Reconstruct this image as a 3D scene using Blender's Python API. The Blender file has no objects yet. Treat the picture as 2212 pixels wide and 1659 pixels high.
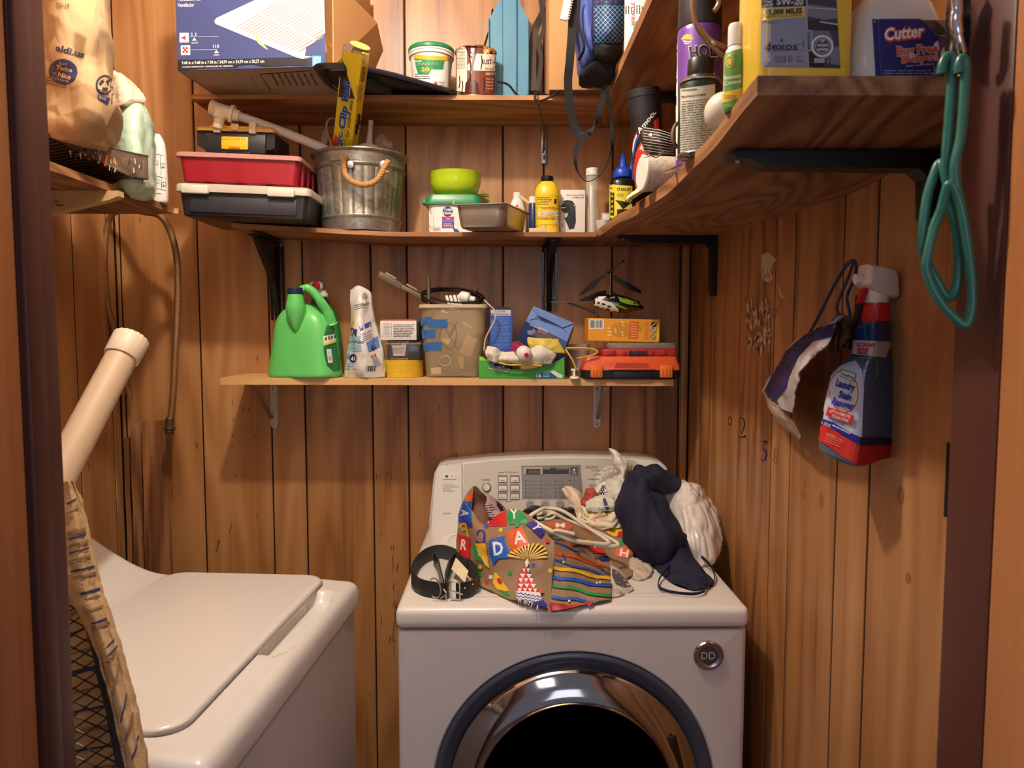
import bpy, bmesh, math, random
from mathutils import Vector, Matrix, noise, geometry
from mathutils.bvhtree import BVHTree
random.seed(7)
SC = bpy.context.scene
COL = SC.collection
R = math.radians

# ---------------------------------------------------------------- camera, world, lamps, exposure
F, CX, CY = 1600.0, 1106.0, 829.5
PITCH, YAW = R(-4.1), R(-0.54)
EYE = Vector((0, 0, 1.5))
cam_d = bpy.data.cameras.new('camera')
cam = bpy.data.objects.new('camera', cam_d); COL.objects.link(cam)
cam.location = EYE
cam.rotation_euler = (R(90) + PITCH, 0, YAW)
cam_d.sensor_width = 36.0
cam_d.lens = F / 2212 * 36
cam_d.clip_start = 0.02
cam_d.dof.use_dof = True
cam_d.dof.focus_distance = 1.75
cam_d.dof.aperture_fstop = 9.0
SC.camera = cam
SC.view_settings.view_transform = 'Standard'
SC.view_settings.look = 'None'
SC.view_settings.exposure = 0.0
SC.view_settings.gamma = 1.0
SC.view_settings.use_curve_mapping = False

w = bpy.data.worlds.new('world'); SC.world = w; w.use_nodes = True
w.node_tree.nodes['Background'].inputs[0].default_value = (0.62, 0.6, 0.74, 1)
w.node_tree.nodes['Background'].inputs[1].default_value = 0.29

def lamp(kind, name, loc, energy, color, rot=(0, 0, 0), **kw):
    d = bpy.data.lights.new(name, kind); d.energy = energy; d.color = color
    for k, v in kw.items(): setattr(d, k, v)
    o = bpy.data.objects.new(name, d); COL.objects.link(o); o.location = loc; o.rotation_euler = rot
    return o
BULB = Vector((-0.38, 1.10, 2.64))
lamp('POINT', 'closet_ceiling_bulb', BULB, 52.0, (1.0, 0.885, 0.755), shadow_soft_size=0.035)
lamp('AREA', 'window_daylight', (0.15, -1.9, 1.75), 8.0, (0.84, 0.88, 1.0), (R(90), 0, 0), shape='RECTANGLE', size=0.9, size_y=1.2)
lamp('AREA', 'room_area_light', (-0.5, -0.6, 2.4), 4.0, (0.95, 0.85, 0.9), (0, 0, 0), shape='RECTANGLE', size=0.5, size_y=0.5)  # unseen area lamp pointing down on the camera side of the doorway

# ---------------------------------------------------------------- picture geometry
_f = Vector((math.sin(-YAW) * math.cos(PITCH), math.cos(YAW) * math.cos(PITCH), math.sin(PITCH)))
_r = Vector((math.cos(YAW), math.sin(YAW), 0)); _u = _r.cross(_f)
def ray(px, py): return F * _f + (px - CX) * _r - (py - CY) * _u
def at(px, py, d):                      # the point of depth y = d seen at that pixel
    v = ray(px, py); return EYE + v * (d / v.y)
def atx(px, py, x):
    v = ray(px, py); return EYE + v * ((x - EYE.x) / v.x)
def atz(px, py, z):
    v = ray(px, py); return EYE + v * ((z - EYE.z) / v.z)

# ---------------------------------------------------------------- materials
def lin(c):
    return tuple((x / 255 / 12.92 if x <= 10 else ((x / 255 + 0.055) / 1.055) ** 2.4) for x in c) + (1.0,)
MATS = {}
def mat(col, rough=0.5, metal=0.0, var=0.12, nscale=14.0, bump=0.0, bscale=60.0, alpha=1.0, coat=0.0, trans=0.0, sub=0.0, emit=0.0, key=None, ior=1.45, vor=False):
    k = ('m', tuple(col), rough, metal, var, nscale, bump, bscale, alpha, coat, trans, emit, vor)
    if k in MATS: return MATS[k]
    m = bpy.data.materials.new('paint_%d' % len(MATS)); m.use_nodes = True
    nt = m.node_tree; N = nt.nodes; L = nt.links; b = N['Principled BSDF']
    b.inputs['Roughness'].default_value = rough; b.inputs['Metallic'].default_value = metal
    b.inputs['IOR'].default_value = ior
    tc = N.new('ShaderNodeTexCoord')
    if vor:
        n = N.new('ShaderNodeTexVoronoi'); n.inputs['Scale'].default_value = nscale; fac = n.outputs['Color']
        sp = N.new('ShaderNodeSeparateColor'); L.new(fac, sp.inputs[0]); fac = sp.outputs[0]
    else:
        n = N.new('ShaderNodeTexNoise'); n.inputs['Scale'].default_value = nscale; n.inputs['Detail'].default_value = 4; fac = n.outputs['Fac']
    L.new(tc.outputs['Object'], n.inputs['Vector'])
    mx = N.new('ShaderNodeMix'); mx.data_type = 'RGBA'
    c = lin(col)
    mx.inputs[6].default_value = tuple(min(1, x * (1 - var)) for x in c[:3]) + (1,)
    mx.inputs[7].default_value = tuple(min(1, x * (1 + var)) for x in c[:3]) + (1,)
    L.new(fac, mx.inputs[0]); L.new(mx.outputs[2], b.inputs['Base Color'])
    if bump:
        n2 = N.new('ShaderNodeTexNoise'); n2.inputs['Scale'].default_value = bscale; n2.inputs['Detail'].default_value = 5
        L.new(tc.outputs['Object'], n2.inputs['Vector'])
        bp = N.new('ShaderNodeBump'); bp.inputs['Strength'].default_value = bump; bp.inputs['Distance'].default_value = 0.004
        L.new(n2.outputs['Fac'], bp.inputs['Height']); L.new(bp.outputs['Normal'], b.inputs['Normal'])
    if alpha < 1: b.inputs['Alpha'].default_value = alpha
    if coat: b.inputs['Coat Weight'].default_value = coat
    if trans: b.inputs['Transmission Weight'].default_value = trans
    MATS[k] = m
    return m

def wood(name, c_dark, c_mid, c_light, along='Z', rough=0.5, scale=1.0, rings=6.0, streak=0.45, contrast=1.0, coat=0.0):
    if name in MATS: return MATS[name]
    m = bpy.data.materials.new(name); m.use_nodes = True
    nt = m.node_tree; N = nt.nodes; L = nt.links; b = N['Principled BSDF']
    b.inputs['Roughness'].default_value = rough
    if coat: b.inputs['Coat Weight'].default_value = coat; b.inputs['Coat Roughness'].default_value = .35
    tc = N.new('ShaderNodeTexCoord'); oi = N.new('ShaderNodeObjectInfo')
    ad = N.new('ShaderNodeVectorMath'); ad.operation = 'MULTIPLY_ADD'
    cb = N.new('ShaderNodeCombineXYZ')
    for i in range(3): L.new(oi.outputs['Random'], cb.inputs[i])
    L.new(cb.outputs[0], ad.inputs[0]); ad.inputs[1].default_value = (13.7, 7.3, 9.1); L.new(tc.outputs['Object'], ad.inputs[2])
    def mapped(sx, sl):
        mp = N.new('ShaderNodeMapping')
        s = {'X': (sl, sx, sx), 'Y': (sx, sl, sx), 'Z': (sx, sx, sl)}[along]
        mp.inputs['Scale'].default_value = s
        L.new(ad.outputs[0], mp.inputs['Vector']); return mp
    # cathedral figure: contour lines of a stretched noise field
    n1 = N.new('ShaderNodeTexNoise'); n1.inputs['Scale'].default_value = 1.0 * scale; n1.inputs['Detail'].default_value = 2.0; n1.inputs['Roughness'].default_value = .4
    L.new(mapped(5.0, 0.75).outputs[0], n1.inputs['Vector'])
    mu = N.new('ShaderNodeMath'); mu.operation = 'MULTIPLY'; mu.inputs[1].default_value = rings * 6.283; L.new(n1.outputs['Fac'], mu.inputs[0])
    sn = N.new('ShaderNodeMath'); sn.operation = 'SINE'; L.new(mu.outputs[0], sn.inputs[0])
    # fine pores
    n2 = N.new('ShaderNodeTexNoise'); n2.inputs['Scale'].default_value = 1.0 * scale; n2.inputs['Detail'].default_value = 6.0; n2.inputs['Roughness'].default_value = .7
    L.new(mapped(110.0, 2.2).outputs[0], n2.inputs['Vector'])
    # broad streaks
    n3 = N.new('ShaderNodeTexNoise'); n3.inputs['Scale'].default_value = 1.0 * scale; n3.inputs['Detail'].default_value = 3.0
    L.new(mapped(9.0, 0.55).outputs[0], n3.inputs['Vector'])
    def ma(a, f, base):
        x = N.new('ShaderNodeMath'); x.operation = 'MULTIPLY_ADD'; L.new(a, x.inputs[0]); x.inputs[1].default_value = f
        if isinstance(base, float): x.inputs[2].default_value = base
        else: L.new(base, x.inputs[2])
        return x.outputs[0]
    v = ma(sn.outputs[0], 0.11 * contrast, 0.5)
    v = ma(n2.outputs['Fac'], 0.45 * contrast, v); v = ma(n3.outputs['Fac'], streak * 2, v)
    off = N.new('ShaderNodeMath'); off.operation = 'SUBTRACT'; L.new(v, off.inputs[0]); off.inputs[1].default_value = 0.225 * contrast + streak
    rv = ma(oi.outputs['Random'], 0.16, off.outputs[0])
    cr = N.new('ShaderNodeValToRGB'); e = cr.color_ramp.elements
    e[0].position = 0.28; e[0].color = lin(c_dark); e[1].position = 0.85; e[1].color = lin(c_light)
    x = e.new(0.52); x.color = lin(c_mid)
    L.new(rv, cr.inputs[0])
    # small dark knots and scuffs
    vo = N.new('ShaderNodeTexVoronoi'); vo.inputs['Scale'].default_value = 3.2; L.new(mapped(2.6, .9).outputs[0], vo.inputs['Vector'])
    kr = N.new('ShaderNodeValToRGB'); ke = kr.color_ramp.elements; ke[0].position = .012; ke[0].color = (.25, .2, .17, 1); ke[1].position = .045; ke[1].color = (1, 1, 1, 1)
    L.new(vo.outputs['Distance'], kr.inputs[0])
    km = N.new('ShaderNodeMix'); km.data_type = 'RGBA'; km.blend_type = 'MULTIPLY'; km.inputs[0].default_value = .8
    L.new(cr.outputs[0], km.inputs[6]); L.new(kr.outputs[0], km.inputs[7])
    L.new(km.outputs[2], b.inputs['Base Color'])
    bp = N.new('ShaderNodeBump'); bp.inputs['Strength'].default_value = .12; bp.inputs['Distance'].default_value = .002
    L.new(n2.outputs['Fac'], bp.inputs['Height']); L.new(bp.outputs['Normal'], b.inputs['Normal'])
    MATS[name] = m
    return m

# ---------------------------------------------------------------- mesh builder (world coordinates)
def xf(loc=(0, 0, 0), rot=(0, 0, 0), sc=(1, 1, 1)):
    from mathutils import Euler
    return Matrix.Translation(Vector(loc)) @ Euler(rot).to_matrix().to_4x4() @ Matrix.Diagonal(Vector(sc).to_4d())
def axis(p0, p1, up=(0, 0, 1)):         # frame with local z from p0 towards p1
    p0 = Vector(p0); z = (Vector(p1) - p0).normalized(); u = Vector(up)
    if abs(z.dot(u)) > .98: u = Vector((0, 1, 0))
    x = u.cross(z).normalized(); y = z.cross(x)
    M = Matrix((x, y, z)).transposed().to_4x4(); M.translation = p0
    return M
def spline(pts, n=6, closed=False):
    P = [Vector(p) for p in pts]; out = []
    m = len(P)
    for i in range(m if closed else m - 1):
        if closed: a, b, c, d = P[(i - 1) % m], P[i], P[(i + 1) % m], P[(i + 2) % m]
        else: a, b, c, d = P[max(i - 1, 0)], P[i], P[i + 1], P[min(i + 2, m - 1)]
        for k in range(n):
            t = k / n
            out.append(0.5 * ((2 * b) + (-a + c) * t + (2 * a - 5 * b + 4 * c - d) * t * t + (-a + 3 * b - 3 * c + d) * t ** 3))
    if not closed: out.append(P[-1])
    return out
def ring(cx, cy, z, a, b, n=32, p=2.0, rot=0.0):        # superellipse ring
    o = []
    for i in range(n):
        t = 2 * math.pi * i / n; c, s = math.cos(t), math.sin(t)
        x = a * math.copysign(abs(c) ** (2 / p), c); y = b * math.copysign(abs(s) ** (2 / p), s)
        o.append(Vector((cx + x * math.cos(rot) - y * math.sin(rot), cy + x * math.sin(rot) + y * math.cos(rot), z)))
    return o
def rrect(x0, x1, z0, z1, r, n=5):                      # rounded rectangle outline, 2D
    o = []
    for cx, cz, a0 in ((x1 - r, z1 - r, 0), (x0 + r, z1 - r, 90), (x0 + r, z0 + r, 180), (x1 - r, z0 + r, 270)):
        for k in range(n + 1):
            a = R(a0 + 90 * k / n); o.append((cx + r * math.cos(a), cz + r * math.sin(a)))
    return o

class MB:
    def __init__(s): s.V = []; s.F = []; s.M = []
    def add(s, V, Fc, m=0, T=None):
        o = len(s.V)
        s.V += [(T @ Vector(v)) if T is not None else Vector(v) for v in V]
        s.F += [tuple(i + o for i in f) for f in Fc]; s.M += [m] * len(Fc)
        return s
    def box(s, x0, x1, y0, y1, z0, z1, bev=0.0, m=0, T=None, seg=2):
        if bev <= 0:
            V = [(x, y, z) for x in (x0, x1) for y in (y0, y1) for z in (z0, z1)]
            return s.add(V, [(0, 1, 3, 2), (4, 6, 7, 5), (0, 4, 5, 1), (2, 3, 7, 6), (0, 2, 6, 4), (1, 5, 7, 3)], m, T)
        bm = bmesh.new(); bmesh.ops.create_cube(bm, size=1)
        for v in bm.verts: v.co = Vector(((x0 + x1) / 2 + v.co.x * (x1 - x0), (y0 + y1) / 2 + v.co.y * (y1 - y0), (z0 + z1) / 2 + v.co.z * (z1 - z0)))
        bev = min(bev, .49 * min(abs(x1 - x0), abs(y1 - y0), abs(z1 - z0)))
        bmesh.ops.bevel(bm, geom=bm.edges[:], offset=bev, segments=seg, profile=.5, affect='EDGES')
        return s.bm(bm, m, T)
    def bm(s, bm, m=0, T=None):
        bm.verts.index_update(); s.add([v.co.copy() for v in bm.verts], [tuple(v.index for v in f.verts) for f in bm.faces], m, T); bm.free(); return s
    def loft(s, rings, caps=True, m=0, T=None, closed=True, loop=False):
        n = len(rings[0]); V = [p for r in rings for p in r]; Fc = []
        k = len(rings)
        for i in range(k if loop else k - 1):
            for j in range(n if closed else n - 1):
                a, b = i * n + j, i * n + (j + 1) % n; c, d = ((i + 1) % k) * n + (j + 1) % n, ((i + 1) % k) * n + j
                Fc.append((a, b, c, d))
        if caps and not loop: Fc += [tuple(range(n))[::-1], tuple(range((k - 1) * n, k * n))]
        return s.add(V, Fc, m, T)
    def lathe(s, prof, n=32, c=(0, 0, 0), m=0, T=None, sy=1.0, a0=0, a1=360):
        c = Vector(c); full = abs(a1 - a0) >= 360; nn = n if full else n + 1
        rings = [[Vector((c.x + r * math.cos(R(a0 + (a1 - a0) * i / n)), c.y + sy * r * math.sin(R(a0 + (a1 - a0) * i / n)), c.z + z)) for i in range(nn)] for r, z in prof]
        return s.loft(rings, caps=full, m=m, T=T, closed=full)
    def tube(s, pts, r, n=8, closed=False, m=0, T=None, flat=1.0, up=None, sm=0, twist=0.0):
        if sm: pts = spline(pts, sm, closed)
        P = [Vector(p) for p in pts]; k = len(P); rings = []
        t0 = None; nx = None
        for i in range(k):
            if closed: t = P[(i + 1) % k] - P[i - 1]
            else: t = P[min(i + 1, k - 1)] - P[max(i - 1, 0)]
            if t.length < 1e-9: t = Vector((0, 0, 1))
            t.normalize()
            if up is not None:
                nx = Vector(up).cross(t)
                if nx.length < 1e-4: nx = Vector((1, 0, 0)).cross(t)
                nx.normalize()
            elif nx is None:
                u = Vector((0, 0, 1)) if abs(t.z) < .9 else Vector((0, 1, 0)); nx = u.cross(t).normalized()
            else:
                nx = (nx - t * nx.dot(t)).normalized()
            ny = t.cross(nx); rr = r[i * (len(r) - 1) // max(k - 1, 1)] if isinstance(r, (list, tuple)) else r
            ph = twist * i
            rings.append([P[i] + nx * (rr * math.cos(2 * math.pi * j / n + ph)) + ny * (rr * flat * math.sin(2 * math.pi * j / n + ph)) for j in range(n)])
        return s.loft(rings, caps=not closed, m=m, T=T, loop=closed)
    def band(s, pts, w, t, wdir, m=0, T=None, closed=False, sm=0):    # flat strap: width w along wdir (vector or list), thickness t
        if sm: pts = spline(pts, sm, closed)
        P = [Vector(p) for p in pts]; k = len(P); rings = []
        for i in range(k):
            if closed: tg = P[(i + 1) % k] - P[i - 1]
            else: tg = P[min(i + 1, k - 1)] - P[max(i - 1, 0)]
            tg.normalize()
            if isinstance(wdir, list):
                f = i * (len(wdir) - 1) / max(k - 1, 1); a = int(f); b = min(a + 1, len(wdir) - 1); wd = Vector(wdir[a]).lerp(Vector(wdir[b]), f - a)
            else: wd = Vector(wdir)
            wd = (wd - tg * wd.dot(tg)).normalized(); nd = tg.cross(wd)
            ww = w[i * (len(w) - 1) // max(k - 1, 1)] if isinstance(w, (list, tuple)) else w
            rings.append([P[i] + wd * a * ww / 2 + nd * b * t / 2 for a, b in ((-1, -1), (1, -1), (1, 1), (-1, 1))])
        return s.loft(rings, caps=not closed, m=m, T=T, loop=closed)
    def prism(s, poly, a, b, plane='XZ', m=0, T=None):   # extrude a 2D outline between a and b
        def mk(u, v, w): return {'XZ': (u, w, v), 'XY': (u, v, w), 'YZ': (w, u, v)}[plane]
        n = len(poly); V = [mk(u, v, a) for u, v in poly] + [mk(u, v, b) for u, v in poly]
        Fc = [(i, (i + 1) % n, n + (i + 1) % n, n + i) for i in range(n)] + [tuple(range(n))[::-1], tuple(range(n, 2 * n))]
        return s.add(V, Fc, m, T)
    def sphere(s, c, rx, ry=None, rz=None, u=20, v=12, m=0, T=None):
        ry = ry or rx; rz = rz or rx; c = Vector(c)
        prof = [[Vector((c.x + rx * math.sin(math.pi * j / v) * math.cos(2 * math.pi * i / u), c.y + ry * math.sin(math.pi * j / v) * math.sin(2 * math.pi * i / u), c.z - rz * math.cos(math.pi * j / v))) for i in range(u)] for j in range(1, v)]
        s.loft(prof, True, m, T); return s
    def warp(s, fn): s.V = [Vector(fn(v)) for v in s.V]; return s
    def build(s, name, mats, parent=None, smooth=32, sub=0, solid=0):
        me = bpy.data.meshes.new(name)
        off = parent['_o'] if (parent is not None and '_o' in parent) else (0, 0, 0)
        off = Vector(off)
        me.from_pydata([v - off for v in s.V], [], s.F)
        if not isinstance(mats, (list, tuple)): mats = [mats]
        for m in mats: me.materials.append(m)
        if len(mats) > 1: me.polygons.foreach_set('material_index', s.M)
        bm = bmesh.new(); bm.from_mesh(me); bmesh.ops.recalc_face_normals(bm, faces=bm.faces); bm.to_mesh(me); bm.free()
        if smooth:
            me.shade_smooth(); me.set_sharp_from_angle(angle=R(smooth))
        me.update()
        o = bpy.data.objects.new(name, me); COL.objects.link(o)
        if parent is not None: o.parent = parent
        OFF[o.name] = off
        if sub:
            md = o.modifiers.new('sub', 'SUBSURF'); md.levels = sub; md.render_levels = sub
        return o
OFF = {}
def thing(name, label, cat, loc, group=None):
    o = bpy.data.objects.new(name, None); COL.objects.link(o); o.empty_display_size = .02
    o.location = Vector(loc); o['_o'] = tuple(Vector(loc)); o['label'] = label; o['category'] = cat
    if group: o['group'] = group
    return o
def tag(o, label, cat, group=None):
    o['label'] = label; o['category'] = cat
    if group: o['group'] = group
    return o
def struct(o, label=None):
    o['kind'] = 'structure'
    if label: o['label'] = label
    return o
def single(mb, name, mats, label, cat, group=None, smooth=32, origin=None):     # a thing that is one mesh, origin at its base
    lo = origin or Vector((sum(v.x for v in mb.V) / len(mb.V), sum(v.y for v in mb.V) / len(mb.V), min(v.z for v in mb.V)))
    lo = Vector(lo); p = {'_o': tuple(lo)}
    mb.V = [v - lo for v in mb.V]
    o = mb.build(name, mats, None, smooth); o.location = lo; OFF[o.name] = lo
    return tag(o, label, cat, group)

# ---------------------------------------------------------------- flat print laid onto real surfaces
TC = {}
def text2d(s, bold=0.0):
    k = (s, bold)
    if k in TC: return TC[k]
    cu = bpy.data.curves.new('t', 'FONT'); cu.body = s; cu.size = 1.0; cu.resolution_u = 2; cu.offset = bold
    o = bpy.data.objects.new('t', cu); me = o.to_mesh()
    V = [(v.co.x, v.co.y) for v in me.vertices]; Fc = [tuple(p.vertices) for p in me.polygons]
    o.to_mesh_clear(); bpy.data.objects.remove(o); bpy.data.curves.remove(cu)
    tris = []
    for f in Fc:
        for i in range(1, len(f) - 1): tris.append((V[f[0]], V[f[i]], V[f[i + 1]]))
    if V:
        x0 = min(v[0] for v in V); x1 = max(v[0] for v in V)
        tris = [tuple((p[0] - x0, p[1]) for p in t) for t in tris]; w_ = x1 - x0
    else: w_ = 0
    TC[k] = (tris, w_)
    return TC[k]

class Decal:
    """Print given in picture coordinates, laid 0.3 mm above the surfaces it belongs to."""
    def __init__(s, targets, seg=16, lift=.0003, step=.0002):
        s.step = step; s.own = targets[0]
        V, Fc = [], []
        for o in targets:
            off = OFF[o.name]; n = len(V)
            V += [v.co + off for v in o.data.vertices]; Fc += [tuple(i + n for i in p.vertices) for p in o.data.polygons]
        s.bvh = BVHTree.FromPolygons(V, Fc); s.seg = seg; s.lift = lift
        s.T = []; s.mats = []; s.lay = 0; s.last = None
    def _hit(s, x, y):
        d = ray(x, y).normalized()
        p, n, i, t = s.bvh.ray_cast(EYE, d)
        if p is None:
            if s.last is None or s.seg < 12: return None
            p0, n = s.last; q = d.dot(n)
            if abs(q) < 1e-4: return None
            return EYE + d * ((p0 - EYE).dot(n) / q), n
        if n.dot(d) > 0: n = -n
        s.last = (p, n); return p, n
    def tri(s, t, m, seg):
        st = [t]; out = []
        while st:
            a, b, c = st.pop()
            e = ((a[0] - b[0]) ** 2 + (a[1] - b[1]) ** 2, (b[0] - c[0]) ** 2 + (b[1] - c[1]) ** 2, (c[0] - a[0]) ** 2 + (c[1] - a[1]) ** 2)
            k = e.index(max(e))
            if e[k] > seg * seg:
                if k == 0: q = ((a[0] + b[0]) / 2, (a[1] + b[1]) / 2); st += [(a, q, c), (q, b, c)]
                elif k == 1: q = ((b[0] + c[0]) / 2, (b[1] + c[1]) / 2); st += [(a, b, q), (a, q, c)]
                else: q = ((c[0] + a[0]) / 2, (c[1] + a[1]) / 2); st += [(a, b, q), (q, b, c)]
            else: out.append((a, b, c))
        for t in out: s.T.append((t, m, s.lay))
    def _m(s, col, **kw):
        m = col if not isinstance(col, tuple) else mat(col, kw.get('rough', .5), kw.get('metal', 0), .04)
        if m not in s.mats: s.mats.append(m)
        return s.mats.index(m)
    def poly(s, pts, col, seg=None, lay=True, **kw):
        m = s._m(col, **kw)
        if lay: s.lay += 1
        for t in geometry.tessellate_polygon([[Vector((p[0], p[1], 0)) for p in pts]]):
            s.tri(tuple((pts[i][0], pts[i][1]) for i in t), m, seg or s.seg)
        return s
    def rect(s, x0, y0, x1, y1, col, rot=0, seg=None, lay=True, **kw):
        cx, cy = (x0 + x1) / 2, (y0 + y1) / 2; c, q = math.cos(R(rot)), math.sin(R(rot))
        pts = [(cx + (x - cx) * c - (y - cy) * q, cy + (x - cx) * q + (y - cy) * c) for x, y in ((x0, y0), (x1, y0), (x1, y1), (x0, y1))]
        return s.poly(pts, col, seg, lay, **kw)
    def disc(s, cx, cy, rx, ry, col, n=24, rot=0, lay=True, **kw):
        c, q = math.cos(R(rot)), math.sin(R(rot)); pts = []
        for i in range(n):
            x, y = rx * math.cos(2 * math.pi * i / n), ry * math.sin(2 * math.pi * i / n); pts.append((cx + x * c - y * q, cy + x * q + y * c))
        return s.poly(pts, col, None, lay, **kw)
    def line(s, pts, wd, col, lay=True, **kw):
        if lay: s.lay += 1
        m = s._m(col, **kw)
        for a, b in zip(pts[:-1], pts[1:]):
            dx, dy = b[0] - a[0], b[1] - a[1]; l = math.hypot(dx, dy) or 1; nx, ny = -dy / l * wd / 2, dx / l * wd / 2
            ex, ey = dx / l * wd * .25, dy / l * wd * .25
            q = [(a[0] + nx - ex, a[1] + ny - ey), (b[0] + nx + ex, b[1] + ny + ey), (b[0] - nx + ex, b[1] - ny + ey), (a[0] - nx - ex, a[1] - ny - ey)]
            s.tri((q[0], q[1], q[2]), m, s.seg); s.tri((q[0], q[2], q[3]), m, s.seg)
        return s
    def text(s, body, x, y, h, col, w=None, rot=0, shear=0, bold=0.01, anchor='l', warp=None, **kw):
        """cap height h px, optional total width w px, baseline start (or centre) at x, y; rot in degrees clockwise in the picture"""
        tris, tw = text2d(body, bold)
        if not tris: return s
        m = s._m(col, **kw); s.lay += 1; sy = h / 0.7; sx = (w / tw) if w else sy
        W = tw * sx; ox = {'l': 0, 'c': -W / 2, 'r': -W}[anchor]; c, q = math.cos(R(rot)), math.sin(R(rot))
        def f(p):
            u = ox + p[0] * sx + p[1] * sy * shear; v = -p[1] * sy
            if warp: u, v = warp(u, v)
            return (x + u * c - v * q, y + u * q + v * c)
        for t in tris: s.tri(tuple(f(p) for p in t), m, s.seg * 1.2)
        return s
    def lines(s, x0, y0, x1, y1, n, col, thick=.38, rot=0, lay=True, rag=.25, dash=True):
        """rows of print too small to read"""
        cx, cy = (x0 + x1) / 2, (y0 + y1) / 2; c, q = math.cos(R(rot)), math.sin(R(rot)); m = s._m(col)
        if lay: s.lay += 1
        for i in range(n):
            yc = y0 + (y1 - y0) * (i + .5) / n; hh = (y1 - y0) / n * thick / 2
            xe = x1 - (x1 - x0) * rag * random.random(); x = x0
            while x < xe:
                wl = min((x1 - x0) * random.uniform(.08, .26), xe - x) if dash else xe - x
                pts = [(x, yc - hh), (x + wl, yc - hh), (x + wl, yc + hh), (x, yc + hh)]
                pts = [(cx + (a - cx) * c - (b - cy) * q, cy + (a - cx) * q + (b - cy) * c) for a, b in pts]
                s.tri((pts[0], pts[1], pts[2]), m, s.seg * 1.5); s.tri((pts[0], pts[2], pts[3]), m, s.seg * 1.5)
                x += wl + (x1 - x0) * .03
        return s
    def bars(s, x0, y0, x1, y1, n, col=(20, 20, 22), horiz=False, rot=0):
        s.lay += 1; u = 0.0
        ws = [random.choice((1, 1, 2, 3)) for _ in range(n * 2)]; tot = sum(ws)
        for i, q in enumerate(ws):
            a, b = u / tot, (u + q) / tot; u += q
            if i % 2: continue
            if horiz: s.rect(x0, y0 + (y1 - y0) * a, x1, y0 + (y1 - y0) * b, col, lay=False)
            else: s.rect(x0 + (x1 - x0) * a, y0, x0 + (x1 - x0) * b, y1, col, lay=False)
        return s
    def build(s, name, parent):
        if not s.T: return None
        mb = MB(); cache = {}; s.last = None; st = s.step; bb = {}
        for t, m, l in s.T:                      # overlapping print is stacked, the rest lies level
            q = bb.setdefault(l, [1e9, 1e9, -1e9, -1e9])
            for p in t: q[0] = min(q[0], p[0]); q[1] = min(q[1], p[1]); q[2] = max(q[2], p[0]); q[3] = max(q[3], p[1])
        lev = {}
        for l in sorted(bb):
            a = bb[l]; lev[l] = 1 + max([lev[k] for k in lev if bb[k][0] < a[2] and bb[k][2] > a[0] and bb[k][1] < a[3] and bb[k][3] > a[1]] or [0])
        for t, m, l in s.T:
            ids = []
            for p in t:
                k = (round(p[0], 2), round(p[1], 2), l)
                if k not in cache:
                    h = s._hit(*p)
                    if h is None: break
                    cache[k] = len(mb.V); mb.V.append(h[0] + h[1] * (s.lift + st * lev[l]))
                ids.append(cache[k])
            if len(ids) == 3 and len(set(ids)) == 3:
                e = max((mb.V[ids[0]] - mb.V[ids[1]]).length, (mb.V[ids[1]] - mb.V[ids[2]]).length)
                if e > .12 + s.seg * .004: continue
                mb.F.append(tuple(ids)); mb.M.append(m)
        if not mb.F: return None
        o = mb.build(name, s.mats, parent, 0)
        if s.own.parent == parent and not s.own.name.startswith('plank'): o.parent = s.own
        return o

# ---------------------------------------------------------------- smooth patches through control points
def cr1(P, t):
    n = len(P) - 1; t = min(max(t, 0), 1) * n; i = min(int(t), n - 1); f = t - i
    a, b, c, d = P[max(i - 1, 0)], P[i], P[i + 1], P[min(i + 2, n)]
    if i == 0: a = 2 * b - c
    if i + 2 > n: d = 2 * c - b
    return 0.5 * ((2 * b) + (-a + c) * f + (2 * a - 5 * b + 4 * c - d) * f * f + (-a + 3 * b - 3 * c + d) * f ** 3)
def patch(rows, nu, nv, amp=0.0, fs=12.0, seed=0.0, ridged=True, stretch=(1, 1, 1)):
    """grid of points through control rows; amp adds folds along the normal"""
    G = []
    for j in range(nv + 1):
        v = j / nv; row = [cr1([cr1([Vector(p) for p in r], i / nu) for r in rows], v) for i in range(nu + 1)]
        G.append(row)
    if amp:
        H = []
        for j in range(nv + 1):
            hr = []
            for i in range(nu + 1):
                du = G[j][min(i + 1, nu)] - G[j][max(i - 1, 0)]; dv = G[min(j + 1, nv)][i] - G[max(j - 1, 0)][i]
                n = du.cross(dv); n = n.normalized() if n.length > 1e-12 else Vector((0, -1, 0))
                p = G[j][i]; q = Vector((p.x * stretch[0], p.y * stretch[1], p.z * stretch[2])) * fs + Vector((seed, seed * 1.7, seed * .3))
                if ridged == 2:
                    def fc(z): return noise.voronoi(z + Vector((7, 3, 5)), distance_metric='DISTANCE_SQUARED')[0][0] - noise.voronoi(z, distance_metric='DISTANCE_SQUARED')[0][0]
                    h = fc(q * .7) * 1.1 + fc(q * 1.7 + Vector((1, 9, 4))) * .45
                elif ridged: h = (1 - abs(noise.noise(q)) * 2.2) * .6 + (1 - abs(noise.noise(q * 2.3)) * 2.2) * .4 - .55
                else: h = noise.noise(q) + .5 * noise.noise(q * 2.1)
                hr.append(p + n * h * amp)
            H.append(hr)
        G = H
    return G
def grid_mb(G, mb=None, m=0):
    mb = mb or MB(); nv, nu = len(G) - 1, len(G[0]) - 1
    mb.add([p for r in G for p in r], [(j * (nu + 1) + i, j * (nu + 1) + i + 1, (j + 1) * (nu + 1) + i + 1, (j + 1) * (nu + 1) + i) for j in range(nv) for i in range(nu)], m)
    return mb
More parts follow.
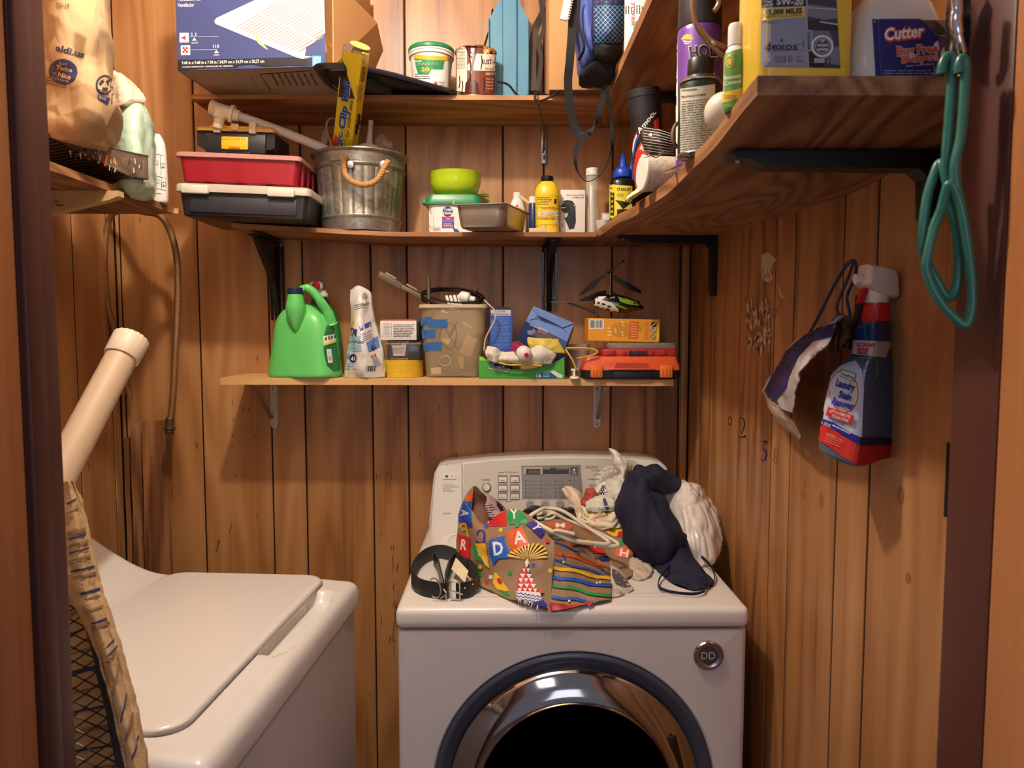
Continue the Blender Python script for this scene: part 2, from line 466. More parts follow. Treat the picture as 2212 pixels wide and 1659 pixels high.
def pillow(rows, nu, nv, thick, amp=0.0, fs=12.0, seed=0.0, back=(0, 1, 0), power=.5, ridged=True, m=0, mb=None, stretch=(1, 1, 1)):
    """closed body: front follows the patch, back lies `thick` behind and meets it in a rounded rim"""
    G = patch(rows, nu, nv, amp, fs, seed, ridged, stretch); B = []; bk = Vector(back).normalized()
    for j in range(nv + 1):
        r = []
        for i in range(nu + 1):
            u, v = i / nu * 2 - 1, j / nv * 2 - 1
            k = (max(0, 1 - u ** 4) * max(0, 1 - v ** 4)) ** power
            r.append(G[j][i] + bk * thick * k)
        B.append(r)
    mb = mb or MB(); o = len(mb.V); grid_mb(G, mb, m); grid_mb(B, mb, m)
    return mb
def weld(o, d=.00005):
    bm = bmesh.new(); bm.from_mesh(o.data); bmesh.ops.remove_doubles(bm, verts=bm.verts, dist=d); bmesh.ops.recalc_face_normals(bm, faces=bm.faces); bm.to_mesh(o.data); bm.free()
    return o
def shell(rows, nu, nv, t, amp=0, fs=12, seed=0, ridged=True, m=0, mb=None, stretch=(1, 1, 1)):   # thin sheet with real thickness
    G = patch(rows, nu, nv, amp, fs, seed, ridged, stretch); B = []
    for j in range(nv + 1):
        r = []
        for i in range(nu + 1):
            du = G[j][min(i + 1, nu)] - G[j][max(i - 1, 0)]; dv = G[min(j + 1, nv)][i] - G[max(j - 1, 0)][i]
            n = du.cross(dv); n = n.normalized() if n.length > 1e-12 else Vector((0, -1, 0))
            r.append(G[j][i] + n * t)
        B.append(r)
    mb = mb or MB(); o = len(mb.V); grid_mb(G, mb, m); o2 = len(mb.V); grid_mb(B, mb, m); w_ = nu + 1
    def q(a, b): mb.F.append((o + a, o + b, o2 + b, o2 + a)); mb.M.append(m)
    for i in range(nu): q(i, i + 1); q(nv * w_ + i + 1, nv * w_ + i)
    for j in range(nv): q((j + 1) * w_, j * w_); q(j * w_ + nu, (j + 1) * w_ + nu)
    return mb
# ================================================================ the room
YB = 2.22
XR = at(1490, 700, YB).x
XL = at(254, 700, YB).x
ZC = 2.75
DJ = 0.78
PANEL = wood('panelling', (92, 54, 30), (172, 118, 68), (204, 154, 100), 'Z', .42, 1.0, 8.0, .22, .85, coat=.15)
PANEL_R = PANEL
SHELFW = wood('shelf_plywood', (84, 50, 28), (146, 96, 56), (186, 136, 88), 'X', .6, 1.0, 9.0, .2, 1.1)
SHELFY = wood('shelf_plywood_side', (64, 38, 22), (132, 86, 52), (172, 126, 80), 'Y', .6, 1.0, 20.0, .12, 1.25)
PINE = wood('pine_board', (150, 98, 52), (206, 158, 100), (226, 186, 128), 'X', .6, 1.0, 5.0, .2, .8)
DARKGAP = mat((34, 18, 10), .9)
BROWNP = mat((84, 46, 38), .45, var=.1, nscale=5, bump=.1, bscale=30)
ORANGEW = wood('casing_wood', (110, 58, 28), (168, 104, 56), (196, 136, 84), 'Z', .5, 1.0, 4.0, .3, .8)
WHITE = mat((236, 232, 226), .32, var=.02, coat=.3)
BLACKP = mat((18, 18, 20), .35, var=.2)
CHROME = mat((215, 215, 220), .12, 1.0, var=.03)
STEEL = mat((170, 168, 165), .3, 1.0, var=.08)

def plank_wall(name, spans, put, backing, label):
    root = backing.build(name, DARKGAP, None, 0); struct(root, label)
    for k, (a, b) in enumerate(spans):
        mb = put(a + .0022, b - .0022)
        o = mb.build('plank', PANEL, root, 30)
    return root
Z0 = 0.0
def pl_back(a, b):
    return MB().box(a, b, YB, YB + .008, Z0, ZC, .0022, seg=1)
xs = [XL] + [at(p, 900, YB).x for p in (272, 437, 586, 659, 805, 882, 1087, 1173, 1319, 1465)] + [XR]
plank_wall('wall_back', list(zip(xs[:-1], xs[1:])), pl_back, MB().box(XL - .03, XR + .02, YB + .004, YB + .03, Z0, ZC), 'back wall of vertical wood panelling with dark grooves')
ys = [2.22] + [atx(p, 900, XR).y for p in (1509, 1537, 1594, 1667, 1708, 1811, 1882)]
e = ys[-1]; ys += [e - .2 - .03, DJ - .04]
def pl_right(a, b): return MB().box(XR, XR + .0035, a + .0012, b - .0012, Z0, ZC, .001, seg=1)
sp = [(b, a) for a, b in zip(ys[:-1], ys[1:])]
plank_wall('wall_right', sp, pl_right, MB().box(XR + .0025, XR + .03, DJ - .04, YB + .01, Z0, ZC), 'right wall of vertical wood panelling with pen marks and scraped patch')
ys = [2.22] + [atx(p, 900, XL).y for p in (245, 172)] + [1.62, 1.42, 1.32, 1.12, .92, DJ - .04]
def pl_left(a, b): return MB().box(XL - .0035, XL, a + .0012, b - .0012, Z0, ZC, .001, seg=1)
sp = [(b, a) for a, b in zip(ys[:-1], ys[1:])]
plank_wall('wall_left', sp, pl_left, MB().box(XL - .03, XL - .0025, DJ - .04, YB + .01, Z0, ZC), 'left wall of vertical wood panelling behind the loop of hose')
struct(MB().box(XL - .03, XR + .03, DJ - .06, YB + .03, ZC, ZC + .02).build('ceiling', mat((216, 208, 196), .9, bump=.3), None, 0), 'plain closet ceiling')
struct(MB().box(-2.2, 2.2, -2.2, YB + .03, -.02, 0).build('floor', mat((120, 100, 84), .6), None, 0), 'floor under the washer and dryer')
# corner moulding
tr = MB().box(at(1471, 700, YB).x, at(1486, 700, YB).x, YB - .012, YB, Z0, ZC, .004)
struct(tr.build('trim_1', PANEL, None), 'narrow moulding strip in the back right corner')
# doorway: wall pieces, jambs, header
XJR = at(2052, 900, DJ).x; XJL = at(134, 900, DJ).x
wl = mat((196, 184, 176), .8)
fw = MB().box(XL - .4, XJL - .03, .70, .77, 0, ZC).box(XJR + .03, XR + .6, .70, .77, 0, ZC).box(XJL - .03, XJR + .03, .70, .77, 2.10, ZC)
struct(fw.build('wall_front', wl, None, 0), 'wall around the closet doorway')
DS = .705
jm = MB().box(XJR, XJR + .03, DS, DJ, 0, 2.09, .003)
struct(jm.build('door_frame_right', BROWNP, None), 'dark brown painted door jamb at the right edge')
jm = MB().box(XJL - .03, XJL, .72, DJ, 0, 2.09, .003).box(XJL - .002, XJL + .006, .722, .748, 0, 2.09, .002)
struct(jm.build('door_frame_left', BROWNP, None), 'dark brown painted door jamb with stop at the left edge')
struct(MB().box(XJL - .03, XJR + .03, DS, DJ, 2.06, 2.10, .003).build('door_frame_top', BROWNP, None), 'door frame head')
struct(MB().box(XJR, XJR + .05, .5, DS - .001, 0, 2.09, .003).build('trim_2', ORANGEW, None), 'bare reddish wood casing at the right edge')
struct(MB().box(XJL - .05, XJL, .5, .7185, 0, 2.09, .003).build('trim_3', ORANGEW, None), 'bare reddish wood casing at the left edge')

# ================================================================ shelves
ZU = at(1000, 215, 1.97).z; TU = .012
ZM = at(1000, 511, 1.985).z; TM = .012
ZL = at(900, 816, 2.0).z; TL = .018
YU, YM, YLo = 1.972, 1.985, 2.0
SU, SM_, SL = ZU + TU, ZM + TM, ZL          # top surfaces
def bowz(x):                                # the middle shelf is lifted at its left end
    return .024 * max(0, (-.30 - x) / .45) ** 1.0 if x < -.30 else 0.0
def slab(x0, x1, y0, y1, z0, z1, nx=24, ny=1, fn=None):
    bm = bmesh.new(); mb = MB(); mb.box(x0, x1, y0, y1, z0, z1)
    bm = bmesh.new()
    vs = [bm.verts.new(v) for v in mb.V]
    for f in mb.F: bm.faces.new([vs[i] for i in f])
    for k in range(1, nx):
        bmesh.ops.bisect_plane(bm, geom=bm.verts[:] + bm.edges[:] + bm.faces[:], plane_co=(x0 + (x1 - x0) * k / nx, 0, 0), plane_no=(1, 0, 0))
    for k in range(1, ny):
        bmesh.ops.bisect_plane(bm, geom=bm.verts[:] + bm.edges[:] + bm.faces[:], plane_co=(0, y0 + (y1 - y0) * k / ny, 0), plane_no=(0, 1, 0))
    if fn:
        for v in bm.verts: v.co = Vector(fn(v.co))
    return MB().bm(bm)
XUL = at(412, 205, YU).x
t = thing('wall_shelf', 'top plywood wall shelf on the back wall, under the blue fan box', 'shelf', (0, YB, ZU))
slab(XUL, XR - .30, YU, YB - .001, ZU, SU).build('board', SHELFW, t)
XML = at(500, 498, YM).x
t = thing('wall_shelf', 'middle plywood wall shelf on the back wall, under the metal bucket', 'shelf', (0, YB, ZM))
b_ = slab(XML, XR - .31, YM, YB - .001, ZM, SM_, fn=lambda v: (v.x, v.y, v.z + bowz(v.x))); b_.build('board', SHELFW, t)
XLL, XLR = at(475, 820, YLo).x, at(1455, 830, YLo).x
t = thing('wall_shelf', 'lowest short pine shelf on the back wall, holding the green detergent jugs', 'shelf', (0, YB, ZL))
b_ = slab(XLL, XLR, YLo, YB - .001, ZL - TL, ZL, fn=lambda v: (v.x, v.y, v.z - .005 * (v.x - XLL) / (XLR - XLL))); b_.build('board', PINE, t)
def zlow(x): return ZL - .005 * (x - XLL) / (XLR - XLL)

# side shelves on the right wall
XS = at(1290, 515, 1.985).x                 # inner edge
T2 = .020
def sag(y):
    P = [(.78, .0), (1.0, -.022), (1.2, -.030), (1.43, -.024), (1.76, -.006), (2.0, 0), (2.22, 0)]
    for (a, b), (c, d) in zip(P[:-1], P[1:]):
        if a <= y <= c:
            q = (y - a) / (c - a); q = q * q * (3 - 2 * q); return b + (d - b) * q
    return 0
def topside(y): return ZM + T2 + sag(y)
t = thing('wall_shelf', 'right-hand side shelf in oak plywood, sagging, holding the yellow oil jug', 'shelf', (XR, 1.5, ZM))
def fs(v):
    k = (YB - v.y) / (YB - .8)
    x = v.x + (.022 * k if v.x < XS + .05 else 0)
    return (x, v.y, v.z + sag(v.y))
slab(XS, XR - .001, .80, YB - .001, ZM, ZM + T2, 1, 30, fs).build('board', SHELFY, t)
t = thing('wall_shelf', 'upper right-hand side shelf in dark oak plywood near the ceiling', 'shelf', (XR, 1.5, ZU))
XS2 = at(1311, 208, 1.972).x
slab(XS2, XR - .001, .95, YB - .001, ZU - .004, ZU + T2, 1, 6).build('board', SHELFY, t)
# left side shelf
ZLF = at(385, 465, 1.95).z; XLF = at(385, 465, 1.95).x
t = thing('wall_shelf', 'left-hand side shelf in brown wood under the paper bag', 'shelf', (XL, 1.4, ZLF))
b_ = slab(XL + .001, XLF, 1.0, 1.93, ZLF, ZLF + .016, 1, 4); b_.build('board', SHELFY, t)
sp_ = MB()
for k in range(7):
    a = 1.93 + .004 * k; x = XLF - .012 - .028 * k
    sp_.add([(x, 1.925, ZLF + .001), (x + .024, 1.925, ZLF + .001), (x + .012, 1.93 + random.uniform(.02, .06), ZLF + .006), (x, 1.925, ZLF + .014), (x + .024, 1.925, ZLF + .014)], [(0, 1, 2), (3, 4, 2), (0, 3, 2), (1, 4, 2), (0, 1, 4, 3)])
sp_.build('splintered_end', PINE, t, 0)
SLF = ZLF + .016

# brackets -------------------------------------------------------------
BRK = mat((12, 12, 15), .45, var=.1)
BR2 = mat((92, 104, 122), .35, .7, var=.1)
def back_bracket(px, name_label, ztop, drop, depth=.2, wd=.035, m=BRK, edge=None, group=None, cat='bracket'):
    x = at(px, 560, YB).x; t = thing('shelf_bracket', name_label, cat, (x, YB, ztop - drop), group)
    # tapered pressed-steel web: arm under the shelf, gusset, leg on the wall
    a = MB(); h = wd / 2
    a.prism([(YB - .001, ztop), (YB - depth, ztop), (YB - depth, ztop - .01), (YB - .05, ztop - drop * .55), (YB - .012, ztop - drop), (YB - .001, ztop - drop)], x - h * .35, x + h * .35, 'YZ')
    a.build('gusset', m, t)
    MB().box(x - h, x + h, YB - depth, YB - .002, ztop - .004, ztop - .0005, .001).build('arm', m, t)
    for s in (-1, 1):
        MB().prism([(YB - .0005, ztop - .01), (YB - .03, ztop - .02), (YB - .012, ztop - drop), (YB - .0005, ztop - drop)], x + s * h, x + s * (h - .004), 'YZ').build('flange', edge or m, t)
    for k in (.22, .8):
        MB().lathe([(0.0045, 0), (.0045, .003), (.002, .004)], 10, T=axis((x + h * .7, YB - .006, ztop - drop * k), (x + h * .7, YB - 1, ztop - drop * k))).build('screw', STEEL, t)
    return t
back_bracket(1186, 'black steel bracket under the middle shelf, above the blue tissue box', ZM, ZM - at(1186, 672, YB).z, .21, .042, BRK, BR2)
back_bracket(600, 'black steel bracket under the middle shelf, behind the green jug', ZM + .012, ZM - at(600, 700, YB).z, .2, .04, BRK)
# white brackets of the lowest shelf
for px, lab in ((592, 'white bracket below the lowest shelf, left one under the green jug'), (1289, 'white bracket below the lowest shelf, right one under the orange case')):
    x = at(px, 870, YB).x; z0 = at(px, 924, YB).z; t = thing('shelf_bracket', lab, 'bracket', (x, YB, z0))
    wm = mat((196, 192, 186), .35, .2)
    pl = [(x - .011, ZL - TL), (x + .011, ZL - TL), (x + .011, z0 + .011)] + [(x + .011 * math.cos(R(a)), z0 + .011 + .011 * math.sin(R(a))) for a in (-30, -60, -90, -120, -150)] + [(x - .011, z0 + .011)]
    MB().prism(pl, YB - .004, YB - .0005).build('wall_leg', wm, t)
    MB().box(x - .011, x + .011, YB - .16, YB - .001, ZL - TL - .008, ZL - TL - .0055, .001).build('arm', wm, t)
    MB().band([(x + (.003 if px > 1000 else -.006), YB - .006, z0 + .03), (x + (.006 if px > 1000 else -.012), YB - .15, ZL - TL - .009)], .010, .007, (1, 0, 0)).build('brace', mat((150, 138, 122), .35, .5), t)
    for zz in (z0 + .012, ZL - TL - .03):
        MB().lathe([(.004, 0), (.004, .002), (.0015, .003)], 10, T=axis((x, YB - .004, zz), (x, YB - 1, zz))).build('screw', STEEL, t)
# side brackets (black) under the right shelves
def side_bracket(y, zt, label, ln=.25, drop=.14, wd=.032):
    t = thing('shelf_bracket', label, 'bracket', (XR, y, zt - drop))
    x0 = XR - ln
    pr = [(x0, zt - .0005), (x0 - .01, zt - .004), (x0, zt - .009), (x0 + .02, zt - .011), (x0 + .035, zt - .020), (XR - .03, zt - .022), (XR - .016, zt - .034), (XR - .014, zt - drop + .01), (XR - .008, zt - drop), (XR - .0005, zt - drop), (XR - .0005, zt - .0005)]
    MB().prism(pr, y - wd / 2, y + wd / 2).build('arm', BRK, t, 30)
    MB().lathe([(.004, 0), (.004, .003), (.002, .004)], 10, T=axis((x0 + .006, y, zt - .009), (x0 + .006, y, zt - 1))).build('screw', STEEL, t)
    return t
side_bracket(1.955, ZM, 'black bracket in the back right corner under the oak side shelf', .25, .158)
side_bracket(.965, ZM - .022, 'black bracket under the near end of the oak side shelf', .26, .09)
side_bracket(1.90, ZU - .004, 'black bracket under the upper oak side shelf, behind the black and red tube', .22, .15)
# left bracket (cream)
p = atx(110, 450, XL)
yb_ = at(262, 425, 1.62).y; t = thing('shelf_bracket', 'cream metal bracket under the left shelf with small black scribbles', 'bracket', (XL, yb_, ZLF - .12))
xt = at(262, 425, 1.62).x
a0 = [(xt, ZLF - .0005), (xt + .0, ZLF - .012), (xt - .02, ZLF - .02)]
crv = [(XL + .16 - .12 * math.sin(R(a)), ZLF - .055 - .09 * (1 - math.cos(R(a)))) for a in range(0, 91, 15)]
cbm = MB().prism(a0 + crv + [(XL + .02, ZLF - .24), (XL + .001, ZLF - .24), (XL + .001, ZLF - .0005)], yb_ - .012, yb_ + .012).build('arm', mat((196, 164, 118), .45), t)
D = Decal([cbm]); D.text('lim', 117, 438, 6, (60, 40, 30)); D.lines(120, 440, 140, 447, 1, (60, 40, 30)); D.rect(108, 438, 113, 452, (176, 96, 50)); D.build('scribble', t)
# slotted standards
for px, ya, yb2, lab in ((596, 268, 352, 'slotted steel shelf standard behind the small toolbox'), (1175, 228, 356, 'slotted steel shelf standard with cord above the yellow bottle')):
    x = at(px, 300, YB).x; z1, z0 = at(px, ya, YB).z, at(px, yb2, YB).z
    t = thing('shelf_standard', lab, 'bracket', (x, YB, z0))
    MB().box(x - .009, x + .009, YB - .012, YB - .0005, z0, z1, .002).build('rail', STEEL, t)
    for k in range(4):
        z = z0 + .012 + k * .026
        MB().box(x - .0025, x + .0025, YB - .0128, YB - .012, z, z + .014).build('slot', BLACKP, t)
# ================================================================ dryer
YD = 1.445
XD0, XD1 = at(858, 1400, YD).x, at(1614, 1400, YD).x
ZD = at(1200, 1312, YD).z                   # top surface
YDB = 2.12
ZS = at(1200, 1358, YD).z
ENAM = mat((214, 206, 206), .3, var=.02, nscale=3, coat=.25)
dry = thing('dryer', 'white front-loading clothes dryer with chrome door, cluttered top', 'dryer', ((XD0 + XD1) / 2, YDB, 0))
xc, zc = at(1241, 1500, YD).x, 0
zc = at(1243, 1703, YD).z; RD = .281
# cabinet with a round opening in its front
cabn = MB()
cabn.box(XD0 + .004, XD1 - .004, YD + .05, YDB, .02, ZS - .002, .012)
n = 96; fr = [];
outer = []
def sq(a):
    x0, x1, z0, z1 = XD0 + .012, XD1 - .012, .03, ZS - .004
    c, s_ = math.cos(a), math.sin(a); k = min((x1 - xc) / c if c > 1e-6 else ((x0 - xc) / c if c < -1e-6 else 9), (z1 - zc) / s_ if s_ > 1e-6 else ((z0 - zc) / s_ if s_ < -1e-6 else 9))
    return xc + c * k, zc + s_ * k
angs = sorted(set([2 * math.pi * i / n for i in range(n)] + [math.atan2(z - zc, x - xc) % (2 * math.pi) for x in (XD0 + .012, XD1 - .012) for z in (.03, ZS - .004)]))
ri = [[Vector((xc + math.cos(a) * (RD + .004), YD + .03, zc + math.sin(a) * (RD + .004))) for a in angs],
      [Vector((xc + math.cos(a) * (RD + .004), YD + .004, zc + math.sin(a) * (RD + .004))) for a in angs],
      [Vector((xc + math.cos(a) * (RD + .008), YD, zc + math.sin(a) * (RD + .008))) for a in angs],
      [Vector((sq(a)[0], YD, sq(a)[1])) for a in angs]]
# rounded vertical front edges
def rim(off, y): return [Vector((min(max(sq(a)[0] + math.copysign(off, sq(a)[0] - xc) * (1 if abs(abs(sq(a)[0] - (XD0 + XD1) / 2) - (XD1 - XD0 - .024) / 2) < 1e-5 else 0), XD0), XD1), y, sq(a)[1])) for a in angs]
ri += [rim(.006, YD + .002), rim(.0105, YD + .007), rim(.012, YD + .014), rim(.012, YD + .06)]
cabn.loft(ri, caps=False)
cabn.build('cabinet', ENAM, dry, 40)
# top slab with rounded front and shallow raised panel outline
tp = MB(); tp.box(XD0 - .003, XD1 + .003, YD - .004, YDB - .03, ZS, ZD, .014, seg=4)
top_o = tp.build('top_panel', mat((232, 226, 219), .26, var=.02, nscale=3, coat=.3), dry, 40)
o = []
for rr, zz in ((.0, .0006), (.006, .0018), (.012, .0018), (.018, .0006)):
    o.append([Vector((x, y, ZD + zz)) for x, y in rrect(XD0 + .05 + rr, XD1 - .05 - rr, YD + .06 + rr, YDB - .12 - rr, .04)])
MB().loft(o, caps=False).build('pressed_rib', mat((232, 226, 219), .26, var=.02, nscale=3, coat=.3), dry, 60)
# door: dark gasket ring, chrome cone, glass bowl
def face_lathe(prof, n=96): return MB().lathe([(r, z) for r, z in prof], n, T=axis((xc, YD, zc), (xc, YD - 1, zc)))
face_lathe([(RD + .003, -.02), (RD + .003, .002), (RD - .002, .005), (RD - .008, .005), (RD - .02, -.004), (RD - .03, -.006), (RD - .03, -.02)]).build('door_gasket', mat((62, 68, 84), .35, var=.05, coat=.3), dry, 40)
CH2 = mat((176, 172, 172), .10, 1.0, var=.05, nscale=20)
face_lathe([(RD - .026, -.015), (RD - .026, .0), (RD - .03, .010), (RD - .036, .014), (RD - .05, .024), (RD - .066, .032), (RD - .08, .036), (RD - .086, .036), (RD - .088, .03)]).build('door_ring', CH2, dry, 50)
GL = mat((8, 9, 11), .06, 0.0, var=.0, ior=1.5, coat=1.0)
face_lathe([(RD - .087, .033), (RD - .089, .0345), (RD - .091, .030), (.12, .018), (.06, .012), (.02, .010), (.003, .010)]).build('door_glass', GL, dry, 50)
bt = MB().lathe([(RD - .0855, .0), (RD - .0835, .0025), (RD - .0815, .0)], 96, T=axis((xc, YD - .035, zc), (xc, YD - 1, zc))); bt.build('glass_trim', mat((190, 150, 110), .15, 1), dry, 60)
# handle recess on the right of the glass
hb = MB().box(-.010, .010, -.002, .004, -.05, .05, .004, T=xf(at(1462, 1640, YD - .03), (0, R(-14), 0))); hb.build('door_handle_recess', mat((60, 42, 26), .3, .6), dry)
# badge
pb = at(1530, 1415, YD); bg = axis(pb, pb - Vector((0, 1, 0)))
bo = MB().lathe([(.0305, 0), (.0305, .004), (.028, .007), (.024, .007), (.0185, .0045), (.018, .004)], 40, T=bg).build('badge_ring', mat((172, 170, 172), .25, 1.0), dry)
bi = MB().lathe([(.018, .0), (.018, .0048), (.001, .0052)], 32, T=bg).build('badge_centre', mat((104, 104, 110), .35, .8), dry)
D = Decal([bo, bi], 20)
for i, ch in enumerate('DualDry'):
    a = R(-205 + i * 15); D.text(ch, 1530 + 26 * math.cos(a), 1415 + 26 * math.sin(a) + 2, 4.5, (44, 40, 44), rot=math.degrees(a) + 90, anchor='c')
D.text('DD', 1530, 1424, 16, (196, 196, 202), w=30, anchor='c', bold=0); D.build('badge_lettering', dry)
# console
def cons(px, py, k=0.0):                     # slanted console face
    q = (1158 - py) / 175.0
    return at(px, py, 2.055 + .055 * q + k)
outl = [(926, 1160), (927, 1120), (934, 1050), (938, 1022), (946, 1008), (962, 1002), (1000, 998), (1060, 991), (1150, 986), (1240, 984.5), (1330, 987), (1400, 992), (1428, 998), (1440, 1008), (1447, 1040), (1456, 1100), (1460, 1160)]
def inset(P, d):
    cx_, cy_ = 1193, 1090; r = []
    for x, y in P: r.append((cx_ + (x - cx_) * (1 - d / 265), y + (d if y < 1150 else 0)))
    return r
rg = [[cons(x, y, .0) + Vector((0, .10 if y < 1150 else .06, 0)) for x, y in outl], [cons(x, y, .012) for x, y in outl], [cons(x, y, .004) for x, y in inset(outl, 2)], [cons(x, y, 0) for x, y in inset(outl, 5)]]
cn = MB().loft(rg).build('console_housing', WHITE, dry, 40)
# left cover plate
lp = [(930, 1143), (932, 1110), (938, 1040), (943, 1014), (952, 1006), (970, 1003), (998, 1001), (999, 1060), (999, 1143)]
rg = [[cons(x, y, .001) for x, y in lp], [cons(x, y, -.006) for x, y in lp], [cons(965 + (x - 965) * .94, 1072 + (y - 1072) * .97, -.009) for x, y in lp]]
lpo = MB().loft(rg).build('cover_plate', mat((228, 224, 214), .25, var=.02, coat=.4), dry, 40)
sp2 = [(1001, 1154), (1001, 1003), (1060, 996), (1150, 991), (1240, 989.5), (1330, 991), (1370, 994), (1382, 1008), (1392, 1100), (1400, 1154)]
rg = [[cons(x, y, .001) for x, y in sp2], [cons(x, y, -.0025) for x, y in sp2]]
SILV = mat((204, 198, 184), .4, .12, var=.05, nscale=60)
pno = MB().loft(rg).build('control_panel', SILV, dry, 30)
dp = [(1128, 1077), (1126, 1006), (1254, 1004), (1259, 1077)]
rg = [[cons(x, y, -.002) for x, y in dp], [cons(x, y, -.0045) for x, y in dp]]
dpo = MB().loft(rg).build('display_window', mat((132, 126, 118), .3, .3), dry, 0)
nd = (cons(1100, 1050) - cons(1100, 1100)).cross(cons(1150, 1050) - cons(1100, 1050)).normalized()
if nd.y > 0: nd = -nd
def cbtn(px, py, r, h, m, name, nn=24):
    c = cons(px, py, -.003); return MB().lathe([(r, 0), (r, h * .6), (r * .85, h), (r * .02, h * 1.05)], nn, T=axis(c, c + nd)).build(name, m, dry)
cbtn(1051, 1053, .0135, .002, mat((120, 112, 100), .4), 'power_button_recess'); cbtn(1051, 1053, .0108, .009, mat((205, 200, 186), .25, .3), 'power_button')
bts = []
for px, py in ((1145, 1089), (1177, 1089), (1209, 1088)): bts.append(cbtn(px, py, .0115, .006, mat((160, 156, 150), .3, .3), 'round_button'))
sqb = []
for px in (1086, 1112):
    for py in (1034, 1053, 1071):
        x0, x1, y0, y1 = px - 10.5, px + 10.5, py - 7.5, py + 8.5
        q1 = [(x0, y1), (x0, y0), (x1, y0), (x1, y1)]
        rg = [[cons(x, y, -.002) for x, y in q1], [cons(x, y, -.004) for x, y in q1]]
        MB().loft(rg).build('button_surround', mat((128, 120, 110), .4), dry, 0)
        q1 = [(x0 + 2, y1 - 1.5), (x0 + 2, y0 + 4), (x1 - 2, y0 + 4), (x1 - 2, y1 - 1.5)]
        rg = [[cons(x, y, -.004) for x, y in q1], [cons(x, y, -.007) for x, y in q1]]
        sqb.append(MB().loft(rg).build('square_button', mat((222, 216, 204), .35, .2), dry, 0))
kc = cons(1325, 1046, -.003); kT = axis(kc, kc + nd)
kn = MB().lathe([(.052, 0), (.052, .003), (.040, .006), (.038, .006)], 48, T=kT).build('dial_ring', mat((226, 222, 212), .3), dry)
MB().lathe([(.036, .004), (.034, .016), (.030, .024), (.002, .026)], 40, T=kT).build('dial_knob', mat((190, 184, 174), .3, .3), dry)
st = [(961, 1033), (961, 1020), (983, 1021), (983, 1033)]
sto = MB().loft([[cons(x, y, -.008) for x, y in [(957, 1035), (957, 1023), (984, 1022), (984, 1035)]], [cons(x, y, -.0115) for x, y in [(957, 1035), (957, 1023), (984, 1022), (984, 1035)]]]).build('light_switch', mat((236, 230, 212), .4), dry, 0)
D = Decal([pno, dpo, lpo, sto, kn] + sqb + bts, 60)
G1, G2, INK = (88, 84, 78), (66, 62, 58), (96, 90, 82)
D.text('POWER', 1050, 1039, 4.5, INK, w=17, anchor='c'); D.text('OPTION', 1099, 1022.5, 4, INK, w=16, anchor='c')
D.line([(1076, 1020.5), (1089, 1020.5)], .8, INK); D.line([(1109, 1020.5), (1120, 1020)], .8, INK)
D.text('TIME DRY', 1099, 1084.5, 2.6, INK, w=15, anchor='c')
D.rect(1131, 1009, 1249, 1024, (176, 170, 160)); D.rect(1136, 1013, 1167, 1025, (60, 56, 54)); D.text('18:88', 1140, 1023, 7, (120, 112, 104), w=24, shear=.12)
D.rect(1172, 1010, 1229, 1024, (56, 52, 50)); D.text('DRYING', 1174, 1014, 3, (190, 184, 176), w=14); D.text('COOLING CARE', 1201, 1014, 3, (190, 184, 176), w=25)
D.rect(1231, 1009, 1249, 1027, G1); D.disc(1240, 1015, 2.5, 2.5, (210, 206, 198)); D.text('CHECK', 1240, 1021, 2.2, (210, 206, 198), w=9, anchor='c'); D.text('FILTER', 1240, 1024.5, 2.2, (210, 206, 198), w=9, anchor='c')
WD = [['VERY DRY', 'MORE DRY', 'NORMAL DRY', 'LESS DRY', 'DAMP DRY'], ['HIGH', 'MEDIUM HIGH', 'MEDIUM', 'LOW', 'ULTRA LOW'], ['60 MIN', '50 MIN', '40 MIN', '30 MIN', '20 MIN']]
for c, colm in enumerate(WD):
    for r_, s_ in enumerate(colm):
        x = 1136 + 32 * c; y = 1039.5 + 8.2 * r_ - .15 * c
        D.disc(x, y, 1.7, 1.7, G2, 8); D.text(s_, x + 5, y + 1.3, 2.6, INK, w=2.1 * len(s_))
D.disc(1231, 1038.5, 1.7, 1.7, G2, 8); D.text('HIGH', 1236, 1039.8, 2.6, INK, w=8); D.text('1', 1239, 1049, 5, (40, 36, 34)); D.disc(1232, 1054.5, 1.7, 1.7, G2, 8); D.text('LOW', 1236, 1055.6, 2.6, INK, w=8)
D.text('*SENSOR DRY', 1264, 1010, 3.6, (120, 76, 66), w=29); D.line([(1266, 1011.5), (1292, 1011.5)], .7, INK)
for s_, x, y, w_ in (('HEAVY DUTY', 1312, 1014.5, 22), ('COTTON/TOWELS', 1279, 1018, 33), ('NORMAL', 1283, 1027, 17), ('PERM PRESS', 1271, 1037, 24), ('DELICATES', 1273, 1050, 20), ('ULTRA DELICATE', 1265, 1061, 26)): D.text(s_, x, y, 3.4, INK, w=w_)
for k in range(8):
    a = R(170 + k * 20); x, y = 1325 + 25 * math.cos(a), 1046 + 25 * math.sin(a)
    D.line([(x, y), (x + 5 * math.cos(a), y + 5 * math.sin(a))], 1.1, (60, 56, 54))
for (x, y), s_ in zip(((1086, 1038), (1112, 1038), (1086, 1057), (1112, 1057), (1086, 1075), (1112, 1075)), ('TEMP.', 'TIME', 'SIGNAL', 'CARE', 'DRY', 'DAMP')): D.text(s_, x, y + 1.5, 2.8, INK, w=11, anchor='c')
for x, a, b in ((1145, 'TIME', 'LESS'), (1177, 'TIME', 'MORE'), (1209, 'MAX', 'DRY')): D.text(a, x, 1088.5, 3, (90, 88, 86), w=9, anchor='c'); D.text(b, x, 1093.5, 3, (90, 88, 86), w=9, anchor='c')
D.disc(965, 1029, 3.2, 3.2, (80, 74, 66), 12); D.text('0', 977, 1031, 4, (120, 112, 100), anchor='c')
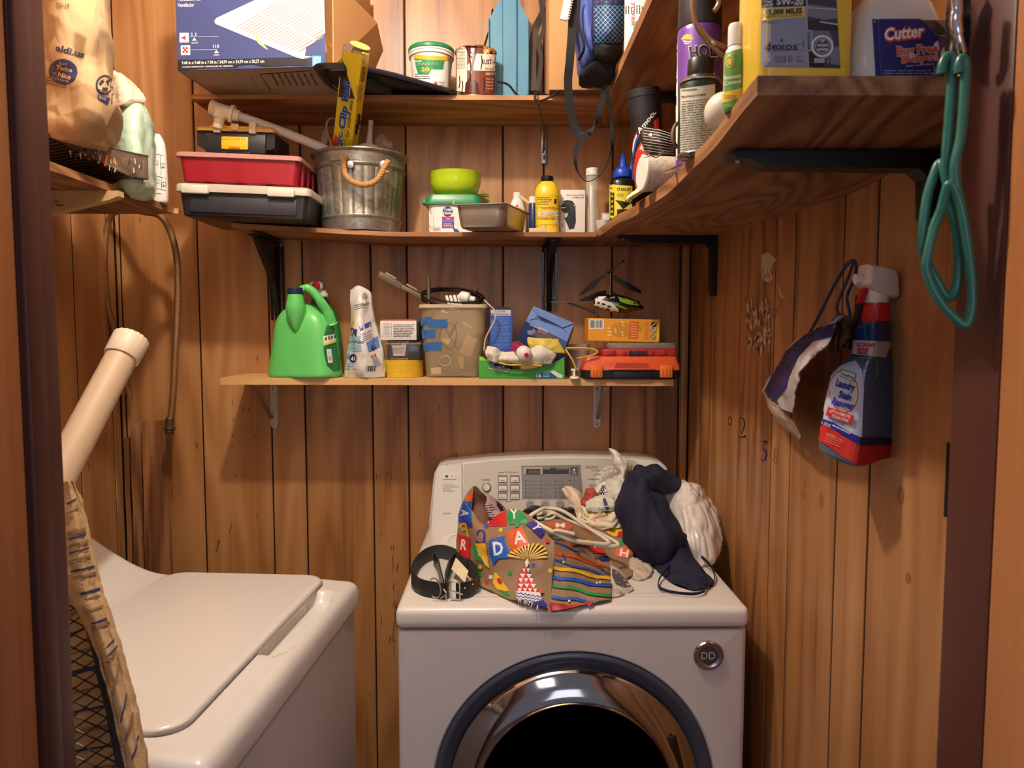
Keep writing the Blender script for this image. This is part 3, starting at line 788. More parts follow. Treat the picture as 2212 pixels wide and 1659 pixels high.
for i, s_ in enumerate(('Ultra Capacity', 'Stainless Steel Drum', 'Sensor Dry', 'Easy Operation')): D.text(s_, 957.5, 1048 + i * 4.6, 2.8, (120, 114, 104), w=1.7 * len(s_))
D.text('DLE5955W', 957, 1111, 3.6, (120, 114, 104), w=18)
D.build('console_lettering', dry)
# clear lid tab on the console's shoulder
tb = [(962, 1003), (968, 996), (994, 995), (999, 1002)]
MB().loft([[cons(x, y, .0) for x, y in tb], [cons(x, y, .03) for x, y in tb]]).build('vent_cap', mat((214, 206, 192), .3, alpha=.7), dry)

# ================================================================ washer
ZW = EYE.z - .555
C0 = Vector((at(778, 1275, 1.66).x, 1.66, 0)); e1 = Vector((-.076, -1, 0)).normalized(); e2 = Vector((-1, .076, 0)).normalized()
LN, WN = .735, .735                                   # along e1 (towards camera), along e2 (towards left wall)
was = thing('washing_machine', 'white top-loading washing machine with closed lid, left of the dryer', 'washing machine', (C0.x - .35, 1.3, 0))
def wp(u, v, z): return C0 + e1 * u + e2 * v + Vector((0, 0, z))
def WT(mb): return mb
EN2 = mat((232, 226, 219), .24, var=.02, nscale=2, coat=.35)
def ss(a, b, x):
    if a > b: a, b = b, a; return 1 - ss(a, b, x)
    q = min(max((x - a) / (b - a), 0), 1); return q * q * (3 - 2 * q)
def deckz(u, v):
    z = 0.0
    r = .024                                        # rolled outer edges
    for dd in (u, LN - u, v):
        if dd < r: z -= r - math.sqrt(max(r * r - (r - dd) ** 2, 0))
    z -= .006 * ss(.13, .0, v)                      # front of the deck slopes down
    # console rise towards the back (left wall)
    if v > .43: z += .14 * ss(.43, .76, v) ** 1.15
    # finger scoop in front of the lid
    du, dv = (u - .25) / .16, (v - .052) / .030
    q = du ** 6 + abs(dv) ** 3
    if q < 1: z -= .024 * min(1, (1 - q) * 1.8) ** .8
    return z
NU, NV = 120, 150
us = [LN * i / NU for i in range(NU + 1)]; vs_ = [WN * j / NV for j in range(NV + 1)]
G = [[wp(u, v, ZW - .004 + deckz(u, v)) for u in us] for v in vs_]
# carry the rim down as a band
mb = MB(); grid_mb(G, mb)
per = [(u, 0) for u in us] + [(LN, v) for v in vs_[1:]] + [(u, WN) for u in us[::-1][1:]] + [(0, v) for v in vs_[::-1][1:-1]]
r0 = [wp(u, v, ZW - .004 + deckz(u, v)) for u, v in per]; r1 = [wp(u, v, ZW - .062) for u, v in per]; 
mb.loft([r0, r1], caps=False)
weld(mb.build('deck', EN2, was, 50))
cb = MB(); cb.box(.008, LN - .008, .008, WN - .01, .02, ZW - .060, .018, seg=3)
M_ = Matrix(((e1.x, e2.x, 0, C0.x), (e1.y, e2.y, 0, C0.y), (0, 0, 1, 0), (0, 0, 0, 1)))
cb.V = [M_ @ v for v in cb.V]; cb.build('cabinet', mat((205, 196, 194), .35, var=.02, coat=.2), was, 40)
# lid
LX0, LX1, LV0, LV1 = .022, .680, .070, .435
lid = []
def lidring(ins, z):
    P = rrect(LX0 + ins, LX1 - ins, LV0 + ins, LV1 - ins, .045 - ins * .5, 6)
    return [wp(u, v, ZW + z) for u, v in P]
lo = MB().loft([lidring(0, -.006), lidring(0, .002), lidring(.002, .0045), lidring(.006, .006), lidring(.012, .0065)]); lo.build('lid', EN2, was, 40)
gp = MB().loft([[wp(u, v, ZW - .0032 + .0004 * k) for u, v in rrect(LX0 - ins, LX1 + ins, LV0 - ins, LV1 + ins, .047, 6)] for k, ins in ((0, -.004), (1, .0025))], caps=False)
gp.build('lid_gap', mat((120, 112, 106), .6), was, 40)
# ================================================================ helpers for small goods
def silho(rows, d, zb=None, p=2.4, asp=.7, rot=0.0, n=36, mb=None, m=0, caps=True):
    """rings whose outlines match (py, left, right) at depth d; asp = depth / width"""
    t = R(rot); rings = []
    Z = [at((a + b) / 2, y, d).z for y, a, b in rows]
    if zb is not None: Z = [zb + (z - Z[-1]) * (Z[0] - zb) / (Z[0] - Z[-1]) for z in Z]
    ps = p if isinstance(p, (list, tuple)) else [p] * len(rows)
    for (y, a, b), z, pp in zip(rows, Z, ps):
        q = ring(0, 0, 0, 1, asp, n, pp, t); ex = max(v.x for v in q)
        A, B = at(a, y, d), at(b, y, d); k = (B.x - A.x) / 2 / ex; c = (A.x + B.x) / 2
        rings.append([Vector((c + v.x * k, d + v.y * k, z)) for v in q])
    return (mb or MB()).loft(rings, caps, m)
def rows_s(rows, n=5):
    o = spline([Vector((a, b, c)) for a, b, c in rows], n); return [(v.x, v.y, v.z) for v in o]
def cyl(px, d, r, z0, prof, m=0, mb=None, n=32, T=None):
    c = at(px, 400, d); return (mb or MB()).lathe(prof, n, (c.x, d, z0), m, T)
def base(px, d, z): c = at(px, 400, d); return (c.x, d, z)
PLW = mat((232, 230, 224), .35, var=.02)
PLB = mat((22, 22, 26), .4, var=.1)
FROST = mat((226, 224, 216), .3, var=.03, alpha=.55)
CLEAR = mat((235, 235, 230), .12, var=.0, alpha=.28)
KRAFT = mat((176, 128, 82), .75, var=.1, nscale=8, bump=.5, bscale=22)
CARD = mat((190, 142, 92), .8, var=.08, nscale=10, bump=.15, bscale=90)
CARDI = mat((120, 84, 56), .85, var=.08)
CORDB = mat((20, 18, 18), .4)

# ---------------------------------------------------------------- blue fan box
A = atz(384, 153, SU); B = atz(704, 144, SU); ex = (B - A).normalized(); ey = Vector((-ex.y, ex.x, 0))
Tb = Matrix(((ex.x, ey.x, 0, A.x), (ex.y, ey.y, 0, A.y), (0, 0, 1, SU + .0005), (0, 0, 0, 1)))
W_ = (B - A).length; dep = .40; hh = .34
t = thing('fan_box', 'large blue cardboard box with a picture of a white ceiling fan grille', 'box', A + ex * W_ / 2 + ey * .2)
f1 = MB().box(0, W_, 0, .003, 0, hh, T=Tb).build('front_panel', mat((54, 66, 116), .5, var=.05), t, 0)
MB().box(0, .003, .0031, dep, 0, hh, T=Tb).build('left_panel', mat((58, 70, 122), .5), t, 0)
f2 = MB().box(.0031, W_, .0031, dep, 0, .003, T=Tb).build('bottom_panel', mat((146, 128, 108), .7, var=.06), t, 0)
f3 = MB().box(W_ - .003, W_, .0031, dep, .0031, hh, T=Tb).build('right_panel', CARD, t, 0)
MB().box(.0031, W_ - .0031, dep - .003, dep, .0031, hh, T=Tb).build('back_panel', CARD, t, 0)
MB().box(.0031, W_ - .0031, .0031, dep - .0031, hh - .003, hh, T=Tb).build('top_panel', CARD, t, 0)
MB().add([(W_, .05, .02), (W_, .30, .02), (W_ + .05, .33, .16), (W_ + .055, .25, .20), (W_ + .002, .05, .22), (W_ + .003, .05, .02), (W_ + .003, .30, .02), (W_ + .053, .33, .155), (W_ + .058, .25, .195), (W_ + .005, .05, .22)], [(0, 1, 2, 3, 4), (9, 8, 7, 6, 5), (0, 5, 6, 1), (1, 6, 7, 2), (2, 7, 8, 3), (3, 8, 9, 4), (4, 9, 5, 0)], T=Tb).build('torn_flap', CARD, t, 0)
D = Decal([f1], 80)
BLK, WH, NAVY = (24, 24, 34), (236, 232, 228), (34, 44, 100)
D.poly([(384, 130), (704, 122), (704, 144), (384, 153)], BLK)
D.poly([(466, 52), (463, 46), (468, 39), (560, -4), (700, -4), (704, 114), (664, 126), (652, 127), (640, 124)], (216, 208, 200))
D.lay += 1
for i in range(19):
    f = i / 18; sx, sy = 509 + (643 - 509) * f, 61 + (113 - 61) * f
    dx, dy = .86, -.51
    L = min((700 - sx) / dx, (sy + 4) / -dy)
    cuts = [0, .02]; c1, c2 = 58 - 12 * f, 118 - 30 * f
    segs = [(2, c1), (c1 + 5, c1 + 60), (c1 + 65, 400)]
    for a, b in segs:
        a2, b2 = min(a, L), min(b, L)
        if b2 - a2 > 2: D.line([(sx + dx * a2, sy + dy * a2), (sx + dx * b2, sy + dy * b2)], 1.7, (150, 132, 122), lay=False)
D.text('Ventilation Fan', 384, 2, 8, WH, w=50, rot=-1); D.text('Ventilador', 384, 15, 8, WH, w=36, rot=-1)
for x, y in ((388, 71), (391, 98)): D.rect(x, y, x + 20, y + 21, (240, 232, 220), rot=-1)
D.poly([(393, 80), (397, 80), (401, 76), (401, 88), (397, 84), (393, 84)], (190, 40, 40))
for x, y in ((397, 104), (404, 104), (397, 112), (404, 112), (400.5, 108)): D.disc(x, y, 2.6, 2.6, (190, 40, 40), 10, lay=False)
D.line([(411, 80), (472, 79)], .8, (200, 200, 220)); D.line([(413, 108), (468, 107)], .8, (200, 200, 220))
D.text('1.1', 419, 78, 7.5, WH, anchor='c', w=10); D.text('110', 467, 104, 7.5, WH, anchor='c', w=13)
D.poly([(415, 88), (425, 88), (420, 81)], WH); D.poly([(463, 115), (473, 115), (468, 108)], WH)
D.text('QUIET', 421, 94, 3, WH, anchor='c', w=15); D.text('HIGH', 468, 120.5, 3, WH, anchor='c', w=12)
D.text('9.68 in x 9.68 in x 7.98 in / 24,59 cm x 24,59 cm x 20,27 cm', 393, 139, 6.5, WH, w=178, rot=-1.2, bold=.015)
D.text('HOUSING DIMENSIONS / DIMENSIONES DEL ARMAZON', 394, 146.5, 3, WH, w=109, rot=-1.2)
D.rect(675, 121, 694, 143, (84, 170, 214)); D.disc(684.5, 130, 7.5, 6, (230, 240, 246), 16); D.poly([(679, 133), (684, 127), (691, 132)], (84, 170, 214)); D.text('ENERGY STAR', 684.5, 140.5, 3, WH, w=15, anchor='c')
for _ in range(5):
    x = random.uniform(555, 610); y = random.uniform(30, 60); D.line([(x, y), (x + random.uniform(-4, 8), y + random.uniform(3, 9))], .7, (206, 150, 130))
D.poly([(549, 66), (556, 74), (560, 88), (572, 98), (580, 108), (574, 106), (566, 100), (556, 92)], (206, 178, 140))
D.build('printed_front', t)
D = Decal([f2], 60); D.line([(561, 160), (586, 198)], 1.5, (40, 32, 30)); D.line([(561, 160), (676, 152)], 1.5, (40, 32, 30)); D.line([(540, 160), (560, 198)], .8, (96, 80, 66))
for k in range(7): D.lines(582 + k * 14, 160 + 0, 598 + k * 14, 170, 1, (84, 74, 66), rot=62); D.lines(590 + k * 14, 174, 606 + k * 14, 184, 1, (84, 74, 66), rot=62)
D.build('printed_base', t)
D = Decal([f3], 60); D.lines(712, 60, 724, 130, 6, (226, 180, 120), rot=60, dash=False); D.build('torn_tape', t)

# black tray overhanging the shelf
def tz(y): return SU + .002 - .016 * max(0, (1.972 - y) / .22)
def tp3(px, py):
    v = atz(px, py, SU); 
    for _ in range(4): v = atz(px, py, tz(v.y))
    return v
ol = [tp3(*q) for q in ((742, 204), (716, 194), (696, 178), (684, 163), (677, 152), (680, 146), (692, 143))] + [atz(x, y, SU + h) for x, y, h in ((740, 143, .008), (790, 150, .018), (850, 163, .016), (910, 180, .010), (960, 194, .005), (988, 203, .002))]
ol += [Vector((ol[-1].x - .03, 2.06, SU + .002)), Vector((ol[0].x + .16, 2.12, SU + .002)), Vector((ol[0].x + .02, 2.06, SU + .002))]
ol = spline(ol, 3, True); cen = sum(ol, Vector()) / len(ol)
def orr(k, dz): return [cen + (v - cen) * k + Vector((0, 0, dz)) for v in ol]
t = thing('serving_tray', 'flat black plastic tray sticking out over the top shelf edge', 'tray', cen)
MB().loft([orr(.86, .004), orr(.93, -.002), orr(.985, .001), orr(1.0, .006), orr(.99, .008), orr(.9, .006)]).build('tray', mat((30, 32, 40), .35, var=.15, coat=.3), t, 50)
MB().loft([orr(.80, -.0005), orr(.80, .003), orr(.78, .003), orr(.78, -.0005)], caps=False).build('base_rib', mat((44, 46, 52), .4), t, 0)

# ---------------------------------------------------------------- tub, paint can on the top shelf
t = thing('adhesive_tub', 'white plastic tub with green lid and green label beside the paint can', 'tub', base(934, 2.09, SU))
zt = at(934, 118, 2.05).z - SU
bo = cyl(934, 2.09, 0, SU, [(.043, 0), (.045, .002), (.0575, zt), (.0575, zt + .002)], m=0).build('tub', PLW, t)
cyl(934, 2.09, 0, SU, [(.0575, zt), (.062, zt + .002), (.062, zt + .006), (.059, zt + .007), (.059, zt + .010), (.062, zt + .011), (.062, zt + .015), (.059, zt + .016)]).build('rim', PLW, t)
cyl(934, 2.09, 0, SU, [(.060, zt + .016), (.063, zt + .017), (.063, zt + .024), (.060, zt + .028), (.055, zt + .026), (.002, zt + .026)]).build('lid', mat((36, 130, 76), .4), t)
D = Decal([bo], 6)
D.poly([(893, 117), (935, 121), (971, 122), (969, 132), (935, 131), (894, 127)], (220, 176, 40)); D.poly([(895, 126), (935, 130), (960, 130), (957, 150), (935, 150), (900, 150)], (48, 140, 84)); D.poly([(900, 150), (932, 150), (926, 162), (903, 159)], (48, 140, 84))
D.text('Ultrabond ECO', 897, 142, 6.5, (240, 240, 230), w=50, shear=.2); D.text('Ultrabond ECO', 897.4, 142.5, 6.5, (30, 60, 44), w=50, shear=.2)
D.text('20', 910, 154, 8, (232, 190, 60), w=18, bold=.03); D.text('MAPEI', 896, 134, 4, WH, w=14, shear=.2)
D.lines(897, 158, 931, 172, 3, (60, 60, 60)); D.lines(968, 124, 978, 192, 18, (70, 66, 60), rag=.1); D.disc(941, 181, 4, 5, (200, 80, 60), 12); D.lines(947, 176, 962, 190, 4, (90, 90, 90)); D.build('printed_label', t)

t = thing('paint_can', 'metal wood-stain can with dark drips running down its label', 'can', base(1029, 2.045, SU))
zt = at(1029, 97, 1.99).z - SU
cy = cyl(1029, 2.045, 0, SU, [(.053, 0), (.056, .001), (.056, .004), (.054, .006), (.054, zt - .006), (.056, zt - .004), (.0565, zt), (.055, zt + .001), (.047, zt - .002), (.002, zt - .003)]).build('can', mat((140, 112, 92), .25, .9), t)
D = Decal([cy], 5); BR = (66, 24, 16)
D.poly([(987, 99), (1010, 103), (1010, 200), (987, 196)], (226, 216, 198)); D.lines(988, 103, 1006, 150, 15, (90, 80, 70), rag=.05)
D.poly([(1009, 103), (1072, 103), (1072, 202), (1009, 202)], (110, 56, 36)); D.poly([(1026, 116), (1072, 118), (1072, 154), (1010, 152), (1010, 140), (1026, 128)], (232, 226, 212))
D.text('RUST-OLEUM', 1040, 139, 10, (40, 36, 34), w=56, bold=.03); D.text('Wood Stain', 1047, 152, 7, (50, 40, 36), w=34); D.text('DARK WALNUT', 1049, 162, 5, (236, 226, 206), w=30, bold=.02)
for k, s_ in enumerate(('One Coat', 'Fast Dry', 'Deep Rich', 'Covers More')): D.text(s_, 1050, 172 + k * 7, 3.2, (226, 206, 180), w=18)
D.poly([(1044, 100), (1070, 101), (1070, 116), (1044, 115)], (214, 160, 86)); D.poly([(1045, 117), (1055, 102), (1057, 103), (1049, 117)], (236, 230, 216)); D.poly([(1056, 117), (1058, 110), (1064, 110), (1064, 117)], BR)
D.poly([(1002, 96), (1032, 96), (1030, 106), (1026, 130), (1022, 150), (1022, 170), (1034, 182), (1036, 203), (1004, 203), (1006, 180), (1014, 168), (1016, 150), (1014, 126), (1008, 108)], BR, rough=.15)
for x, y0, y1 in ((993, 165, 190), (999, 175, 200), (1040, 120, 150), (1045, 170, 198), (1067, 160, 196)): D.line([(x, y0), (x + 1, (y0 + y1) / 2), (x - 1, y1)], 2.2, BR, rough=.15)
D.build('printed_label', t)

# blue pointed case
t = thing('plastic_case', 'tall blue plastic case with pointed top behind the paint can', 'case', base(1099, 2.12, SU))
def P2(px, py, d): v = at(px, py, d); return (v.x, v.z)
pl = [P2(*q, 2.09) for q in ((1055, 200), (1055, 45), (1086, -14), (1114, -14), (1143, 46), (1143, 200))]; pl[0] = (pl[0][0], SU); pl[-1] = (pl[-1][0], SU)
BLU = mat((74, 134, 164), .4, var=.06, nscale=6)
MB().prism(pl, 2.09, 2.17).build('case', BLU, t, 20)
for a, b in ((1086, 1114),):
    pl = [P2(a, 200, 2.085), P2(a, -14, 2.085), P2(b, -14, 2.085), P2(b, 200, 2.085)]; pl[0] = (pl[0][0], SU); pl[-1] = (pl[-1][0], SU)
    MB().prism(pl, 2.084, 2.0899).build('ridge', BLU, t, 20)
for a in (1085, 1115, 1056, 1141):
    x = at(a, 100, 2.083).x; MB().box(x - .0015, x + .0015, 2.082, 2.0899, SU, at(a, 40 if a < 1080 or a > 1120 else -14, 2.083).z, .0007).build('moulded_line', mat((60, 116, 146), .4), t)

# black belt hanging behind, cable on shelf
t = thing('leather_strap', 'dark leather strap hanging down between blue case and cardboard box', 'strap', at(1160, 200, 2.1))
MB().band([at(1185, -10, 2.12), at(1172, 30, 2.12), at(1157, 62, 2.11), at(1150, 110, 2.11), at(1152, 196, 2.10)], .020, .003, (1, 0, 0), sm=4).build('strap', mat((52, 32, 24), .5), t)
MB().band([at(1168, 0, 2.09), at(1175, 60, 2.09), at(1163, 95, 2.09), at(1169, 130, 2.09), at(1161, 196, 2.085)], .012, .003, (1, 0, 0), sm=4).build('buckle_end', mat((28, 20, 18), .4), t)
t = thing('power_cord', 'black power cord lying over the top shelf edge beside the paint can', 'cord', at(1160, 205, 1.96))
mb = MB(); mb.tube([at(1045, 105, 2.13), at(1052, 80, 2.13), at(1060, 55, 2.14), at(1064, 20, 2.15)], .0028, 8, sm=5)
mb.build('upper_run', CORDB, t)
z_ = SU + .004
MB().tube([at(1075, 176, 2.03), at(1098, 183, 2.02), Vector((at(1120, 199, 1.99).x, 1.99, z_)), Vector((at(1150, 201, 1.98).x, 1.985, z_)), Vector((at(1185, 203, 1.98).x, 1.98, z_)), at(1213, 192, 1.94), at(1195, 206, 1.93), at(1168, 218, 1.94), at(1156, 214, 1.95), at(1157, 200, 1.96), Vector((at(1166, 199, 1.975).x, 1.975, z_)), Vector((at(1200, 201, 1.99).x, 1.99, z_))], .0030, 8, sm=6).build('cord', CORDB, t)
MB().band([at(1163, 222, 1.955), at(1171, 262, 2.05), at(1176, 285, 2.15), at(1173, 330, 2.2)], .005, .002, (1, 0, 0), sm=5).build('hanging_lead', mat((96, 70, 54), .5), t)

# cardboard box right of it
xl, xr = at(1186, 190, 1.93).x, at(1306, 190, 1.93).x
t = thing('cardboard_box', 'plain brown cardboard box standing behind the blue backpack', 'box', ((xl + xr) / 2, 2.06, SU))
MB().box(xl, xr, 1.93, 2.18, SU + .0005, at(1240, -60, 1.93).z, .002).build('box', CARD, t)
MB().box(xl + .004, xr - .004, 1.9315, 2.12, SU + .0001, SU + .0012).build('bottom_flap', CARDI, t)

# backpack with straps
NV = mat((28, 34, 74), .6, var=.1, bump=.3, bscale=200); RB = mat((66, 84, 158), .6, var=.12, nscale=20, bump=.3, bscale=60); BKF = mat((18, 18, 24), .8, bump=.3, bscale=200)
t = thing('backpack', 'blue backpack with light blue grid pocket and dangling black straps', 'backpack', at(1290, 175, 1.88))
b1 = weld(pillow([[at(1242, -30, 1.84), at(1262, -30, 1.80), at(1290, -30, 1.80)], [at(1240, 40, 1.83), at(1262, 40, 1.78), at(1292, 40, 1.78)], [at(1246, 90, 1.83), at(1268, 90, 1.78), at(1294, 90, 1.78)], [at(1250, 130, 1.85), at(1268, 128, 1.80), at(1290, 112, 1.80)], [at(1254, 165, 1.88), at(1272, 150, 1.84), at(1296, 130, 1.82)]], 14, 22, .10, .004, 22, 3).build('side_body', RB, t, 60))
b2 = weld(pillow([[at(1282, -40, 1.76), at(1320, -40, 1.73), at(1362, -40, 1.75)], [at(1279, 20, 1.75), at(1318, 20, 1.72), at(1360, 20, 1.75)], [at(1278, 70, 1.75), at(1316, 70, 1.72), at(1352, 70, 1.76)], [at(1282, 98, 1.77), at(1312, 102, 1.75), at(1345, 100, 1.78)]], 18, 20, .09, .002, 20, 5).build('front_pocket', NV, t, 60))
b3 = weld(pillow([[at(1284, 92, 1.765), at(1314, 97, 1.74), at(1346, 96, 1.77)], [at(1286, 116, 1.77), at(1312, 124, 1.76), at(1344, 118, 1.78)], [at(1288, 128, 1.80), at(1310, 130, 1.79), at(1336, 128, 1.80)]], 14, 8, .08, .003, 20, 6).build('pocket_base', BKF, t, 60))
b4 = weld(pillow([[at(1258, 150, 1.83), at(1285, 132, 1.80), at(1332, 124, 1.80)], [at(1250, 168, 1.84), at(1285, 158, 1.82), at(1328, 160, 1.82)], [at(1264, 180, 1.86), at(1290, 172, 1.85), at(1318, 184, 1.85)]], 14, 10, .08, .003, 20, 9).build('base_panel', mat((20, 20, 30), .8, bump=.3, bscale=200), t, 60))
D = Decal([b2], 8); LB = (110, 176, 224)
D.lay += 1
for k in range(-12, 18):
    for sgn in (1, -1):
        pts = []
        for q in range(0, 26):
            y = -8 + q * 5; x = 1318 + k * 10 + sgn * y * .92
            if 1283 < x < 1352 and 8 < y < 95: pts.append((x, y))
        if len(pts) > 1: D.line(pts, 1.1, LB, lay=False)
for x in range(1290, 1352, 10): D.disc(x, 2 + (x % 20) * .2, 1, 1, LB, 6, lay=False)
D.build('grid_print', t)
STP = mat((26, 26, 28), .75, var=.15, nscale=200)
MB().band([at(1238, -10, 1.80), at(1236, 60, 1.80), at(1231, 130, 1.81), at(1227, 180, 1.83), at(1233, 240, 1.85), at(1246, 283, 1.86), at(1262, 291, 1.86), at(1282, 276, 1.86), at(1298, 230, 1.86), at(1310, 178, 1.86)], [.020] * 6 + [.015] * 5, .002, [(1, 0, 0)] * 5 + [(1, 0, .6), (0, .5, 1), (1, 0, .5), (1, 0, 0)], sm=6).build('strap', STP, t)
MB().band([at(1308, 170, 1.85), at(1314, 215, 1.85), at(1322, 280, 1.85), at(1320, 320, 1.85), at(1302, 372, 1.85), at(1268, 392, 1.85), at(1246, 366, 1.85), at(1244, 330, 1.85), at(1256, 302, 1.85), at(1268, 288, 1.85)], [.008, .008, .009, .007, .006, .006, .008, .014, .016, .014], .002, [(1, 0, 0), (1, .4, 0), (1, 0, 0), (.4, 1, .2), (.2, 1, .3), (.3, 1, .2), (1, 0, 0), (1, 0, 0), (1, 0, .3)], sm=6).build('strap', STP, t)
MB().box(-.011, .011, -.003, .003, -.005, .005, .001, T=xf(at(1266, 290, 1.855), (0, R(-8), 0))).build('buckle', BLACKP, t)
MB().band([at(1252, -5, 1.77), at(1250, 50, 1.77), at(1262, 100, 1.765), at(1250, 130, 1.8)], .006, .002, (1, 0, 0), sm=5).build('edge_piping', BKF, t)
# white comb clip
t = thing('comb', 'white plastic comb hanging at the left edge of the blue backpack', 'comb', at(1224, 36, 1.78))
MB().box(-.009, .009, -.004, .004, -.045, .03, .002, T=xf(at(1226, 2, 1.785), (0, R(12), 0))).build('handle', PLW, t)
for k in range(10):
    MB().box(.006, .013, -.0035, .0035, -.040 + k * .006, -.0375 + k * .006, .0008, T=xf(at(1226, 2, 1.785), (0, R(12), 0))).build('tooth', PLW, t)
# carton on the upper side shelf
t = thing('bottle', 'white bottle with green band on upper side shelf beside the backpack', 'bottle', (at(1378, 40, 1.7).x, 1.7, ZU + T2))
c = at(1378, 40, 1.70)
bo = MB().lathe([(.028, 0), (.030, .003), (.030, .20), (.022, .22), (.012, .225), (.012, .24), (.001, .24)], 28, (c.x, 1.70, ZU + T2)).build('body', PLW, t)
D = Decal([bo], 8); D.rect(1357, -5, 1366, 100, (226, 226, 214)); D.text('MIRACLE', 1371, 55, 7, (190, 40, 36), w=50, rot=-90, bold=.04); D.lines(1360, 0, 1380, 40, 7, (40, 40, 40), rot=-90); D.disc(1380, 60, 12, 16, (30, 130, 80), 18); D.build('printed_label', t)

# ================================================================ middle shelf, left group
XC = at(525, 460, 1.9).x; TL_ = xf((XC, 1.90, SM_ + bowz(-.66) + .004), (0, R(2.2), 0))
hw = (at(667, 480, 1.9).x - at(388, 480, 1.9).x) / 2
DKB = mat((34, 33, 40), .38, var=.08, coat=.2)
t = thing('organizer_case', 'black organizer case with milky lid, bottom of the stack of cases', 'case', TL_.translation + Vector((0, .12, 0)))
def tray(mb, hw, y1, z1, taper, bev=.006, T=None, z0=0, m=0):
    rg = []
    for k, z, g in ((1 - taper, z0, .004), (1 - taper * .9, z0 + .004, 0), (1, z1, 0)):
        rg.append([Vector((x, y, z)) for x, y in rrect(-hw * k + g, hw * k - g, (1 - k) * .08 + g, y1 - (1 - k) * .08 - g, .014, 4)])
    return mb.loft(rg, True, m, T)
tray(MB(), hw, .27, .060, .05, T=TL_).build('case_body', DKB, t, 40)
MB().box(-hw * .82, hw * .82, -.0015, .004, .010, .050, .0015, T=TL_).build('front_recess', mat((44, 42, 50), .5), t)
MLK = mat((192, 182, 164), .35, var=.05, nscale=30, alpha=.88)
rg = [[Vector((x, y, z)) for x, y in rrect(-hw - g, hw + g, -g, .27 + g, .012, 4)] for z, g in ((.060, .004), (.060, .008), (.074, .008), (.080, .003), (.082, -.004))]
MB().loft(rg, T=TL_).build('lid', MLK, t, 40)
for sx in (-.72, .60):
    MB().box(hw * sx - .034, hw * sx + .034, -.016, -.002, .054, .076, .004, T=TL_).build('latch', mat((214, 208, 190), .35), t)
TR = xf((at(515, 400, 1.905).x, 1.905, SM_ + bowz(-.66) + .0895), (0, R(2.2), 0))
hw = (at(645, 420, 1.905).x - at(386, 420, 1.905).x) / 2
RED = mat((150, 22, 36), .38, var=.06, coat=.2)
t = thing('organizer_case', 'red organizer case with milky lid stacked on the black case', 'case', TR.translation + Vector((0, .12, 0)))
tray(MB(), hw, .22, .062, .06, T=TR).build('case_body', RED, t, 40)
for k in range(3):
    MB().box(hw - .004, hw + .004, .03 + .05 * k, .045 + .05 * k, .004, .06, .002, T=TR).build('side_rib', mat((128, 16, 30), .4), t)
for k in (-.5, .0, .5):
    MB().prism([(hw * k - .012, .002), (hw * k, .007), (hw * k + .012, .002)], -.0015, .003, T=TR).build('moulded_rib', mat((110, 14, 26), .4), t)
rg = [[Vector((x, y, z)) for x, y in rrect(-hw - g, hw + g, -g, .22 + g, .012, 4)] for z, g in ((.062, .004), (.062, .008), (.070, .008), (.074, .003), (.075, -.004))]
MB().loft(rg, T=TR).build('lid', mat((206, 150, 140), .35, alpha=.8), t, 40)
# small black and yellow toolbox
TT = xf((at(508, 330, 1.93).x, 1.93, SM_ + bowz(-.66) + .1675), (0, R(1.6), 0))
hw = (at(592, 340, 1.93).x - at(424, 340, 1.93).x) / 2
t = thing('toolbox', 'small black toolbox with yellow latch and clear amber lid on the red case', 'toolbox', TT.translation + Vector((0, .06, 0)))
tb = MB().prism([(-hw, .058), (-hw, .022), (-hw + .012, .016), (-hw + .020, .016), (-hw + .026, .002), (hw - .026, .002), (hw - .020, .016), (hw - .012, .016), (hw, .022), (hw, .058)], .006, .13, T=TT)
tb.build('box_body', PLB, t, 30)
MB().box(-hw + .022, hw - .022, .0, .01, .004, .054, .004, T=TT).build('front_block', mat((30, 30, 34), .4), t)
MB().box(-.034, .034, -.006, .001, .012, .044, .003, T=TT).build('latch', mat((236, 176, 24), .4), t)
MB().box(-.014, .014, -.009, -.005, .014, .020, .0015, T=TT).build('latch_grip', mat((206, 128, 22), .4), t)
for k in range(9): MB().box(-.031 + k * .007, -.0275 + k * .007, -.0072, -.0055, .035, .042, .0006, T=TT).build('latch_rib', mat((214, 150, 20), .4), t)
for s in (-1, 1): MB().box(s * .030 - .006, s * .030 + .006, -.003, .001, .0025, .0065, .001, T=TT).build('hinge_foot', PLB, t)
AMB = mat((222, 170, 80), .2, alpha=.72)
rg = [[Vector((x, y, z)) for x, y in rrect(-hw - g, hw + g, -g, .13 + g, .014, 4)] for z, g in ((.058, -.002), (.058, .003), (.066, .003), (.073, -.006), (.074, -.012))]
MB().loft(rg, T=TT).build('lid', AMB, t, 40)
MB().box(-.066, .066, -.002, .02, .066, .071, .002, T=TT).build('orange_divider', mat((226, 150, 40), .5), t)
for s in (-1, 1): MB().box(s * .045 - .009, s * .045 + .009, -.008, .008, .052, .082, .003, T=TT).build('clear_latch', mat((226, 206, 170), .2, alpha=.6), t)
MB().box(-.010, .010, -.007, .0, .060, .076, .002, T=TT).build('clear_latch', mat((226, 206, 170), .2, alpha=.6), t)

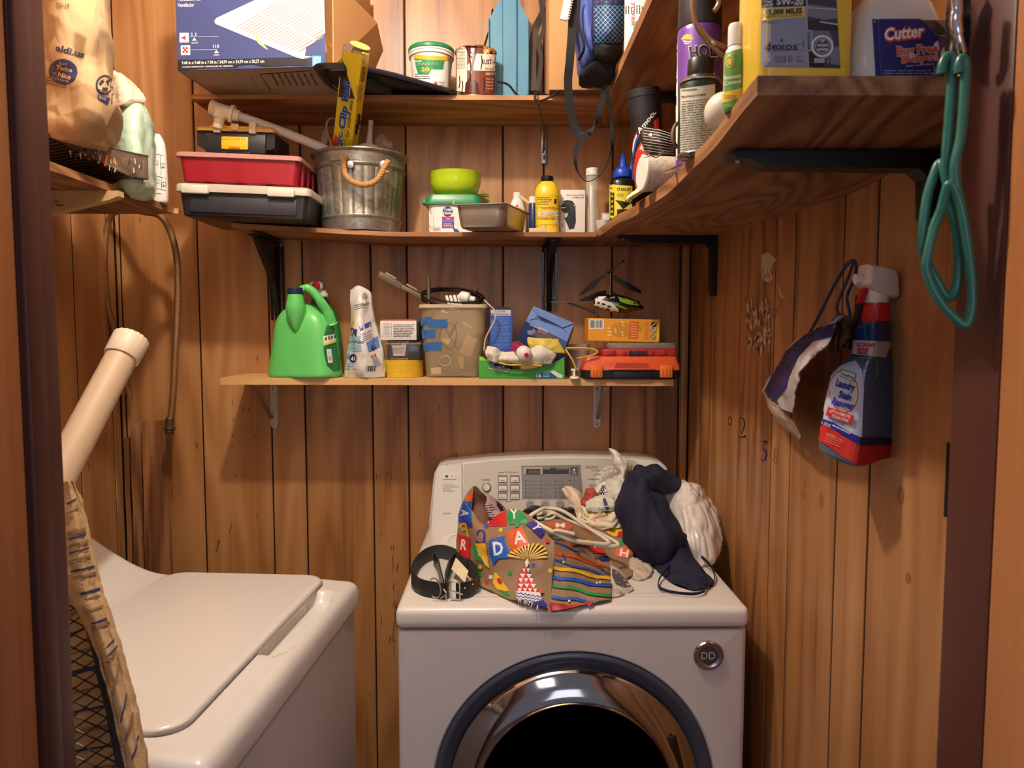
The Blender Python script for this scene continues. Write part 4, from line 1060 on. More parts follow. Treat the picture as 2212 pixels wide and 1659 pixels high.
# galvanised bucket with rope handles
bx = at(779, 400, 2.085).x; zb = SM_ + bowz(bx) + .001; zt = at(779, 315, 1.953).z - zb
t = thing('metal_bucket', 'galvanised metal bucket with a rope handle on the middle shelf', 'bucket', (bx, 2.085, zb))
GALV = mat((158, 156, 144), .38, .75, var=.2, nscale=120, vor=True, bump=.25, bscale=40)
rg = []
def brad(z): return .104 + (.124 - .104) * z / zt
for z, add, fl in ((0, -.002, 0), (.001, .001, 0), (.030, .002, 0), (.033, .004, 0), (.036, .0045, 0), (.039, .001, 0), (.042, 0, 1), (zt * .5, 0, 1), (zt * .78, 0, 1), (zt * .80, .003, 0), (zt * .815, .0045, 0), (zt * .83, .003, 0), (zt * .85, 0, 0), (zt - .008, 0, 0), (zt - .006, .006, 0), (zt - .003, .009, 0), (zt, .008, 0), (zt + .002, .004, 0), (zt + .001, 0, 0), (zt - .01, -.002, 0), (.01, -.003, 0)):
    r_ = brad(z) + add; q = []
    for i in range(120):
        a = 2 * math.pi * i / 120; k = i % 5
        rr = r_ - (.0022 if (fl and k == 0) else 0); q.append(Vector((bx + rr * math.cos(a), 2.085 + rr * math.sin(a), zb + z)))
    rg.append(q)
MB().loft(rg).build('pail', GALV, t, 28)
def rope(pts, r, name, m, parent, turns=26):
    P = spline(pts, 10); k = len(P)
    for s in range(3):
        Q = []; nx = Vector((0, 1, 0))
        for i in range(k):
            tg = (P[min(i + 1, k - 1)] - P[max(i - 1, 0)]).normalized(); nx = (nx - tg * nx.dot(tg)).normalized(); ny = tg.cross(nx)
            a = 2 * math.pi * (s / 3 + i * turns / 3 / k * 1.2); Q.append(P[i] + (nx * math.cos(a) + ny * math.sin(a)) * r * .5)
        MB().tube(Q, r * .62, 7).build(name, m, parent, 80)
ROPE = mat((182, 136, 84), .9, var=.2, nscale=90, bump=.6, bscale=260)
yf = 1.953
rope([at(748, 340, yf + .012), at(742, 352, yf), at(747, 378, yf - .01), at(765, 394, yf - .014), at(790, 399, yf - .015), at(815, 388, yf - .012), at(830, 362, yf - .004), at(838, 349, yf + .006)], .0075, 'rope_strand', ROPE, t, 30)
MB().sphere(at(836, 372, yf - .004), .006, .005, .004, 10, 8).build('rope_end', ROPE, t)
for px in (756, 828):
    p_ = at(px, 356, yf + .006); MB().lathe([(.006, 0), (.010, .001), (.010, .003), (.006, .004)], 20, T=axis(p_, p_ - Vector((0, 1, 0)))).build('grommet', STEEL, t)

# things in the bucket
t = thing('socket_rail_box', 'yellow cardboard box for socket clip rails standing up in the bucket', 'box', at(745, 330, 2.03))
tq = [at(739, 108, 1.765), at(783, 119, 1.765), at(799, 113, 1.80)]; tq.append(tq[0] + tq[2] - tq[1])
bq = [at(719, 313, 1.975), at(760, 312, 1.975), at(773, 311, 2.015)]; bq.append(bq[0] + bq[2] - bq[1])
bq = [a + (b - a) * 1.55 for a, b in zip(tq, bq)]
YEL = mat((236, 206, 34), .4, var=.03, coat=.2)
yb = MB().loft([[v.copy() for v in tq], bq], caps=False).build('box_sleeve', YEL, t, 0)
mb = MB().loft([[v.copy() for v in bq], [v + Vector((0, 0, .001)) for v in bq]]); mb.build('box_base', YEL, t, 0)
iq = [v + (sum(tq, Vector()) / 4 - v) * .04 for v in tq]; ib = [a + (b - a) * .3 for a, b in zip(iq, bq)]
MB().loft([iq, ib]).build('box_interior', mat((70, 50, 44), .8), t, 0)
def card(pts, m, name, par, th=.0008):
    P = [Vector(p) for p in pts]; n = (P[1] - P[0]).cross(P[2] - P[0]).normalized() * th; k = len(P)
    return MB().add([p for p in P] + [p + n for p in P], [tuple(range(k))[::-1], tuple(range(k, 2 * k))] + [(i, (i + 1) % k, k + (i + 1) % k, k + i) for i in range(k)]).build(name, m, par, 0)
e_ = [at(778 + 22 * math.cos(R(a)), 98 + 6.5 * math.sin(R(a)) + 8 * math.cos(R(a)) * .9, 1.785) for a in range(0, 360, 20)]
card(e_, mat((240, 236, 30), .4), 'top_flap', t)
card([at(740, 108, 1.767), at(741, 98, 1.775), at(750, 93, 1.785), at(758, 98, 1.79), at(762, 104, 1.775), at(758, 112, 1.768)], mat((92, 62, 56), .7), 'side_flap', t)
card([at(782, 119, 1.767), at(783, 112, 1.78), at(797, 116, 1.79), at(795, 122, 1.79)], YEL, 'tuck_flap', t)
D = Decal([yb], 30); CB = (34, 72, 152)
def clip(s_, x0, y0, x1, y1, h, col, **k):
    D.text(s_, x0, y0, h, col, w=math.hypot(x1 - x0, y1 - y0), rot=math.degrees(math.atan2(y1 - y0, x1 - x0)), **k)
D.poly([(719, 318), (720, 306), (714, 300), (722, 300), (725, 289), (728, 298), (727, 318)], (206, 40, 32))
clip('3Pc.', 741, 314, 741, 285, 11, WH, bold=.06); clip('3Pc.', 740, 314, 740, 285, 11, CB, bold=.05)
clip('Clip Rail', 746, 280, 757, 177, 14.5, WH, bold=.06, shear=.15); clip('Clip Rail', 745, 280, 756, 177, 14, CB, bold=.05, shear=.15)
clip('for socket sets', 753, 297, 762, 218, 7.5, (24, 22, 20), shear=.25)
D.poly([(779, 142), (791, 144), (786, 180), (775, 178)], (232, 226, 206)); D.lay += 1
for k in range(11): D.line([(783 - k * .35, 146 + k * 2.9), (790 - k * .35, 147 + k * 2.9)], 1.4 if k % 3 else 2, (30, 26, 24), lay=False)
D.poly([(774, 182), (785, 183), (780, 222), (770, 220)], (222, 200, 120)); D.lines(770, 185, 784, 220, 8, (110, 96, 60), rot=0)
for x, y, r_ in ((775, 252, 4), (774, 263, 4.5), (771, 274, 4.5), (769, 285, 3)): D.disc(x, y, r_, 7, (34, 32, 40), 12)
D.build('printed_lettering', t)

t = thing('plastic_tube', 'translucent plastic tube with white tee fitting leaning in the bucket', 'tube', at(700, 315, 2.0))
p0, p1 = at(498, 245, 1.93), at(740, 338, 2.03)
MB().tube([p0 + (p1 - p0) * k / 6 + Vector((0, 0, .004 * math.sin(math.pi * k / 6))) for k in range(7)], .0118, 18, sm=3).build('tube', mat((206, 200, 190), .25, var=.05, alpha=.85), t)
CRM = mat((222, 206, 176), .45, var=.06)
q0 = at(455, 231, 1.925); q1 = p0 + (p1 - p0) * .015
L = (q1 - q0).length
MB().lathe([(.018, 0), (.019, .002), (.018, .004), (.019, .006), (.018, .008), (.019, .010), (.018, .012), (.0165, .016), (.0165, L - .006), (.022, L - .005), (.023, L), (.022, L + .004), (.0165, L + .005), (.0135, L + .018), (.012, L + .018)], 26, T=axis(q0, q1)).build('tee_fitting', CRM, t)
q2 = at(477, 240, 1.925); q3 = at(470, 277, 1.925)
MB().lathe([(.0165, 0), (.0165, .018), (.0125, .020), (.013, .023), (.0122, .025), (.013, .028), (.0122, .030), (.013, .033), (.0122, .035), (.013, .038), (.011, .044), (.009, .044)], 24, T=axis(q2, q3)).build('threaded_nipple', CRM, t)

t = thing('glue_bottle', 'white glue bottle with tall nozzle poking out of the bucket', 'bottle', at(795, 320, 2.10))
q0 = at(796, 330, 2.10); 
MB().lathe([(.028, -.06), (.029, .0), (.029, .016), (.024, .020), (.011, .024), (.0085, .03), (.006, .072), (.006, .076), (.0075, .077), (.0065, .088), (.001, .088)], 26, T=axis(q0, at(803, 240, 2.10))).build('bottle', mat((240, 238, 230), .4), t)
t = thing('extension_cord', 'beige cord and socket poking out of the bucket left of the yellow box', 'cord', at(706, 318, 2.1))
mb = MB().tube([at(722, 330, 2.1), at(711, 300, 2.1), at(705, 275, 2.09), at(710, 258, 2.09), at(722, 256, 2.10), at(728, 265, 2.11), at(722, 300, 2.1), at(720, 330, 2.1)], .003, 8, sm=5); mb.build('cord', mat((196, 176, 156), .5), t)
MB().box(-.010, .010, -.008, .008, -.03, .022, .003, T=xf(at(703, 300, 2.11), (0, R(14), 0))).build('socket', mat((176, 152, 132), .5), t)
t = thing('clear_packaging', 'clump of clear crinkled packaging at the right rim of the bucket', 'packaging', at(830, 320, 2.1))
weld(pillow([[at(812, 296, 2.1), at(826, 289, 2.09), at(842, 300, 2.1)], [at(810, 315, 2.09), at(828, 312, 2.08), at(848, 316, 2.09)], [at(812, 330, 2.1), at(830, 330, 2.09), at(846, 330, 2.1)]], 14, 14, .03, .006, 60, 4).build('wrap', mat((196, 186, 176), .15, alpha=.45), t, 20))

# ---------------------------------------------------------------- middle shelf, centre group
LIME = mat((178, 206, 34), .28, var=.03, coat=.4)
x0, x1 = at(924, 470, 2.045).x, at(1034, 470, 2.045).x; xm = (x0 + x1) / 2
zt = at(960, 440, 2.045).z - SM_
t = thing('storage_tub', 'white tub with green lid and round blue logo under the lime bowl', 'tub', (xm, 2.08, SM_))
rg = [[Vector((x, y, SM_ + z)) for x, y in rrect(x0 + g, x1 - g, 2.045 + g, 2.185 - g, .018, 5)] for z, g in ((.0005, .009), (.003, .006), (zt, .0))]
to = MB().loft(rg).build('tub', mat((214, 212, 204), .35, alpha=.97), t, 40)
rg = [[Vector((x, y, SM_ + z)) for x, y in rrect(x0 - g, x1 + g, 2.045 - g, 2.185 + g, .02, 5)] for z, g in ((zt - .002, .003), (zt - .002, .008), (zt + .006, .0085), (zt + .018, .005), (zt + .024, .003), (zt + .024, -.002))]
MB().loft(rg).build('lid', mat((34, 132, 84), .35, coat=.2), t, 40)
MB().box(x0 - .018, x0 + .01, 2.06, 2.10, SM_ + zt + .002, SM_ + zt + .012, .004).build('lid_tab', mat((34, 132, 84), .35), t)
D = Decal([to], 12)
D.poly(rrect(927, 1034, 441, 502, 5), (238, 238, 234)); D.rect(978, 434, 997, 440, (214, 176, 40)); D.disc(967, 457, 11, 11, (36, 66, 142)); D.text('Total', 967, 455.5, 6.5, WH, w=17, anchor='c', bold=.03); D.text('Home', 967, 463, 6.5, WH, w=18, anchor='c', bold=.03)
D.rect(955, 468, 981, 475, (206, 44, 50)); D.rect(955, 475, 981, 480, (74, 132, 200)); D.rect(955, 480, 981, 493, (122, 52, 130)); D.text('Ultra', 968, 473.5, 3.5, WH, w=9, anchor='c'); D.lines(958, 482, 978, 492, 3, WH); D.lines(939, 491, 954, 503, 4, (60, 64, 90)); D.poly([(978, 492), (988, 495), (994, 502), (981, 501)], (40, 84, 170))
D.build('printed_label', t)
zz = SM_ + zt + .0245
t = thing('bowl', 'glossy lime green bowl sitting on the green-lidded tub', 'bowl', (at(984, 400, 2.11).x, 2.11, zz))
zt2 = at(984, 364, 2.04).z - zz
cyl(984, 2.11, 0, zz, [(.040, 0), (.045, .001), (.046, .005), (.050, .008), (.058, .013), (.066, .024), (.0705, .042), (.0725, zt2 - .002), (.0735, zt2), (.0715, zt2), (.069, .042), (.060, .02), (.03, .010), (.001, .009)], n=48).build('bowl', LIME, t, 50)
t = thing('scoop', 'lime green scoop behind the tub showing only its square handle', 'scoop', (at(1030, 440, 2.17).x, 2.17, SM_))
c = at(1046, 430, 2.185); MB().lathe([(.006, 0), (.008, .004), (.008, .05), (.007, .05), (.006, .008), (.001, .006)], 28, (c.x, 2.185, SM_)).build('cup', LIME, t)
MB().band([at(1030, 424, 2.185), at(1052, 422, 2.18), at(1058, 428, 2.18), at(1058, 450, 2.18), at(1052, 458, 2.18), at(1034, 458, 2.185)], .012, .008, (0, 1, 0), sm=3).build('handle', LIME, t, 50)

# loaf pan
zr = SM_ + .057
def pz(px, py): v = atz(px, py, zr); return v
fl, fr_, br = pz(972, 443), pz(1093, 439), pz(1150, 464); bl = fl + br - fr_
cc = (fl + fr_ + br + bl) / 4
def prr(k, z, r=.16):
    e1_, e2_ = (fr_ - fl), (bl - fl); o = []
    for u, v in rrect(-.5, .5, -.5, .5, r, 5):
        o.append(Vector((cc.x, cc.y, z)) + Vector((e1_.x, e1_.y, 0)) * u * k + Vector((e2_.x, e2_.y, 0)) * v * k)
    return o
STL = mat((178, 168, 152), .3, .75, var=.12, nscale=12, bump=.05)
t = thing('baking_pan', 'small stainless steel loaf pan with wide rim beside the tub', 'pan', (cc.x, cc.y, SM_))
MB().loft([prr(.74, SM_ + .0015), prr(.80, SM_ + .003), prr(.84, SM_ + .010), prr(.88, SM_ + .035), prr(.885, SM_ + .038), prr(.90, SM_ + .053), prr(.91, zr - .001, .12), prr(1.0, zr, .06), prr(1.0, zr + .0015, .06), prr(.90, zr + .001, .12), prr(.87, SM_ + .036), prr(.80, SM_ + .006), prr(.5, SM_ + .005)]).build('pan', STL, t, 35)

# cleaner bottles behind
t = thing('cleaner_bottle', 'small white bottle with red triangle logo behind the steel pan', 'bottle', base(1117, 2.185, SM_))
bo = silho(rows_s([(416, 1109, 1125), (427, 1108, 1126), (429, 1106, 1128), (440, 1101, 1133), (460, 1098, 1137), (500, 1098, 1137)], 3), 2.185, SM_, asp=.7).build('bottle', PLW, t)
D = Decal([bo], 8); D.poly([(1113, 447), (1121, 447), (1117, 440)], (200, 50, 40)); D.text('BISSELL', 1117, 451, 3, (150, 40, 40), w=18, anchor='c'); D.build('printed_label', t)
single(MB().box(-.004, .004, -.003, .003, -.034, .028, .001, T=xf(at(1140, 437, 2.12), (0, R(-52), 0))), 'wooden_peg', PINE, 'thin wooden peg leaning between the white bottle and blue tube', 'peg')
t = thing('ointment_tube', 'slim blue bottle with white cap standing behind the yellow bottle', 'bottle', base(1152, 2.115, SM_))
cyl(1152, 2.115, 0, SM_, [(.013, 0), (.0135, .002), (.0135, .092), (.012, .096), (.001, .096)]).build('tube', mat((40, 56, 96), .3, coat=.3), t)
cyl(1152, 2.115, 0, SM_ + .0965, [(.0125, 0), (.0125, .016), (.011, .018), (.001, .018)]).build('cap', PLW, t)
t = thing('drain_cleaner_bottle', 'yellow bottle with black cap and dense red print on its label', 'bottle', base(1182, 2.045, SM_))
bo = silho(rows_s([(392, 1169, 1195), (394, 1168, 1197), (402, 1160, 1204), (412, 1156, 1208), (422, 1155, 1210), (430, 1156, 1209), (476, 1157, 1208), (481, 1156, 1209), (484, 1157, 1208), (500, 1157, 1208)], 3), 2.045, SM_, p=2.2, asp=.85).build('bottle', mat((236, 200, 44), .35, coat=.3), t, 50)
zc2 = at(1182, 392, 2.045).z; cyl(1182, 2.045, 0, zc2 - .001, [(.0165, 0), (.017, .001), (.017, .012), (.015, .014), (.001, .014)]).build('cap', BLACKP, t)
D = Decal([bo], 7); D.lines(1160, 425, 1192, 444, 5, (96, 70, 30)); D.rect(1197, 430, 1202, 440, (60, 40, 24)); D.lines(1159, 446, 1207, 453, 2, (150, 60, 30)); D.rect(1162, 456, 1204, 466, (232, 224, 196)); D.lines(1160, 456, 1206, 476, 7, (130, 70, 40), rag=.1); D.rect(1199, 458, 1206, 484, (228, 222, 200)); D.bars(1200, 460, 1205, 482, 8, horiz=True); D.build('printed_label', t)
t = thing('mouse_trap', 'small wooden trap lying in front of the yellow bottle', 'trap', base(1162, 1.995, SM_))
xa, xb = at(1143, 495, 1.99).x, at(1181, 495, 1.99).x
MB().box(xa, xb, 1.988, 2.004, SM_ + .0003, SM_ + .011, .001, T=Matrix()).build('wood_base', mat((214, 196, 150), .7, var=.1, nscale=30), t)
MB().tube([(xb - .012, 1.989, SM_ + .012), (xb - .008, 1.989, SM_ + .018), (xb - .002, 1.989, SM_ + .018), (xb - .002, 1.989, SM_ + .012)], .0008, 6).build('wire', STEEL, t)
# white box with a black motor on it
x0, x1 = at(1211, 450, 2.07).x, at(1264, 450, 2.07).x
t = thing('product_box', 'white box printed with a black round device, behind the yellow bottle', 'box', ((x0 + x1) / 2, 2.11, SM_))
bo = MB().box(x0, x1, 2.07, 2.15, SM_ + .0003, at(1237, 410, 2.07).z, .001).build('box', mat((232, 226, 216), .5), t)
D = Decal([bo], 40); D.poly([(1209, 500), (1209, 445), (1214, 436), (1224, 432), (1236, 434), (1243, 444), (1244, 480), (1240, 494), (1230, 496), (1222, 500)], (40, 40, 44)); D.disc(1226, 449, 15, 12, (56, 56, 62), 24); D.poly([(1218, 456), (1226, 440), (1234, 456)], (22, 22, 26)); D.text('Electric Vacuum Sealer', 1224, 423, 3.2, (140, 100, 84), w=38); D.text('for Mason Jar', 1236, 428, 3.2, (140, 100, 84), w=26); D.rect(1211, 475, 1220, 498, WH); D.bars(1212, 482, 1217, 490, 5); D.build('printed_face', t)
# clear tube with white cap
t = thing('dispenser_tube', 'clear upright tube bottle with white screw cap behind strap loop', 'bottle', base(1279, 2.10, SM_))
z1 = at(1279, 380, 2.10).z
cyl(1279, 2.10, 0, SM_, [(.0195, 0), (.021, .002), (.021, .075), (.0175, .085), (.0175, z1 - SM_ - .004), (.015, z1 - SM_), (.001, z1 - SM_)]).build('bottle', mat((226, 220, 206), .2, alpha=.45), t)
cyl(1279, 2.10, 0, z1, [(.0175, 0), (.0175, .018), (.016, .020), (.001, .020)]).build('cap', mat((238, 234, 226), .4), t)
cyl(1279, 2.10, 0, SM_ + .002, [(.007, 0), (.007, .14), (.001, .14)]).build('inner_tube', mat((236, 232, 222), .4), t)
# small clear containers
t = thing('pill_box', 'little clear hinged box standing between tube and black bottle', 'box', base(1308, 2.06, SM_))
x0, x1 = at(1299, 450, 2.06).x, at(1320, 450, 2.06).x
MB().box(x0, x1, 2.05, 2.075, SM_ + .026, SM_ + .062, .004).build('lid', mat((226, 222, 208), .15, alpha=.5), t)
MB().box(x0 + .004, x1 - .004, 2.049, 2.05, SM_ + .034, SM_ + .056, .0004).build('frame', PLW, t)
MB().box(x0 - .012, x1, 2.04, 2.08, SM_ + .022, SM_ + .026, .001).build('shelf_lip', mat((226, 222, 208), .2, alpha=.6), t)
MB().box(x0 - .006, x1, 2.045, 2.078, SM_ + .0005, SM_ + .022, .003).build('base', mat((216, 212, 200), .15, alpha=.5), t)
t = thing('measuring_cup', 'little frosted cup at the shelf corner below the pill box', 'cup', base(1302, 2.01, SM_))
cyl(1302, 2.01, 0, SM_, [(.014, .0003), (.0145, .001), (.018, .034), (.0165, .034), (.013, .003), (.001, .003)], n=20).build('cup', mat((222, 218, 206), .25, alpha=.6), t)
# ================================================================ right side shelf goods
def ts(y): return topside(y) + .0006
# black-capped chalk bottle
t = thing('chalk_bottle', 'black bottle with blue spout cap and yellow label at the shelf corner', 'bottle', base(1344, 1.955, ts(1.955)))
bo = silho(rows_s([(384, 1327, 1361), (390, 1319, 1368), (398, 1316, 1371), (420, 1316, 1372), (470, 1316, 1372), (484, 1317, 1371), (489, 1320, 1368)], 3), 1.955, ts(1.955), p=2.2, asp=.8).build('bottle', mat((24, 24, 28), .3, coat=.3), t, 50)
zq = at(1344, 385, 1.955).z; BL2 = mat((36, 74, 190), .35, coat=.2)
q = []
for z, r_ in ((0, .0235), (.002, .0245), (.018, .0240), (.024, .020), (.026, .014)):
    q.append([Vector((at(1344, 400, 1.955).x + (r_ + (.0006 if i % 2 else 0)) * math.cos(2 * math.pi * i / 60), 1.955 + (r_ + (.0006 if i % 2 else 0)) * math.sin(2 * math.pi * i / 60), zq + z)) for i in range(60)])
MB().loft(q).build('cap', BL2, t, 50)
cyl(1345, 1.955, 0, zq + .026, [(.012, 0), (.0115, .001), (.0055, .036), (.004, .038), (.001, .038)]).build('spout', BL2, t)
D = Decal([bo], 7)
D.poly([(1317, 398), (1366, 402), (1365, 474), (1317, 472)], (230, 214, 56)); D.rect(1319, 416, 1327, 466, (40, 38, 30)); D.poly([(1329, 432), (1364, 438), (1346, 452)], (30, 28, 24)); D.rect(1333, 452, 1364, 466, (36, 34, 30))
D.text('STANLEY', 1333, 412, 6, (28, 26, 22), w=30, bold=.03); D.lines(1333, 418, 1350, 426, 3, (60, 52, 20)); D.text('4', 1350, 436, 7, (30, 30, 26)); D.text('STANLEY', 1318, 408, 4, (190, 170, 40), w=9)
for k in range(4): D.disc(1323, 424 + k * 11, 2.2, 2.8, (200, 190, 60), 10)
D.build('printed_label', t)
t = thing('spray_cleaner', 'translucent blue plastic bottle half hidden behind the black and red tube', 'bottle', base(1374, 2.07, ts(2.07)))
silho(rows_s([(332, 1366, 1378), (350, 1360, 1380), (366, 1355, 1386), (395, 1352, 1392), (440, 1350, 1394), (470, 1350, 1394)], 3), 2.07, ts(2.07), p=2.6, asp=.5).build('bottle', mat((76, 96, 196), .25, alpha=.85, coat=.3), t, 50)
# grease tube
t = thing('grease_tube', 'large black and red tube standing tilted on the side shelf', 'tube', base(1410, 1.74, ts(1.74)))
b0 = at(1410, 455, 1.76); b0.z = ts(1.76); tp_ = at(1391, 198, 1.72)
Ta = axis(b0, tp_); LL = (tp_ - b0).length
bo = MB().lathe([(.030, .001), (.034, .004), (.0355, .02), (.0355, LL - .05)], 40, T=Ta).build('tube', mat((30, 28, 32), .4, coat=.2), t)
MB().lathe([(.0355, LL - .05), (.0362, LL - .012), (.0375, LL - .012), (.0375, LL + .002), (.035, LL + .005), (.001, LL + .005)], 40, T=Ta).build('cap', mat((36, 36, 42), .45, var=.35, nscale=30), t)
D = Decal([bo], 6); RE = (196, 52, 40)
D.poly([(1372, 300), (1378, 288), (1430, 340), (1446, 440), (1446, 470), (1376, 470), (1368, 340)], (30, 26, 30))
D.poly([(1366, 312), (1372, 290), (1378, 284), (1370, 320), (1368, 340)], RE); D.line([(1376, 292), (1371, 304), (1368, 322), (1367, 340)], 2.6, (236, 232, 226)); D.line([(1380, 292), (1374, 306), (1371, 322), (1369, 334)], 3, (40, 96, 190))
D.poly([(1374, 330), (1388, 300), (1394, 312), (1400, 350), (1410, 380), (1440, 385), (1444, 470), (1378, 470), (1370, 360)], RE)
D.poly([(1412, 262), (1422, 254), (1424, 280), (1412, 276)], RE)
for k in range(9): D.line([(1372 + k * 1, 352 + k * 12), (1400 + k * 2, 345 + k * 12)], .8, (120, 20, 20), lay=(k == 0))
D.text('Amoco', 1381, 290, 10, (236, 232, 224), w=62, rot=-52, bold=.03, shear=.25); D.text('R', 1382, 322, 11, (240, 226, 214), rot=25, bold=.04); D.text('O', 1383, 340, 10, (240, 226, 214), rot=25, bold=.04); D.lines(1380, 424, 1406, 440, 3, (130, 24, 20))
D.build('printed_label', t)
# crinkled black bag
t = thing('seed_packet', 'crumpled clear-black plastic bag with white print lying on the shelf goods', 'packaging', at(1425, 330, 1.47))
bo = weld(pillow([[at(1386, 272, 1.37), at(1420, 278, 1.33), at(1462, 292, 1.33)], [at(1386, 300, 1.35), at(1424, 305, 1.30), at(1464, 316, 1.31)], [at(1390, 322, 1.35), at(1426, 335, 1.31), at(1464, 338, 1.31)]], 26, 18, .04, .006, 34, 7, ridged=2).build('bag', mat((34, 32, 34), .15, var=.2, coat=.6), t, 30))
D = Decal([bo], 7)
for k in range(9): D.line([(1390, 276 + k * 6), (1424, 281 + k * 6), (1455, 291 + k * 5.2)], 1.0, (196, 188, 180), lay=(k == 0))
D.poly([(1400, 292), (1408, 287), (1409, 295)], (226, 222, 216)); D.build('printed_text', t)
# roll of speckled tape lying on the edge
t = thing('tape_roll', 'dirty speckled white roll lying on the edge of the side shelf', 'roll', at(1425, 390, 1.30))
yy = 1.305; zc_ = ts(yy) + .0300
Tq = xf((at(1386, 360, yy).x, yy, zc_), (0, R(90), R(8)))
SPK = mat((196, 184, 160), .85, var=.45, nscale=160, bump=.3, bscale=120)
MB().lathe([(.020, 0), (.0285, 0), (.030, .002), (.030, .075), (.0285, .077), (.020, .077)], 40, T=Tq).build('roll', SPK, t)
MB().lathe([(.0285, -.0008), (.0305, .001), (.0305, .004), (.0285, .0045)], 40, T=Tq).build('rim', mat((232, 226, 214), .5), t)
MB().lathe([(.020, .0), (.020, .076)], 30, T=Tq).build('core', CARDI, t)
MB().tube([at(1392, 341, 1.27), at(1405, 336, 1.265), at(1418, 340, 1.265), at(1428, 332, 1.27), at(1434, 325, 1.27)], .0012, 6, sm=4).build('wire_tie', mat((120, 116, 110), .4, .5), t)
# cloth and blade hanging at the edge
t = thing('glove', 'cream work glove folded over a dark blade at the shelf edge', 'glove', at(1395, 415, 1.42))
weld(pillow([[at(1356, 424, 1.40), at(1385, 402, 1.39), at(1436, 391, 1.38)], [at(1354, 430, 1.38), at(1386, 410, 1.37), at(1434, 398, 1.37)], [at(1358, 438, 1.39), at(1388, 416, 1.38), at(1424, 404, 1.38)]], 20, 10, .035, .004, 40, 2).build('cloth', mat((222, 206, 172), .8, bump=.3), t, 60))
weld(pillow([[at(1362, 436, 1.41), at(1392, 414, 1.40), at(1434, 397, 1.40)], [at(1366, 442, 1.41), at(1396, 426, 1.40), at(1420, 412, 1.40)]], 16, 6, .03, .0, 40, 2).build('dark_lining', mat((26, 20, 18), .7), t, 60))
MB().lathe([(.0062, 0), (.0068, .001), (.0062, .002)], 20, T=axis(at(1397, 408, 1.362), at(1397, 408, 1.0)), sy=.5).build('ring', CRM, t)
t = thing('wood_splinter', 'thin pointed wood scrap sticking out over the side shelf edge', 'scrap', at(1450, 370, 1.16))
MB().add([at(1434, 372, 1.12), at(1440, 376, 1.12), at(1472, 352, 1.16), at(1474, 358, 1.16), at(1436, 374, 1.13), at(1474, 354, 1.18)], [(0, 2, 3, 1), (0, 4, 5, 2), (1, 3, 5, 4), (0, 1, 4), (2, 5, 3)]).build('splinter', PINE, t, 0)
# purple aerosol
yy = 1.225; t = thing('hair_spray', 'tall purple aerosol can with black cap behind the small spray can', 'aerosol', base(1510, yy, ts(yy)))
zt = at(1508, 66, yy).z - ts(yy)
rr = (at(1556, 200, yy).x - at(1462, 200, yy).x) / 2; xcn = at(1509, 200, yy).x
bo = MB().lathe([(rr * .94, 0), (rr, .003), (rr, zt - .008), (rr * .97, zt - .002), (rr * .95, zt)], 44, (xcn, yy, ts(yy))).build('can', mat((112, 74, 166), .25, .3, coat=.4), t)
MB().lathe([(rr * .97, 0), (rr * .985, .002), (rr * .93, .10), (rr * .9, .104), (.001, .104)], 44, (xcn, yy, ts(yy) + zt + .0003)).build('cap', mat((40, 38, 42), .35, var=.25, nscale=30), t)
D = Decal([bo], 6)
D.poly([(1460, 130), (1464, 90), (1466, 345), (1461, 345)], (232, 226, 220))
D.poly([(1500, 110), (1554, 76), (1556, 130), (1540, 150), (1520, 190), (1505, 160)], (84, 58, 134))
D.poly([(1471, 85), (1478, 76), (1486, 73), (1495, 77), (1498, 86)], (226, 184, 70)); D.poly([(1474, 86), (1495, 88), (1490, 95), (1480, 96)], (226, 216, 206)); D.lines(1476, 86, 1494, 94, 2, (90, 60, 140))
D.text('HOLD', 1491, 129, 28, (226, 214, 190), w=78, rot=-8, bold=.05); D.text('HOLD', 1492, 128, 26, (22, 18, 24), w=76, rot=-8, bold=.03)
D.text('IT', 1540, 158, 34, (226, 214, 190), w=16, rot=-3, bold=.05, anchor='c'); D.text('IT', 1540, 157, 32, (22, 18, 24), w=14, rot=-3, bold=.03, anchor='c')
D.build('printed_label', t)
# white ball and cup ring behind
single(MB().sphere((at(1564, 255, .955).x, .955, ts(.955) + .0252), .0248, .0248, .0250, 32, 20), 'white_ball', mat((226, 216, 198), .3, coat=.3), 'smooth white ball at the shelf edge between spray can and green bottle', 'ball', smooth=80)
t = thing('mug', 'white mug with brown ring handle between black bag and spray can', 'mug', base(1462, 1.35, ts(1.35)))
MB().lathe([(.018, 0), (.020, .002), (.0225, .07), (.0205, .07), (.018, .004), (.001, .004)], 28, (at(1473, 300, 1.36).x, 1.36, ts(1.36))).build('cup', PLW, t)
MB().tube([at(1470, 262, 1.12), at(1458, 272, 1.11), at(1453, 292, 1.105), at(1458, 312, 1.105), at(1471, 322, 1.11)], .0028, 8, sm=5).build('handle', mat((120, 92, 70), .4), t)
